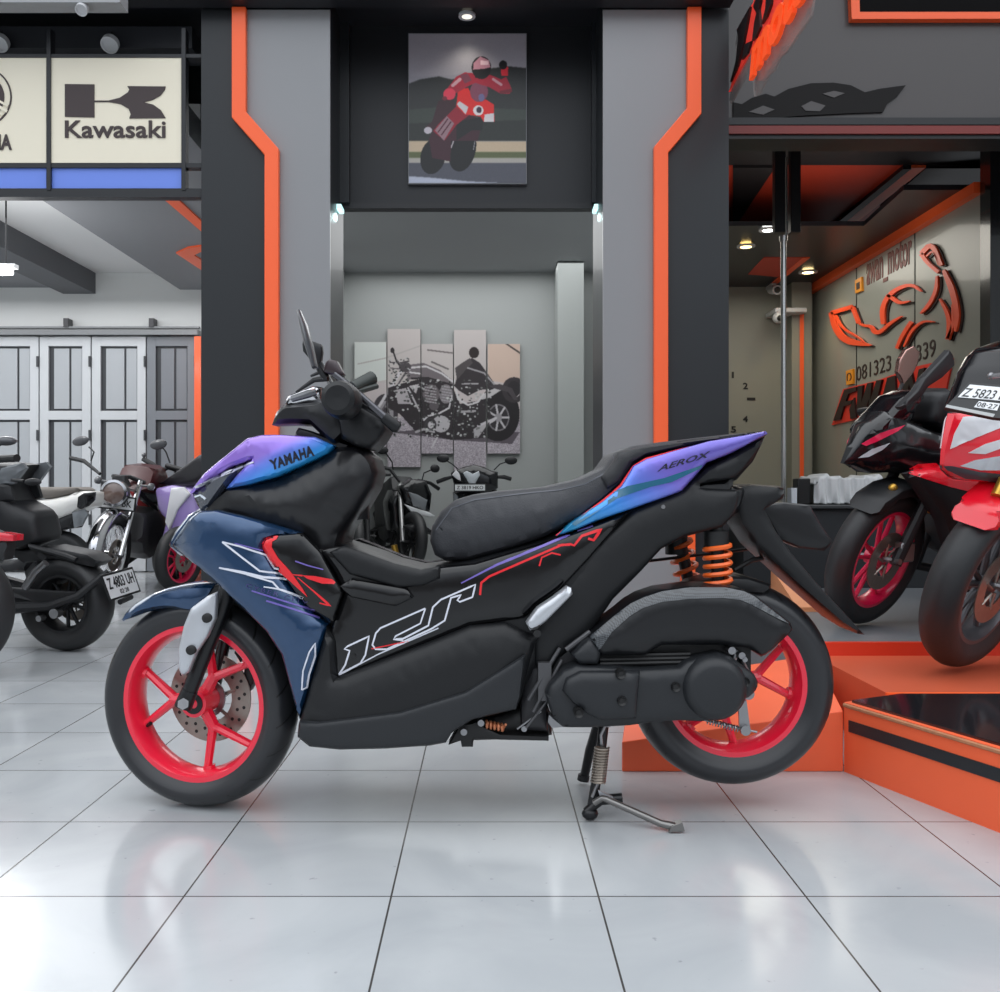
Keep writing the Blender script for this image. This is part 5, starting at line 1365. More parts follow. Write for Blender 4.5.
# bull outline: orange raised strokes with a dark edge behind
t = thing('bull_emblem', 'large orange outline emblem of a horned animal head on the sign wall', 'sign', (XW, wp(900, 0)[0], 1.9)); O = (XW, wp(900, 0)[0], 1.9)
strokes = [([(402, 400), (478, 378)], 5.5), ([(478, 380), (500, 436)], 5), ([(402, 398), (416, 455), (452, 500), (545, 515)], [6, 8, 9, 1]), ([(418, 408), (440, 455), (500, 486), (520, 506)], [2, 2.5, 2, 1]), ([(500, 436), (520, 446), (545, 446), (556, 470), (580, 468), (612, 436), (655, 412)], [2, 3, 4, 6, 5, 4, 1]),
           ([(588, 440), (584, 390), (600, 345), (640, 312), (690, 298), (724, 324)], [5, 7, 6, 5, 4, 1]), ([(604, 336), (630, 355), (648, 366), (684, 358)], [4, 5, 4, 1]), ([(724, 190), (762, 150), (796, 232)], [6, 7, 5]), ([(724, 190), (745, 222), (786, 256)], [6, 5, 5]), ([(742, 200), (768, 176), (786, 230)], [2, 2, 2]),
           ([(780, 268), (778, 320), (752, 372), (722, 402)], [2, 5, 5, 2]), ([(804, 248), (836, 320), (852, 400), (846, 466)], [4, 8, 8, 2]), ([(790, 350), (818, 400), (826, 450), (818, 494)], [2, 5, 7, 5]), ([(818, 492), (840, 440), (835, 370)], [4, 4, 2]), ([(688, 432), (656, 480), (636, 526)], [5, 5, 4]), ([(770, 432), (730, 428), (690, 460), (662, 520)], [1, 3, 4, 2])]
for p, w_ in strokes:
    w_ = [x*.72 for x in w_] if isinstance(w_, list) else w_*.72
    base_w = w_
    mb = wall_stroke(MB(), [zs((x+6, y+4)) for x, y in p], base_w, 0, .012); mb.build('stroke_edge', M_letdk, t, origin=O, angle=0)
    mb = wall_stroke(MB(), [zs(q_) for q_ in p], w_, .012, .026); mb.build('stroke', M_letor, t, origin=O, angle=0)
# big AWAN letters on a red backing, left half visible
t = thing('shop_name_letters', 'dark slanted capital letters on a red backing low on the sign wall', 'sign', (XW, wp(880, 0)[0], 1.3)); O = (XW, wp(880, 0)[0], 1.3)
mb = wall_poly(MB(), [zs(p) for p in [(400, 798), (440, 670), (560, 640), (700, 590), (830, 560), (800, 700), (560, 762)]], 0, .012); mb.build('backing', mat('red_sign_backing', (224, 56, 40), .4), t, origin=O, angle=0)
for p in ([(412, 782), (452, 672), (494, 662), (494, 676), (466, 686), (456, 714), (480, 708), (476, 722), (450, 730), (436, 778)], [(500, 660), (518, 656), (512, 720), (534, 650), (550, 646), (544, 712), (566, 640), (586, 636), (556, 752), (538, 756), (540, 706), (520, 762), (502, 766), (496, 742)], [(470, 742), (486, 700), (494, 770), (474, 776)], [(574, 748), (606, 630), (632, 622), (640, 730), (622, 736), (620, 712), (604, 716), (594, 744)], [(650, 728), (672, 610), (690, 606), (704, 672), (718, 600), (738, 594), (716, 714), (698, 718), (684, 652), (670, 724)]):
    wall_poly(MB(), [zs(q_) for q_ in p], .012, .03).build('letter', mat('near_black_letters', (28, 18, 20), .4), t, origin=O, angle=0)
# height marks on the greenish wall
for ch, x_, y_, lab in (('1', 50, 622, 'topmost of the small black digits on the greenish back wall'), ('2', 89, 661, 'small black digit two, second from the top on the greenish back wall'), ('1', 104, 720, 'small black bar-like digit lying on its side on the greenish back wall'), ('4', 89, 778, 'small black digit four on the greenish back wall'), ('5', 47, 815, 'lowest of the small black digits on the greenish back wall')):
    X_, Z_ = PZ(*zs((x_-8, y_+9)), 9.095)
    if y_ == 720: mb = text_on(MB(), ch, (X_, 9.099, Z_+.08), (0, 0, -1), (1, 0, 0), (0, -1, 0), .025, .08, .005, bold=.02)
    else: mb = text_on(MB(), ch, (X_, 9.099, Z_), (1, 0, 0), (0, 0, 1), (0, -1, 0), .05 if ch != '1' else .02, .062, .005, bold=.02)
    o = mb.build('wall_digit', M_nb, origin=(X_, 9.099, Z_), angle=0); tag(o, lab, 'digit')

# ---- hanging shop sign at the top, seen along its length (plane X = 1.26)
XH = 1.26
def hpnt(px, py):
    Y = XH*F/(px-CX); return (Y, CAMH-(py-CY)*Y/F)
t = thing('hanging_sign', 'clear edged hanging sign with dark letters over orange script at the top right', 'sign', (XH, 4.2, 2.7)); O = (XH, 4.2, 2.7)
def hang_poly(pts, x0, x1):
    q_ = [hpnt(*p) for p in pts]; n = len(q_)
    v = [(x0, y, z) for y, z in q_]+[(x1, y, z) for y, z in q_]
    return MB().add(v, [tuple(range(n)), tuple(range(2*n-1, n-1, -1))]+[(i, (i+1) % n, (i+1) % n+n, i+n) for i in range(n)])
def zh(p): return (720+p[0]*.1109, p[1]*.1109)
M_acr = mat('clear_acrylic_plate', (150, 142, 138), .25, alpha=.45, coat=.5)
hang_poly([zh(p) for p in [(65, 900), (78, 935), (100, 900), (130, 840), (275, 560), (280, 820), (290, 870), (325, 860), (370, 770), (420, 670), (465, 640), (520, 510), (575, 470), (640, 370), (690, 290), (735, 235), (790, 150), (815, 0), (815, -300), (300, -300), (270, 20), (150, 230), (120, 400), (125, 560)]], XH+.01, XH+.02).build('acrylic_plate', M_acr, t, origin=O, angle=0)
mb = MB()
for p in ([(75, 830), (90, 800), (130, 640), (175, 290), (150, 265), (300, 20), (330, -100), (560, -100), (540, 30), (500, 90), (440, 220), (340, 380), (250, 500), (140, 700)],):
    hang_poly([zh(q_) for q_ in p], XH, XH+.01).build('red_backing', mat('bright_red_sign', (240, 64, 52), .4, emit=.2), t, origin=O, angle=0)
for p in ([(110, 740), (160, 560), (185, 340), (170, 270), (290, 60), (275, 150), (225, 420), (175, 600)], [(215, 540), (240, 400), (300, 370), (265, 480)], [(310, 370), (330, 200), (350, 120), (320, 60), (360, -60), (400, -60), (370, 80), (385, 240), (340, 340)], [(395, 220), (430, 80), (440, -40), (490, -60), (480, 40), (440, 150)]):
    hang_poly([zh(q_) for q_ in p], XH-.012, XH).build('letter', mat('near_black_letters', (28, 18, 20)), t, origin=O, angle=0)
vs, fs = text_mesh('motor', .035, .05, .25)
A = hpnt(*zh((300, 770))); 
y1_ = 3.38
zz = [v[2] for v in vs]; z0_, z1_ = min(zz), max(zz)
out = [(XH-.02*(v[2]-z0_)/(z1_-z0_), A[0]+(y1_-A[0])*v[0], A[1]+.02+.17*v[1]) for v in vs]
MB().add(out, fs).build('script_lettering', mat('orange_red_script', (255, 84, 30), .4, emit=.35), t, origin=O, angle=0)
MB().tube([(XH+.01, 4.2, 3.0), (XH+.01, 4.2, 4.0)], .006, 6).build('hanger', M_frame, t, origin=O)
# shadow and reflection of the hanging sign, built as a flat black shape
def fp(p): return PZ(720+p[0]*.28226, p[1]*.28226, 4.92)
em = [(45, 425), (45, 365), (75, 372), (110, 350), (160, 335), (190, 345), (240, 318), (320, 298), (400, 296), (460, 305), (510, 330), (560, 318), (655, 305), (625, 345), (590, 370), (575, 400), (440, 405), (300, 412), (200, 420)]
o = MB().slab([fp(p) for p in em], 4.908, 4.92).build('fascia_sign_shadow', mat('fascia_shadow_black', (20, 18, 18), .5, spec=.2), origin=(1.9, 4.92, 2.6), angle=0); tag(o, 'flat black shape painted as the sign shadow low on the grey fascia at top right', 'emblem')
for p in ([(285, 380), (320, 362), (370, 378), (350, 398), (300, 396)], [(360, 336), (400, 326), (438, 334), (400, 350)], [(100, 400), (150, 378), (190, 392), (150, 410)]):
    MB().slab([fp(q_) for q_ in p], 4.905, 4.909).build('shadow_cutout', M_fas, o, origin=(1.9, 4.92, 2.6), angle=0)

# ---- ceiling posts, chrome pole, camera, counter with cloth
Yp = 6.1
for x0, x1, lab in ((775, 786, 'black post left of the pair hanging over the dark soffit'), (791, 801, 'black post right of the pair hanging over the dark soffit')):
    a = P(x0, 0, Yp)[0]; b = P(x1, 0, Yp)[0]
    o = MB().box(a, b, Yp, Yp+.06, 2.48, 3.1).build('ceiling_post', M_black, origin=(a, Yp, 2.8), angle=0, bevel=.004); tag(o, lab, 'post', 'pair of black posts under the dark ceiling')
M_chr = mat('chrome_pole_metal', (208, 208, 206), .22, metal=.9)
t = thing('chrome_pole', 'tall thin chrome pole behind the scooter tail', 'pole', P(783.5, 0, 5.9)[:2]+(0.24,)); O = P(783.5, 0, 5.9)[:2]+(0.24,)
X_ = O[0]
MB().tube([(X_, 5.9, .25), (X_, 5.9, P(0, 240, 5.9)[2])], .0175, 16).build('tube', M_chr, t, origin=O)
MB().tube([(X_+.02, 5.9, P(0, 236, 5.9)[2]), (X_+.02, 5.9, 2.9)], .008, 8).build('rod', M_chr, t, origin=O)
MB().tube([(X_, 5.9, P(0, 241, 5.9)[2]), (X_, 5.9, P(0, 236, 5.9)[2])], .026, 16).build('collar', M_chr, t, origin=O)
MB().disc((0, 0, 0), .05, -.01, .0, 24, Matrix.Translation((X_, 5.9, .24)) @ Matrix.Rotation(pi/2, 4, 'X')).build('foot_plate', M_chr, t, origin=O)
t = thing('security_camera', 'white security camera hanging on the wall behind the chrome pole', 'camera', P(785, 316, 8.8)); O = P(785, 316, 8.8)
MB().box(-.10, .20, -.03, .29, .03, .075).build('bracket', M_lamp, t, bevel=.01)
MB().ball((-.07, -.02, -.02), .055, 16).build('camera_dome', M_lamp, t)
MB().ball((-.07, -.062, -.03), .028, 12).build('lens', M_nb, t)
t = thing('security_camera', 'small white security camera left of the chrome pole, nearest the dark soffit', 'camera', P(774, 290, 8.9)); 
MB().tube([(0, .08, .02), (0, -.10, -.02)], .045, 12).build('camera_body', M_lamp, t); MB().tube([(0, -.10, -.02), (0, -.11, -.022)], .03, 12).build('lens', M_nb, t)
MB().box(-.02, .02, .0, .2, .04, .07).build('bracket', M_lamp, t)
t = thing('display_counter', 'long low black display counter on the grey stage behind the motorcycles', 'counter', (2.2, 5.5, .24)); O = (2.2, 5.5, .24)
ct = P(0, 505, 5.2)[2]
MB().box(1.44, 3.1, 5.2, 5.75, .24, ct-.02).build('cabinet', mat('counter_charcoal', (44, 47, 50), .45), t, origin=O, angle=0, bevel=.004)
MB().box(1.42, 3.12, 5.17, 5.77, ct-.02, ct).build('counter_top', mat('counter_top_dark', (58, 60, 62), .4), t, origin=O, angle=0, bevel=.004)
# crumpled white cloth over a case
ca, cb = P(812, 0, 5.4)[0], P(878, 0, 5.4)[0]
t = thing('covered_case', 'box under a crumpled white cloth on the black counter', 'case', ((ca+cb)/2, 5.42, ct)); O = ((ca+cb)/2, 5.42, ct)
MB().box(ca+.0, cb-.06, 5.34, 5.6, ct, ct+.12).build('case', M_nb, t, origin=O, angle=0, bevel=.01)
nx, ny = 60, 26; vs = []; fs = []
top = ct+.155
for j in range(ny+1):
    for i in range(nx+1):
        u = i/nx; v_ = j/ny
        x = ca-.02+(cb-ca+.03)*u
        fold = .010*sin(u*34+2*sin(v_*3))+.007*sin(u*71+1.3)
        if v_ < .6: z = ct+.004+(top-ct)*(v_/.6)+fold*.3; y = 5.30+fold*(1.2-v_)-.0
        else: z = top+fold*.7+.012*sin(u*9); y = 5.30+(v_-.6)/.4*.32
        e = min(u, 1-u); z -= (.05*max(0, (.06-e)/.06)) if v_ > .5 else 0
        vs.append((x+.03*(1-u)*(v_ < .6)*0, y, max(z, ct+.003)))
for j in range(ny):
    for i in range(nx): a = j*(nx+1)+i; fs.append((a, a+1, a+nx+2, a+nx+1))
o = MB().add(vs, fs).build('cloth', mat('white_cloth', (205, 207, 208), .8), t, origin=O, angle=0)
for p in o.data.polygons: p.use_smooth = True
md = o.modifiers.new('thickness', 'SOLIDIFY'); md.thickness = .004
t = thing('paper_roll_stand', 'small black and white box left of the white cloth on the counter', 'box', P(801, 505, 5.35)[:2]+(ct,)); O = P(801, 505, 5.35)[:2]+(ct,)
MB().box(-.03, .045, -.03, .06, 0, .15).build('body', M_nb, t, bevel=.006); MB().box(-.065, -.032, -.03, .05, 0, .095).build('label_card', mat('white_paper', (200, 204, 210), .6), t, bevel=.003)
# orange step block behind the rear mudguard
a = P(777, 0, 4.3)[0]; b = P(815, 0, 4.3)[0]
t = thing('step_block', 'small orange and grey painted step block behind the scooter mudguard', 'step', ((a+b)/2, 4.4, .24)); O = ((a+b)/2, 4.4, .24)
v_ = [(P(784, 0, 4.2)[0], P(830, 0, 4.2)[0])]
MB().add([(P(797, 596, 4.2)[0], 4.2, .24), (P(832, 0, 4.2)[0], 4.2, .24), (P(800, 0, 4.6)[0], 4.7, .24), (P(777, 0, 4.6)[0], 4.7, .24), (P(797, 0, 4.2)[0], 4.2, .26), (P(832, 0, 4.2)[0], 4.2, .26), (P(800, 0, 4.6)[0], 4.7, .40), (P(777, 0, 4.6)[0], 4.7, .40)], [(0, 1, 2, 3), (4, 7, 6, 5), (0, 4, 5, 1), (1, 5, 6, 2), (2, 6, 7, 3), (3, 7, 4, 0)]).build('sloping_top', mat('peach_orange_board', (226, 150, 104), .5), t, origin=O, angle=0)
MB().box(P(777, 0, 4.72)[0], P(783, 0, 4.72)[0], 4.71, 4.74, .24, .55).build('orange_edge', M_orange, t, origin=O, angle=0)
# ================================================================== THE OTHER MOTORCYCLES
M_bblk = mat('bike_black_paint', (16, 17, 20), .22, coat=.4)
M_bmat = mat('bike_black_matte', (24, 25, 28), .5)
M_bred = mat('bike_red_paint', (232, 22, 44), .25, coat=.7)
M_bwht = mat('bike_white_paint', (222, 222, 226), .28, coat=.5)
M_pink = mat('pink_red_wheel', (226, 26, 78), .3, coat=.5)
M_gold = mat('gold_anodised', (214, 168, 74), .3, metal=.8)
M_chrm = mat('chrome_bright', (205, 205, 208))
M_glass = mat('headlight_clear', (190, 196, 202), .08, coat=1.0)
M_scr = mat('smoked_screen', (14, 14, 18), .12, spec=.35, coat=.15)
M_eng = mat('engine_grey', (86, 86, 88))
M_plate = mat('plate_white', (224, 226, 228), .45)
M_plk = mat('plate_black', (26, 27, 29), .45)
M_grysm = mat('grey_metallic_paint', (120, 124, 128), .3, metal=.4, coat=.5)

class Bike:
    def __init__(s, label, loc, heading, lean=0.0, name='motorcycle', cat='motorcycle', group=None):
        """heading: compass angle of the front in degrees (180 = to the left, 270 = to the camera)"""
        s.rz = radians(heading); s.loc = Vector(loc)
        R3 = Matrix.Rotation(s.rz, 3, 'Z') @ Matrix.Rotation(lean, 3, 'X')
        s.root = thing(name, label, cat, loc, 0, group); s.root.rotation_euler = R3.to_euler()
        s.M = Matrix.Translation(s.loc) @ R3.to_4x4(); s.I = s.M.inverted()
    def loc_(s, px, py, axis, c):
        """photo point -> point of the bike on its plane axis = c (0: across, 1: lengthwise)"""
        o = s.I @ ORG; d = (s.I.to_3x3() @ Vector(((px-CX)/F, 1, -(py-CY)/F)))
        t = (c-o[axis])/d[axis]; return o+d*t
    def side(s, pts, c=0.0):
        """c: lateral distance of the traced plane, or a table (photo x, distance) for bodies that narrow to the nose"""
        cf = interp(c) if isinstance(c, (list, tuple)) else (lambda x: c)
        return [(q.x, q.z) for q in (s.loc_(x, y, 1, cf(x)) for x, y in pts)]
    def skin(s, pts, targets, name, m, parent=None, both=True, thick=.003, off=.003, step=2.0, sm=0):
        """thin raised piece that follows the body it lies on, traced at photo points, repeated on the far side"""
        V = []; Fs = []
        for o in targets:
            k = len(V); V += [tuple(s.M @ Vector(v.co)) for v in o.data.vertices]; Fs += [tuple(i+k for i in p.vertices) for p in o.data.polygons]
        mb = decal_poly(MB(), pts, BVHTree.FromPolygons(V, Fs), step, off, sm, thick)
        v = [s.I @ Vector(q) for q in mb.v]; mb.v = [tuple(q) for q in v]
        a = s.part(mb, name, m, parent)
        if both:
            m2 = MB(); m2.v = [(q[0], -q[1], q[2]) for q in mb.v]; m2.f = list(mb.f); s.part(m2, name, m, parent)
        return a
    def front(s, pts, c=0.0): return [(q.y, q.z) for q in (s.loc_(x, y, 0, c) for x, y in pts)]
    def part(s, mb, name, m, parent=None, **k): return mb.build(name, m, parent or s.root, **k)
    def body(s, pts, c, hw, name, m, r=.05, edge=.5, step=.03, sm=0, px=True, wfun=None, parent=None):
        q = s.side(pts, c) if px else pts
        return s.part(pillow(q, 0, hw, r, edge, step, sm=sm, wfun=wfun), name, m, parent)
    def cover(s, pts, c, name, m, bulge=.03, r=.05, thick=.02, step=.03, px=True, both=True, yfun=None, parent=None, sm=0):
        """side cover on the left side (+c), mirrored to the right"""
        q = s.side(pts, c-(bulge if c > 0 else -bulge)) if px else pts
        w = abs(c)
        a = s.part(shell(q, -w, thick, bulge, r, step, mirror_about=(0 if c > 0 else None), yfun=yfun, sm=sm), name, m, parent)
        if both: s.part(shell(q, -w, thick, bulge, r, step, mirror_about=(None if c > 0 else 0), yfun=yfun, sm=sm), name, m, parent)
        return a
    def face(s, pts, c, depth, name, m, r=.04, edge=.5, step=.03, px=True, sm=0, parent=None, fwd=True):
        """shape outlined from the front, bulged along the bike"""
        q = s.front(pts, c) if px else pts
        mb = pillow(q, 0, depth, r, edge, step, sm=sm)
        mb.v = [(c-v[1], v[0], v[2]) for v in mb.v]
        return s.part(mb, name, m, parent)
    def pt(s, px, py, axis, c): return tuple(s.loc_(px, py, axis, c))

def basic(b, wb=.67, R=.29, r=.215, hw=.055, wheel_m=None, front_yaw=0, front_tilt=0, style='v5', fork_m=None, body=True, fz=None, disc=True, tyre_m=None, a0=.3, rear=True, R2=None):
    """wheels, fork, frame, engine, exhaust, swing arm in the bike's own frame (front = +x)"""
    fm_ = fork_m or M_bmat; wm = wheel_m or M_bmat; R2 = R2 or R
    w = wheel(b.root, 'front_wheel', (wb, 0, R), R, r, hw, wm, tyre_m or M_bktyre, yaw=front_yaw, tilt=front_tilt, style=style, a0=a0, disc=(.12, .045) if disc else None, lo=True)
    if rear: wheel(b.root, 'rear_wheel', (-wb, 0, R2), R2, r, hw*1.15, wm, tyre_m or M_bktyre, style=style, a0=.7, disc=(.10, -.05) if disc else None, lo=True)
    for s_ in (-1, 1):
        b.last_fork = b.part(MB().tube([(wb, s_*(hw+.035), R), (wb-.10, s_*(hw+.035), R+.26), (wb-.22, s_*(hw+.035), R+.56)], [.024, .022, .019], 10), 'fork_tube', fm_)
        steer(b, b.last_fork, (wb, 0, R), front_yaw*.6, front_tilt*.8)
    b.part(MB().tube([(wb, -hw-.06, R), (wb, hw+.06, R)], .012, 8), 'axle', M_steel)
    if body:
        b.part(pillow([(.26, .30), (.34, .40), (.36, .62), (.10, .66), (-.14, .62), (-.22, .45), (-.14, .28), (.1, .24)], 0, .13, .05, .5, .035), 'engine', M_eng if body == 'grey' else mat('engine_dark', (42, 42, 45)))
        for s_ in (-1, 1):
            b.part(MB().tube([(-wb, s_*.085, R2), (-.30, s_*.10, R2+.07), (-.16, s_*.10, R2+.10)], [.018, .026, .028], 8), 'swing_arm', M_bmat)
            b.part(MB().tube([(.42, s_*.05, .80), (.10, s_*.10, .66), (-.20, s_*.11, .42)], .018, 8), 'frame_tube', M_bmat)
            b.part(MB().tube([(-.10, s_*.12, .36), (-.10, s_*.20, .35)], .011, 8), 'foot_peg', M_bmat)
        b.part(MB().tube([(.30, -.04, .40), (.30, -.09, .22), (.0, -.12, .17), (-.30, -.14, .24), (-.62, -.16, .40)], [.018, .02, .022, .045, .05], 12), 'exhaust', M_bmat)
        b.part(MB().tube([(-.05, .09, .30), (-.10, .20, .12), (-.12, .26, .01)], [.012, .011, .012], 8), 'side_stand', M_bmat)
        b.part(MB().tube([(-.22, 0, .40), (-.34, 0, .64)], .028, 10), 'shock_absorber', M_bmat)
    return w
def steer(b, o, c, yaw, tilt):
    """turn a fork or fender together with its wheel about the wheel centre"""
    T = Matrix.Translation(c) @ Matrix.Rotation(yaw, 4, 'Z') @ Matrix.Rotation(tilt, 4, 'X') @ Matrix.Translation(-Vector(c))
    o.data.transform(T); return o
def plate(b, c0, ux, uz, w, h, text, sub, border=True, mname='plate'):
    """registration plate with raised characters; c0 lower left corner in the bike's frame"""
    O = Vector(c0); ux = Vector(ux).normalized(); uz = Vector(uz).normalized(); n = ux.cross(uz)
    def quad(mb, x0, x1, y0, y1, d0, d1):
        v = [O+ux*x+uz*y+n*d for d in (d0, d1) for x, y in ((x0, y0), (x1, y0), (x1, y1), (x0, y1))]
        return mb.add(v, [(0, 1, 2, 3), (7, 6, 5, 4), (0, 4, 5, 1), (1, 5, 6, 2), (2, 6, 7, 3), (3, 7, 4, 0)])
    p = b.part(quad(MB(), -.012, w+.012, -.012, h+.012, -.006, 0), 'number_plate', M_plk, angle=0)
    b.part(quad(MB(), 0, w, 0, h, 0, .0015), 'plate_face', M_plate, p, angle=0)
    if text: b.part(text_on(MB(), text, O+ux*w*.06+uz*h*(.40 if sub else .2)+n*.0015, ux, uz, n, w*.88, h*(.5 if sub else .6), .002, bold=.01), 'characters', M_plk, p, angle=0)
    if sub: b.part(text_on(MB(), sub, O+ux*w*.36+uz*h*.1+n*.0015, ux, uz, n, w*.3, h*.2, .002), 'date_marks', M_plk, p, angle=0)
    return p
def mirror_part(b, root_pt, head, r=(.075, .045), m=None, name='mirror', n_=None):
    b.part(MB().tube([root_pt, tuple((Vector(root_pt)+Vector(head))/2+Vector((0, 0, .02))), head], .006, 8), 'mirror_arm', M_bmat)
    mb = MB().ball((0, 0, 0), 1, 14, (.02, r[0], r[1]))
    o = b.part(mb, name, m or M_bmat); o.location = head
    if n_ is not None: o.rotation_euler = n_
    return o

# ------------------------------------------------------------------ A: black sport bike with pink wheels
A = Bike('black sport motorcycle with pink red wheels on the grey stage behind the scooter tail', (2.14, 4.085, .24), 210, lean=radians(-6))
basic(A, .69, .285, .205, .052, M_pink, front_yaw=radians(7), front_tilt=radians(-12), style='v5', fork_m=M_bmat, disc=True)
fa = A.body([(.90, .49), (.86, .545), (.76, .59), (.64, .61), (.50, .58), (.40, .50), (.44, .47), (.54, .53), (.66, .555), (.76, .545), (.84, .49)], 0, .075, 'front_fender', M_bmat, r=.03, edge=.6, step=.02, px=False); steer(A, fa, (.69, 0, .285), radians(7), radians(-12))
A.part(MB().ball(A.pt(893, 488, 1, .10), .018, 12), 'fork_cap', M_gold); A.part(MB().ball(A.pt(931, 507, 1, .14), .020, 12, (1, 1, 1.4)), 'fork_cap', M_gold)
# nose and side fairing
nA = [(842, .0), (862, .03), (880, .07), (930, .17), (1010, .20)]
fA = A.body([(842, 463), (850, 452), (862, 436), (876, 424), (900, 412), (924, 420), (950, 432), (990, 440), (1010, 462), (990, 480), (940, 478), (905, 474), (878, 474), (856, 466)], nA, .17, 'front_fairing', M_bblk, r=.09, edge=.45, step=.018, wfun=lambda x, z: float(np.interp(x, [.35, .55, .75, .94], [.22, .19, .10, .015])))
sA = A.cover([(905, 474), (915, 471), (930, 468), (990, 470), (1040, 480), (1060, 560), (1000, 600), (960, 590), (950, 560), (938, 520), (915, 486)], .20, 'side_fairing', M_bmat, bulge=.04, both=False)
A.skin([(904, 472), (918, 464), (936, 463), (948, 474), (990, 484), (1010, 496), (990, 497), (950, 487), (925, 479)], [fA, sA], 'red_fairing_band', M_bred, both=False)
A.skin([(861, 444), (880, 433), (905, 425), (898, 431), (880, 440), (866, 446)], [fA], 'pink_stripe', M_pink, fA)
A.skin([(858, 458), (872, 449), (890, 443), (882, 450), (868, 457)], [fA], 'headlight', M_glass, fA)
A.skin([(852, 464), (858, 461), (880, 461), (896, 465), (884, 470), (866, 469)], [fA], 'intake_mouth', M_scr, fA)
A.body([(866, 434), (872, 424), (884, 412), (898, 396), (912, 390), (920, 396), (908, 408), (904, 424), (896, 428)], .03, .09, 'windscreen', M_scr, r=.06, edge=.5, step=.02)
A.body([(915, 420), (920, 392), (934, 388), (945, 402), (950, 425), (935, 436)], .0, .10, 'instrument_panel', M_bmat, r=.04, edge=.5, step=.02)
def flat_in(b, pts, c, t_, name, m, parent=None, axis=1):
    q = b.side(pts, c); mb = MB(); n = len(q)
    return b.part(MB().slab(q, c-t_, c+t_), name, m, parent, bevel=.004)
mm = A.body([(919, 390), (926, 378), (952, 350), (956, 357), (957, 365), (944, 378), (930, 387), (924, 396), (905, 410), (902, 407)], .30, .02, 'mirror', M_bmat, r=.02, edge=.5, step=.02)
mm.location = (0, .28, 0)
m_ = A.body([(896, 372), (898, 360), (904, 350), (912, 346), (918, 352), (916, 364), (910, 376), (902, 384)], -.26, .014, 'mirror', mat('mirror_silver', (190, 150, 140), .08, metal=.9), r=.02, edge=.6, step=.02); m_.location = (0, -.26, 0)
A.part(MB().tube([A.pt(902, 384, 1, -.26), A.pt(896, 400, 1, -.2), A.pt(892, 416, 1, -.12)], .009, 8), 'mirror_arm', M_bmat)
A.body([(1000, 470), (980, 436), (1010, 420), (1060, 425), (1090, 450), (1080, 480)], .0, .15, 'fuel_tank', M_bblk, r=.08, edge=.3)
A.part(pillow([(-.10, .74), (-.30, .78), (-.60, .92), (-.86, .98), (-.80, .90), (-.50, .78), (-.2, .66)], 0, .11, .05, .4, .03), 'tail_fairing', M_bblk)
for s_ in (-1, 1):
    A.part(MB().tube([(.46, s_*.05, .86), (.44, s_*.22, .88), (.38, s_*.34, .87)], .013, 8), 'handlebar', M_bmat)
    A.part(MB().tube([(.40, s_*.30, .875), (.35, s_*.40, .865)], .018, 10), 'grip', M_bmat)
A.part(MB().box(.60, .68, .07, .11, .28, .36), 'brake_caliper', M_steel, bevel=.008)

# ------------------------------------------------------------------ B: red and white sport bike at the right edge
B = Bike('red and white sport motorcycle with black number plate board at the right picture edge', (2.20, 3.385, .2035), 210, lean=radians(-6))
basic(B, .71, .292, .20, .058, mat('dark_grey_wheel', (92, 92, 96), .35, metal=.5), front_yaw=radians(8), front_tilt=radians(-12), style='v5', tyre_m=M_bktyre)
fb_ = B.body([(.93, .50), (.90, .56), (.80, .62), (.68, .64), (.52, .60), (.42, .50), (.46, .46), (.58, .54), (.70, .57), (.80, .56), (.87, .50)], 0, .08, 'front_fender', M_bred, r=.03, edge=.6, step=.02, px=False); steer(B, fb_, (.71, 0, .292), radians(8), radians(-12))
nB = [(942, .0), (965, .04), (1000, .12), (1080, .19)]
fB = B.body([(942, 464), (944, 450), (950, 436), (962, 414), (985, 414), (1020, 412), (1080, 430), (1090, 480), (1040, 486), (1000, 484), (972, 478), (948, 470)], nB, .2, 'front_fairing', M_bred, r=.08, edge=.45, step=.018, wfun=lambda x, z: float(np.interp(x, [.4, .6, .8, .975], [.22, .18, .10, .015])))
B.skin([(950, 449), (954, 434), (963, 417), (992, 416), (1008, 420), (1000, 428), (975, 438)], [fB], 'white_nose_panel', M_bwht, fB)
B.skin([(968, 453), (985, 444), (1012, 436), (1012, 444), (985, 454)], [fB], 'white_stripe', M_bwht, fB)
B.skin([(960, 466), (975, 460), (1000, 456), (1020, 460), (1010, 470), (980, 470)], [fB], 'headlight', M_glass, fB)
B.skin([(944, 466), (952, 466), (980, 472), (1010, 475), (1030, 482), (1000, 482), (965, 478), (948, 470)], [fB], 'lower_nose_trim', mat('dark_grey_plastic', (64, 66, 72), .4), fB)
B.cover([(1040, 486), (1070, 480), (1150, 500), (1160, 600), (1080, 620), (1050, 560)], .20, 'side_fairing', M_bred, bulge=.03, both=False)
B.body([(970, 412), (978, 392), (986, 370), (998, 348), (1020, 340), (1030, 380), (1020, 410)], .0, .13, 'windscreen', M_scr, r=.07, edge=.5, step=.02)
B.part(MB().tube([B.pt(991, 376, 1, .12), B.pt(1003, 375, 1, .16)], .008, 8).ball(B.pt(991, 376, 1, .12), .011, 10), 'lever', M_steel)
B.part(pillow([(-.10, .74), (-.30, .78), (-.60, .92), (-.86, .98), (-.80, .90), (-.50, .78), (-.2, .66)], 0, .11, .05, .4, .03), 'tail_fairing', M_bred)
B.part(pillow([(.30, .78), (.20, .98), (0, 1.0), (-.15, .86), (-.1, .74), (.1, .70)], 0, .15, .06, .4, .03), 'fuel_tank', M_bred)
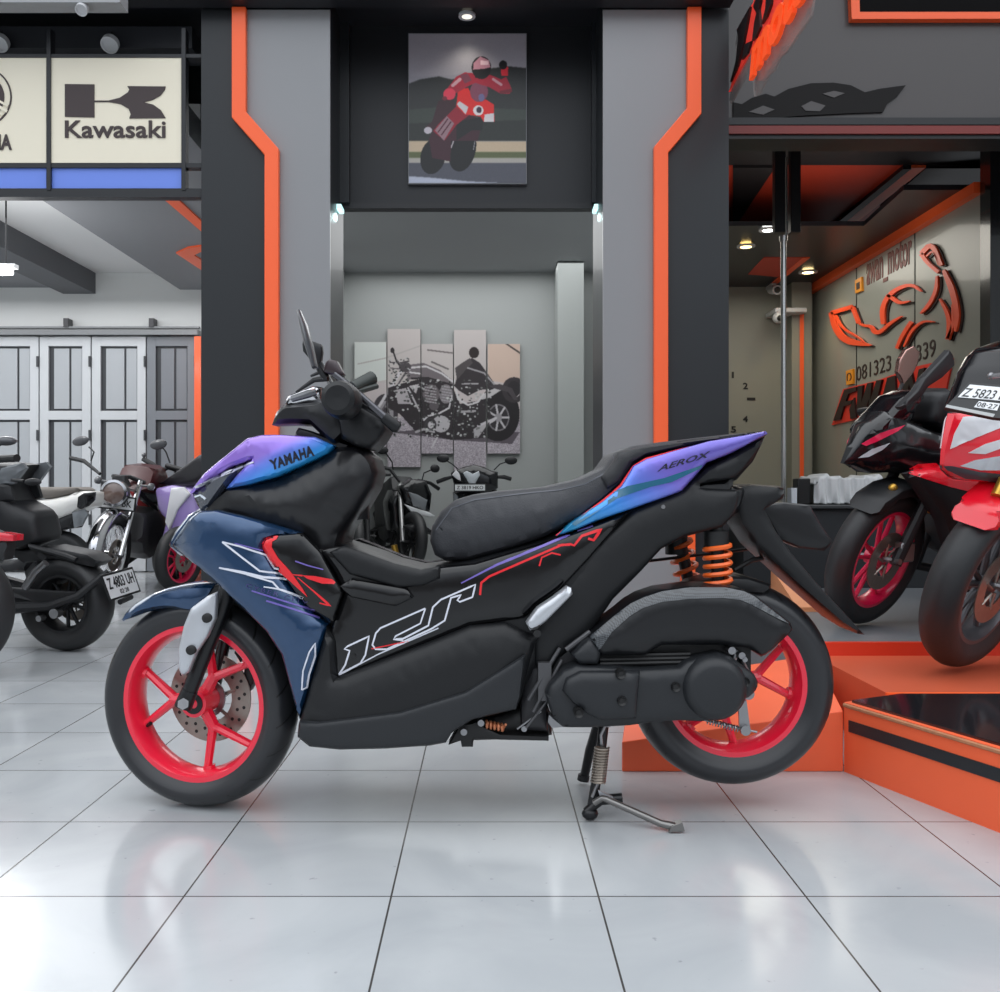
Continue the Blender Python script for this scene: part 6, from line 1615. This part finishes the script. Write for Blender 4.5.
for s_ in (-1, 1):
    B.part(MB().tube([(.46, s_*.05, .86), (.44, s_*.22, .88), (.38, s_*.34, .87)], .013, 8), 'handlebar', M_bmat)
B.part(MB().tube([B.pt(998, 497, 1, .1), B.pt(1006, 480, 1, .1)], .022, 12), 'fork_cap', M_gold)
# plate board laid on the nose: traced corner points carried onto one real plane
def on_plane(px, py, p0, n):
    d = Vector(((px-CX)/F, 1, -(py-CY)/F)); t = (Vector(p0)-ORG).dot(n)/d.dot(n); return ORG+d*t
p0 = Vector(P(968, 400, 2.62)); nn = Vector((-.25, -.86, .55)).normalized()
bc = [on_plane(x, y, p0, nn) for x, y in ((944, 410), (966, 387), (1050, 394), (1050, 432), (990, 420))]
bc = [on_plane(x, y, p0, nn) for x, y in ((944, 410), (968, 385), (1060, 392), (1052, 426), (992, 420))]
def planar(pts, th, name, m, parent, off=0.0):
    n = len(pts); I = B.I
    v = [I @ (p+nn*(off+th)) for p in pts]+[I @ (p+nn*off) for p in pts]
    return MB().add(v, [tuple(range(n)), tuple(range(2*n-1, n-1, -1))]+[(i, (i+1) % n, (i+1) % n+n, i+n) for i in range(n)]).build(name, m, parent, angle=0)
pb = planar(bc, .012, 'number_plate_board', M_plk, B.root)
planar([on_plane(x, y, p0, nn) for x, y in ((957, 400), (969, 387.5), (1050, 395), (1040, 407))], .002, 'plate_face', M_plate, pb, .012)
planar([on_plane(x, y, p0, nn) for x, y in ((973, 410), (978, 404), (999, 406.5), (996, 413.5))], .002, 'date_label', M_plate, pb, .012)
planar([on_plane(x, y, p0, nn) for x, y in ((944.5, 410), (946, 407.5), (994, 417), (992, 420))], .002, 'pale_edge', mat('grey_edge_strip', (168, 170, 170), .5), pb, .012)
def plate_text(body, a, b, up, h):
    vs, fs = text_mesh(body, .01, 0)
    out = []
    for v in vs:
        px = a[0]+(b[0]-a[0])*v[0]+up[0]*h*v[1]; py = a[1]+(b[1]-a[1])*v[0]+up[1]*h*v[1]
        out.append(B.I @ (on_plane(px, py, p0, nn)+nn*.0148))
    return MB().add(out, fs)
plate_text('Z 5823 DA', (960, 399.5), (1012, 404), (.62, -1), 8.5).build('characters', M_plk, pb, angle=0)
plate_text('08·27', (975, 409.5), (995, 412.5), (.5, -1), 4.6).build('characters', M_plk, pb, angle=0)

# ------------------------------------------------------------------ C: black bike, rear wheel towards us, left
C = Bike('black naked motorcycle seen from its rear wheel, left, with a white tilted number plate', (-2.69, 4.70, 0), 170, lean=radians(-3))
basic(C, .64, .237, .145, .070, M_bmat, style='v5', body=True)
C.body([(-60, 470), (-20, 456), (0, 462), (20, 463), (31, 465), (24, 474), (18, 487), (24, 500), (46, 512), (52, 540), (30, 548), (-10, 545), (-60, 560)], .0, .13, 'fairing_body', M_bmat, r=.06, edge=.5)
C.cover([(-20, 470), (0, 467), (22, 463), (26, 468), (14, 484), (-10, 488)], .12, 'grey_side_panel', M_grysm, bulge=.02)
C.cover([(-20, 478), (10, 486), (14, 500), (-14, 506)], .13, 'dark_side_panel', M_bmat, bulge=.02)
C.body([(10, 545), (30, 548), (60, 545), (95, 552), (108, 560), (100, 566), (60, 558), (30, 562)], .0, .075, 'rear_hugger', M_bmat, r=.03, edge=.6)
C.part(MB().tube([C.pt(12, 608, 1, .12), C.pt(50, 606, 1, .12), C.pt(78, 596, 1, .12), C.pt(108, 571, 1, .05)], [.03, .022, .02, .012], 8), 'plate_arm', M_bmat)
C.cover([(12, 588), (40, 590), (75, 592), (70, 604), (46, 612), (12, 610)], .11, 'chain_guard', M_bmat, bulge=.01, r=.02)
C.part(MB().tube([C.pt(25, 588, 1, .15), C.pt(36, 572, 1, .15), C.pt(46, 563, 1, .15)], .018, 10), 'foot_peg_bracket', M_steel)
C.part(MB().tube([C.pt(46, 560, 1, .1), C.pt(30, 546, 1, .1), C.pt(66, 556, 1, .1), C.pt(76, 560, 1, .1)], .014, 8), 'exhaust_header', M_bmat)
C.part(MB().disc(C.pt(56, 613, 1, .12), .024, -.02, .02, 16), 'axle_nut', M_steel); C.part(MB().disc(C.pt(41, 618, 1, .12), .015, -.02, .02, 12), 'axle_nut', M_steel)
C.part(MB().tube([C.pt(0, 459, 1, .2), C.pt(17, 458, 1, .26)], .018, 10), 'grip', M_bmat)
C.part(MB().tube([C.pt(12, 480, 1, .16), C.pt(24, 481, 1, .2)], .008, 8).ball(C.pt(33, 482, 1, .2), 1, 14, (.045, .018, .018)), 'turn_signal', M_bmat)
C.part(MB().ball(C.pt(6, 441, 1, .3), 1, 14, (.055, .03, .022)), 'mirror', mat('mirror_back_grey', (70, 71, 75)))
C.part(MB().tube([C.pt(-14, 452, 1, .2), C.pt(-2, 446, 1, .28), C.pt(4, 442, 1, .3)], .007, 8), 'mirror_arm', M_bmat)
def cpl(px, py): return Vector(C.pt(px, py, 0, -.93))
c0 = cpl(111, 599); c1 = cpl(139, 590); c2 = cpl(103, 577)
plate(C, c0, c1-c0, c2-c0, (c1-c0).length, (c2-c0).length, 'Z 4803 UH', '02·28')
C.part(MB().tube([tuple(cpl(120, 602)), tuple(cpl(131, 597))], .014, 8), 'plate_lamp', M_bmat)
C.part(pillow([(.45, .80), (.30, .98), (.05, 1.0), (-.10, .84), (.1, .74)], 0, .15, .06, .4, .03), 'fuel_tank', M_bblk)
C.part(MB().tube([(.42, -.33, .95), (.48, -.1, .98), (.48, .1, .98), (.42, .33, .95)], .013, 8), 'handlebar', M_bmat)

# ------------------------------------------------------------------ D: cream scooter tail behind C
D = Bike('cream white scooter with brown grey seat behind the black motorcycle at left', (-3.62, 6.6, 0), 178, name='motor_scooter', cat='scooter')
wheel(D.root, 'rear_wheel', (-.60, 0, .25), .25, .16, .055, M_bmat, M_bktyre, lo=True, style='s6'); wheel(D.root, 'front_wheel', (.60, 0, .25), .25, .16, .05, M_bmat, M_bktyre, lo=True, style='s6')
D.body([(30, 497), (34, 500), (56, 498), (72, 495), (82, 490), (96, 492), (94, 506), (80, 512), (56, 522), (38, 514), (-10, 520), (-60, 500), (-50, 480), (0, 492)], .05, .15, 'body_cover', mat('cream_paint', (226, 224, 220), .3, coat=.5), r=.06, edge=.5)
D.body([(15, 488), (40, 487), (82, 487), (88, 490), (76, 494), (56, 499), (34, 498), (12, 494), (-40, 496), (-45, 490)], .05, .13, 'seat', mat('brown_grey_seat', (112, 106, 100), .6), r=.03, edge=.6)
D.cover([(77, 507), (78, 497), (84, 493), (95, 492), (94, 500), (88, 506), (80, 509)], .165, 'tail_lamp', M_scr, bulge=.01, r=.02, both=False)
D.body([(50, 522), (75, 511), (82, 510), (74, 528), (60, 530), (40, 540), (20, 535)], .05, .12, 'lower_cover', M_bmat, r=.04, edge=.6)
D.cover([(72, 512), (84, 509), (88, 514), (82, 525), (74, 528)], .14, 'exhaust_shield', M_grysm, bulge=.01, r=.02, both=False)
D.body([(-70, 545), (-40, 560), (20, 560), (50, 545), (30, 570), (-50, 575)], .0, .13, 'footboard', M_bmat, r=.03, edge=.6)
D.body([(-110, 560), (-95, 470), (-85, 450), (-75, 455), (-80, 500), (-70, 560)], .0, .17, 'leg_shield', mat('cream_paint', (226, 224, 220)), r=.05, edge=.6)
D.part(MB().tube([(.46, -.3, 1.0), (.50, 0, 1.03), (.46, .3, 1.0)], .03, 10), 'handlebar', M_bmat)
D.part(MB().tube([(.60, 0, .25), (.48, 0, .95)], .03, 10), 'steering_column', M_bmat)

# ------------------------------------------------------------------ E: retro roadster facing us
E = Bike('retro motorcycle with a round headlight facing the camera in front of the folding door', (-2.84, 7.56, 0), 271, lean=radians(-7))
basic(E, .68, .31, .235, .045, M_chrm, style='wire', fork_m=M_chrm, front_yaw=radians(-3), body='grey')
hx = .62
hc = Vector(E.pt(116, 493, 0, hx+.08))
E.part(MB().lathe([(.0001, -.10), (.06, -.09), (.095, -.03), (.100, .04), (.088, .05)], 28, Matrix.Translation(hc) @ Matrix.Rotation(-pi/2, 4, 'Z')), 'headlight_shell', M_bmat)
hl_ = E.part(MB().lathe([(.0001, .062), (.05, .058), (.080, .045), (.0801, .03)], 28, Matrix.Translation(hc) @ Matrix.Rotation(-pi/2, 4, 'Z') @ Matrix.Rotation(0, 4, 'Z')), 'headlight_lens', mat('lens_amber_grey', (110, 92, 86), .1, coat=1.0))
E.part(MB().lathe([(.080, .03), (.080, .055), (.098, .052), (.1, .03), (.080, .03)], 28, Matrix.Translation(hc) @ Matrix.Rotation(-pi/2, 4, 'Z')), 'headlight_rim', M_chrm)
for a_, b_, c_ in (((70.5, 458), (84, 461), (100, 474)), ((145, 483), (130, 477), (112, 476))):
    E.part(MB().tube([E.pt(*a_, 0, .36), E.pt(*b_, 0, .40), E.pt(*c_, 0, .50)], [.017, .017, .012], 8), 'handlebar', M_bmat)
E.part(MB().tube([E.pt(91, 461, 0, .42), E.pt(94, 452, 0, .42), E.pt(89, 447, 0, .40)], .006, 8), 'mirror_arm', M_bmat)
o = E.part(MB().ball((0, 0, 0), 1, 16, (.015, .065, .038)), 'mirror', mat('mirror_back_grey', (70, 71, 75))); o.location = E.pt(80.5, 441, 0, .40); o.rotation_euler = (radians(20), 0, 0)
E.face([(114, 474), (126, 476), (130, 486), (112, 486)], .52, .05, 'instrument', M_bmat, step=.03)
E.body([(.40, .80), (.30, .98), (.05, 1.0), (-.12, .86), (.1, .76)], 0, .15, 'fuel_tank', mat('dark_red_tank', (70, 16, 20), .35, coat=.1), px=False)
E.part(pillow([(-.10, .82), (-.3, .84), (-.72, .86), (-.76, .80), (-.4, .76), (-.1, .76)], 0, .13, .03, .5, .03), 'seat', M_bmat)
mb = MB()
arc = [(.68+.335*cos(t), .31+.335*sin(t)) for t in np.linspace(-.2, 2.4, 14)]; arc2 = [(.68+.322*cos(t), .31+.322*sin(t)) for t in np.linspace(2.4, -.2, 14)]
fv = []; ff = []; na = 14; nbb = 9
for i_, t_ in enumerate(np.linspace(-.2, 2.3, na)):
    for j_ in range(nbb):
        u_ = -1+2*j_/(nbb-1); rr_ = .345-.035*u_*u_
        fv.append((.68+rr_*cos(t_), .062*u_, .31+rr_*sin(t_)))
for i_ in range(na-1):
    for j_ in range(nbb-1): a_ = i_*nbb+j_; ff.append((a_, a_+1, a_+nbb+1, a_+nbb))
o = E.part(MB().add(fv, ff), 'front_fender', M_chrm); md = o.modifiers.new('thickness', 'SOLIDIFY'); md.thickness = .004
plate(E, (.69, -.16, .655), (0, 1, 0), (0, 0, 1), .30, .085, 'Z 2750 BK', None)
for s_ in (-1, 1): E.part(MB().tube([(.55, s_*.12, .84), (.55, s_*.18, .84)], .008, 8).ball((.55, s_*.20, .84), .03, 10), 'turn_signal', mat('lamp_grey', (90, 92, 96)))

# ------------------------------------------------------------------ Fb: dark bike between E and the purple scooter
G = Bike('dark motorcycle with a red edged tank, between the retro motorcycle and the purple scooter', (-2.50, 7.95, 0), 273, lean=radians(-5))
basic(G, .56, .28, .21, .045, M_bmat, style='s6', body=True)
for a_, b_, c_ in (((143, 459), (152, 464), (160, 470)), ((177, 470), (168, 467), (160, 472))):
    G.part(MB().tube([G.pt(*a_, 0, .36), G.pt(*b_, 0, .38), G.pt(*c_, 0, .42)], [.02, .022, .016], 8), 'handlebar', M_bmat)
G.part(MB().tube([G.pt(170, 463, 0, .38), G.pt(166, 452, 0, .38), G.pt(163, 448, 0, .38)], .006, 8), 'mirror_arm', M_bmat)
o = G.part(MB().ball((0, 0, 0), 1, 16, (.015, .07, .042)), 'mirror', mat('mirror_back_grey', (70, 71, 75))); o.location = G.pt(158.5, 444.5, 0, .38); o.rotation_euler = (radians(15), 0, 0)
G.part(MB().ball(G.pt(144, 455, 0, .36), .02, 10), 'turn_signal', mat('lamp_grey', (90, 92, 96)))
G.face([(139, 488), (150, 484), (165, 486), (168, 500), (150, 506), (142, 500)], .42, .10, 'headlight_cowl', mat('tank_grey', (70, 74, 76), .4))
G.face([(128, 488), (136, 482), (148, 500), (152, 512), (140, 508)], .35, .05, 'red_panel', mat('dark_red_panel', (150, 40, 40), .4))
G.body([(.40, .72), (.30, .93), (.05, .95), (-.12, .82), (.1, .70)], 0, .15, 'fuel_tank', M_bblk, px=False)
G.body([(.40, .30), (.45, .60), (.2, .74), (-.3, .80), (-.7, .84), (-.6, .70), (-.2, .5), (0, .28)], 0, .16, 'frame_cover', M_bmat, px=False)

# ------------------------------------------------------------------ H: purple and white scooter, pink wheel, half hidden
Hh = Bike('purple and white motor scooter with a pink wheel, half hidden by the big scooter', (-2.19, 7.67, 0), 250, name='motor_scooter', cat='scooter', lean=radians(-4))
wheel(Hh.root, 'front_wheel', (.55, 0, .255), .255, .185, .05, M_pink, M_bktyre, style='v5', disc=(.10, .045), lo=True, a0=.5); wheel(Hh.root, 'rear_wheel', (-.62, 0, .255), .255, .185, .055, M_pink, M_bktyre, style='v5', lo=True)
M_lil = mat('lilac_paint', (150, 130, 190), .25, coat=.8)
Hh.face([(160, 488), (176, 485), (200, 490), (206, 520), (190, 548), (178, 552), (166, 540), (172, 520), (164, 512)], .46, .10, 'front_shield', M_lil, r=.08, edge=.4)
Hh.face([(172, 488), (184, 487), (190, 494), (178, 510), (170, 530), (166, 522)], .56, .02, 'white_front_panel', M_bwht, r=.03, edge=.5, step=.02)
Hh.face([(159, 483.5), (165, 481), (201, 455), (222, 456), (214, 470), (196, 486), (178, 487)], .42, .03, 'windscreen', mat('screen_black', (20, 18, 24), .3, coat=.3), r=.03, edge=.5, step=.02)
Hh.part(MB().tube([Hh.pt(173, 489, 0, .50), Hh.pt(167, 525, 0, .52), Hh.pt(163, 560, 0, .54)], .016, 10), 'fork_tube', M_chrm)
Hh.part(MB().tube([Hh.pt(186, 505, 0, .50), Hh.pt(180, 535, 0, .52), Hh.pt(176, 562, 0, .54)], .016, 10), 'fork_tube', M_chrm)
Hh.body([(.30, .30), (.40, .60), (.36, .84), (.2, .80), (.2, .34), (-.2, .30), (-.3, .60), (-.8, .80), (-.78, .60), (-.4, .30), (0, .22)], 0, .16, 'body_cover', M_lil, px=False)
Hh.part(pillow([(-.2, .68), (-.4, .76), (-.75, .84), (-.8, .80), (-.3, .62)], 0, .12, .03, .5, .03), 'seat', M_bmat)
Hh.part(MB().tube([(.36, -.32, .96), (.42, 0, .92), (.36, .32, .96)], .018, 10), 'handlebar', M_bmat)

# ------------------------------------------------------------------ I: black naked bike, middle, under the picture
I_ = Bike('black naked motorcycle with gold and silver front discs under the canvas picture', (-.95, 9.2, 0), 292, lean=radians(-5))
I_.root.location = (-.93+.0, 9.30, 0); 
I_ = I_
fwp = P(407, 540, 8.75)
# re-seat so that the front wheel stands where the photo shows it
hd = radians(292); off = Vector((cos(hd)*.66, sin(hd)*.66, 0)); I_.root.location = Vector((P(409, 0, 8.85)[0], 8.85, 0))-off
I_.M = Matrix.Translation(I_.root.location) @ (Matrix.Rotation(hd, 3, 'Z') @ Matrix.Rotation(radians(-5), 3, 'X')).to_4x4(); I_.I = I_.M.inverted()
basic(I_, .66, .29, .20, .055, M_bmat, front_yaw=radians(6), style='v5', fork_m=mat('fork_silver', (176, 176, 176), .3, metal=.7), disc=True)
I_.face([(398, 487), (410, 479), (424, 480), (430, 494), (428, 512), (414, 508), (402, 504)], .52, .10, 'headlight_cowl', M_bblk, r=.05, edge=.4, step=.02)
I_.face([(408, 492), (416, 494), (427, 500), (425, 510), (413, 506)], .62, .03, 'headlight', mat('headlight_grey', (120, 124, 128), .1, coat=1), r=.03, edge=.5, step=.02)
I_.face([(404, 504), (412, 507), (428, 512), (435, 516), (430, 517), (412, 513)], .62, .02, 'white_number_bar', M_plate, r=.02, edge=.6, step=.02)
I_.face([(385, 502), (390, 490), (400, 486), (404, 500), (402, 540), (388, 530)], .30, .15, 'fuel_tank', M_bblk, r=.05, edge=.5)
I_.body([(.30, .40), (.36, .70), (.2, .92), (-.1, .84), (-.4, .80), (-.75, .90), (-.7, .78), (-.3, .6), (-.2, .36)], 0, .15, 'body_cover', M_bmat, px=False)
I_.face([(404, 526), (418, 522), (430, 530), (434, 536), (420, 530), (408, 532)], .72, .10, 'front_fender', M_bmat, r=.03, edge=.5, step=.02)
for a_, b_, c_ in (((376, 466), (390, 469), (400, 482)), ((439, 489), (430, 483), (418, 480))):
    I_.part(MB().tube([I_.pt(*a_, 0, .42), I_.pt(*b_, 0, .44), I_.pt(*c_, 0, .48)], [.02, .018, .014], 8), 'handlebar', M_bmat)
I_.part(MB().tube([I_.pt(393, 470, 0, .44), I_.pt(392, 462, 0, .44), I_.pt(386, 453, 0, .44)], .007, 8), 'mirror_arm', M_bmat)
o = I_.part(MB().ball((0, 0, 0), 1, 14, (.02, .065, .04)), 'mirror', M_bmat); o.location = I_.pt(382, 450, 0, .44)
I_.part(MB().tube([I_.pt(422, 480, 0, .44), I_.pt(424, 473, 0, .44), I_.pt(431, 470, 0, .44)], .007, 8), 'mirror_arm', M_bmat)
o = I_.part(MB().ball((0, 0, 0), 1, 14, (.02, .05, .042)), 'mirror', M_bmat); o.location = I_.pt(435, 468.5, 0, .44)
I_.part(MB().tube([I_.pt(394, 545, 0, .66), I_.pt(397, 558, 0, .66)], .03, 10), 'gold_caliper', M_gold)

# ------------------------------------------------------------------ J: moped behind the seat
J = Bike('small moped facing the camera with a heart shaped headlight, just behind the scooter seat', (-.03, 9.25, 0), 268, name='moped', cat='moped')
hd = radians(268)
wheel(J.root, 'front_wheel', (.58, 0, .27), .27, .21, .04, M_bmat, M_bktyre, style='s6', lo=True); wheel(J.root, 'rear_wheel', (-.60, 0, .27), .27, .21, .045, M_bmat, M_bktyre, style='s6', lo=True)
J.face([(451, 473), (456, 470), (464, 467), (474, 464.5), (484, 467), (492, 471), (498, 472), (498, 488), (488, 494), (464, 492), (454, 484)], .40, .10, 'handlebar_cowl', M_bblk, r=.06, edge=.4, step=.02)
J.face([(463, 473), (467, 471), (473, 474), (479, 471), (480, 475), (474, 486), (470, 485)], .50, .02, 'headlight', M_glass, r=.02, edge=.5, step=.012)
J.face([(452, 475), (456, 470), (460, 474), (463, 482), (458, 480)], .48, .02, 'turn_signal', M_bwht, r=.02, edge=.5, step=.014)
a_ = Vector(J.pt(455, 490.5, 0, .53)); b_ = Vector(J.pt(485, 490.5, 0, .53))
plate(J, tuple(a_), b_-a_, (0, 0, 1), (b_-a_).length, .055, 'Z 3819 HKO', None)
J.face([(453, 492), (497, 490), (496, 530), (486, 560), (474, 566), (462, 560), (455, 530)], .36, .10, 'leg_shield', M_bblk, r=.08, edge=.4)
J.face([(453, 492), (458, 496), (458, 510), (454, 508)], .46, .02, 'silver_panel', M_grysm, r=.02, edge=.5, step=.02)
for a, b, c in (((437, 482), (445, 479), (452, 477)), ((511, 479), (504, 477), (496, 477))):
    J.part(MB().tube([J.pt(*a, 0, .36), J.pt(*b, 0, .38), J.pt(*c, 0, .40)], [.02, .02, .014], 8), 'grip', M_bmat)
for a, b, hx_ in (((459, 470), (452, 464), (443, 458.5)), ((494, 470), (500, 464), (511, 460.5))):
    J.part(MB().tube([J.pt(*a, 0, .38), J.pt(*b, 0, .38), J.pt(*hx_, 0, .38)], .006, 8), 'mirror_arm', M_bmat)
    o = J.part(MB().ball((0, 0, 0), 1, 14, (.02, .062, .04)), 'mirror', M_bmat); o.location = J.pt(*hx_, 0, .38)
J.body([(.2, .30), (.30, .55), (0, .62), (-.2, .78), (-.8, .84), (-.7, .6), (-.3, .3)], 0, .13, 'body_cover', M_bblk, px=False)

# ------------------------------------------------------------------ K: dark bike glimpsed behind the front cowl
K = Bike('dark motorcycle glimpsed behind the front cowl of the big scooter', (-1.20, 8.5, 0), 280)
hd = radians(280)
basic(K, .60, .28, .20, .05, M_bmat, style='s6', body=True)
K.face([(345, 492), (356, 486), (363, 492), (364, 500), (368, 505), (360, 506), (352, 512), (346, 508)], .45, .12, 'headlight_cowl', M_bmat, r=.04, edge=.5)
K.face([(350, 505), (360, 506), (361, 530), (364, 544), (350, 540), (346, 520)], .40, .10, 'front_cover', mat('cover_dark_grey', (52, 52, 52), .5), r=.04, edge=.5)
K.part(MB().tube([K.pt(358, 524, 0, .4), K.pt(364, 518, 0, .4)], .012, 8).ball(K.pt(364, 520, 0, .4), .025, 10, (1, 1, 1.4)), 'turn_signal', mat('signal_green_grey', (64, 76, 70), .4))
K.body([(.25, .30), (.30, .55), (0, .62), (-.2, .78), (-.8, .84), (-.7, .6), (-.3, .3)], 0, .13, 'body_cover', M_bblk, px=False)
K.part(MB().tube([(.36, -.30, .92), (.42, 0, .90), (.36, .30, .92)], .016, 10), 'handlebar', M_bmat)

# ------------------------------------------------------------------ L: yellow wheel at the left edge
Lk_ = Bike('black motorcycle with a gold yellow rear wheel cut by the left picture edge', (-2.93, 3.92, 0), 178)
basic(Lk_, .66, .29, .205, .06, mat('gold_yellow_wheel', (222, 168, 46), .3, coat=.5), style='v5', body=True)
Lk_.body([(-120, 470), (-60, 478), (-10, 500), (-6, 528), (2, 532), (2, 548), (-10, 560), (-60, 560), (-100, 540)], .0, .045, 'tail_fairing', M_bmat, r=.05, edge=.5)
Lk_.cover([(-40, 533), (0, 532.5), (13.5, 535), (13, 541), (0, 541), (-40, 540)], .045, 'red_lamp_strip', mat('red_lamp_strip', (206, 40, 56), .25, coat=.6), bulge=.005, r=.01, thick=.03, step=.02)
Lk_.cover([(-40, 542), (6, 542), (7, 546), (4, 560), (-40, 556)], .045, 'rear_fender', M_bmat, bulge=.01, r=.02, thick=.04)
Lk_.part(pillow([(.30, .78), (.20, .98), (0, 1.0), (-.15, .86), (-.1, .74), (.1, .70)], 0, .15, .06, .4, .03), 'fuel_tank', M_bmat)
Lk_.part(MB().tube([(.42, -.33, .95), (.48, 0, .95), (.42, .33, .95)], .013, 8), 'handlebar', M_bmat)
# ================================================================== CAMERA, LIGHT
cam = bpy.data.cameras.new('camera'); co = bpy.data.objects.new('camera', cam); COL.objects.link(co)
co.location = (0, 0, CAMH); co.rotation_euler = (pi/2, 0, 0)
cam.sensor_width = 36; cam.sensor_fit = 'HORIZONTAL'; cam.lens = F*0.036
cam.shift_x = (500-CX)/1000.0; cam.shift_y = -(496-CY)/1000.0
cam.clip_start = 0.05
SC.camera = co
w = bpy.data.worlds.new('sky'); SC.world = w; w.use_nodes = True
nt = w.node_tree; bg = nt.nodes['Background']
tc = nt.nodes.new('ShaderNodeTexCoord'); sp = nt.nodes.new('ShaderNodeSeparateXYZ'); cr = nt.nodes.new('ShaderNodeValToRGB')
mr = nt.nodes.new('ShaderNodeMapRange'); mr.inputs['From Min'].default_value = -0.2; mr.inputs['From Max'].default_value = 1
nt.links.new(tc.outputs['Generated'], sp.inputs[0]); nt.links.new(sp.outputs['Z'], mr.inputs['Value']); nt.links.new(mr.outputs['Result'], cr.inputs['Fac'])
mr.inputs['From Min'].default_value = -1; mr.inputs['From Max'].default_value = 1
e = cr.color_ramp.elements; e[0].position = 0.0; e[0].color = (0.12, 0.12, 0.125, 1); e[1].position = 0.49; e[1].color = (0.16, 0.16, 0.165, 1)
for p_, c_ in ((0.53, (0.24, 0.25, 0.27)), (0.64, (0.62, 0.67, 0.74)), (0.78, (1.18, 1.24, 1.32)), (1.0, (1.35, 1.40, 1.46))):
    q_ = e.new(p_); q_.color = (*c_, 1)
nt.links.new(cr.outputs['Color'], bg.inputs['Color']); bg.inputs['Strength'].default_value = 1.62
def area(name, loc, size, energy, color=(1, 1, 1), rot=(0, 0, 0)):
    l = bpy.data.lights.new(name, 'AREA'); l.shape = 'RECTANGLE'; l.size, l.size_y = size; l.energy = energy; l.color = color
    o = bpy.data.objects.new(name, l); COL.objects.link(o); o.location = loc; o.rotation_euler = rot
    return o
area('left_bay_fill', (-4.8, 7.0, 2.6), (5.4, 3.2), 125, (0.97, 0.98, 1))  # unseen area fill added to brighten the left bay
area('alcove_fill', (-0.1, 7.7, 3.1), (2.6, 4.2), 78, (0.97, 0.99, 1))  # broad fill added under the alcove ceiling, without any fitting
area('right_bay_fill', (2.4, 7.6, 2.7), (1.2, 1.8), 20, (1, 0.95, 0.85))  # extra unseen fill for the right bay, apart from its downlights
area('soffit_upward_fill', (2.1, 6.5, 2.45), (1.6, .3), 2.5, (1, .93, .85), (pi*.92, 0, 0))  # upward fill added to lift the red ceiling, no fixture there
SC.view_settings.view_transform = 'Standard'; SC.view_settings.look = 'None'
SC.view_settings.exposure = 0.0; SC.view_settings.gamma = 1.0; SC.view_settings.use_curve_mapping = False
SC.cycles.max_bounces = 8; SC.cycles.use_denoising = True
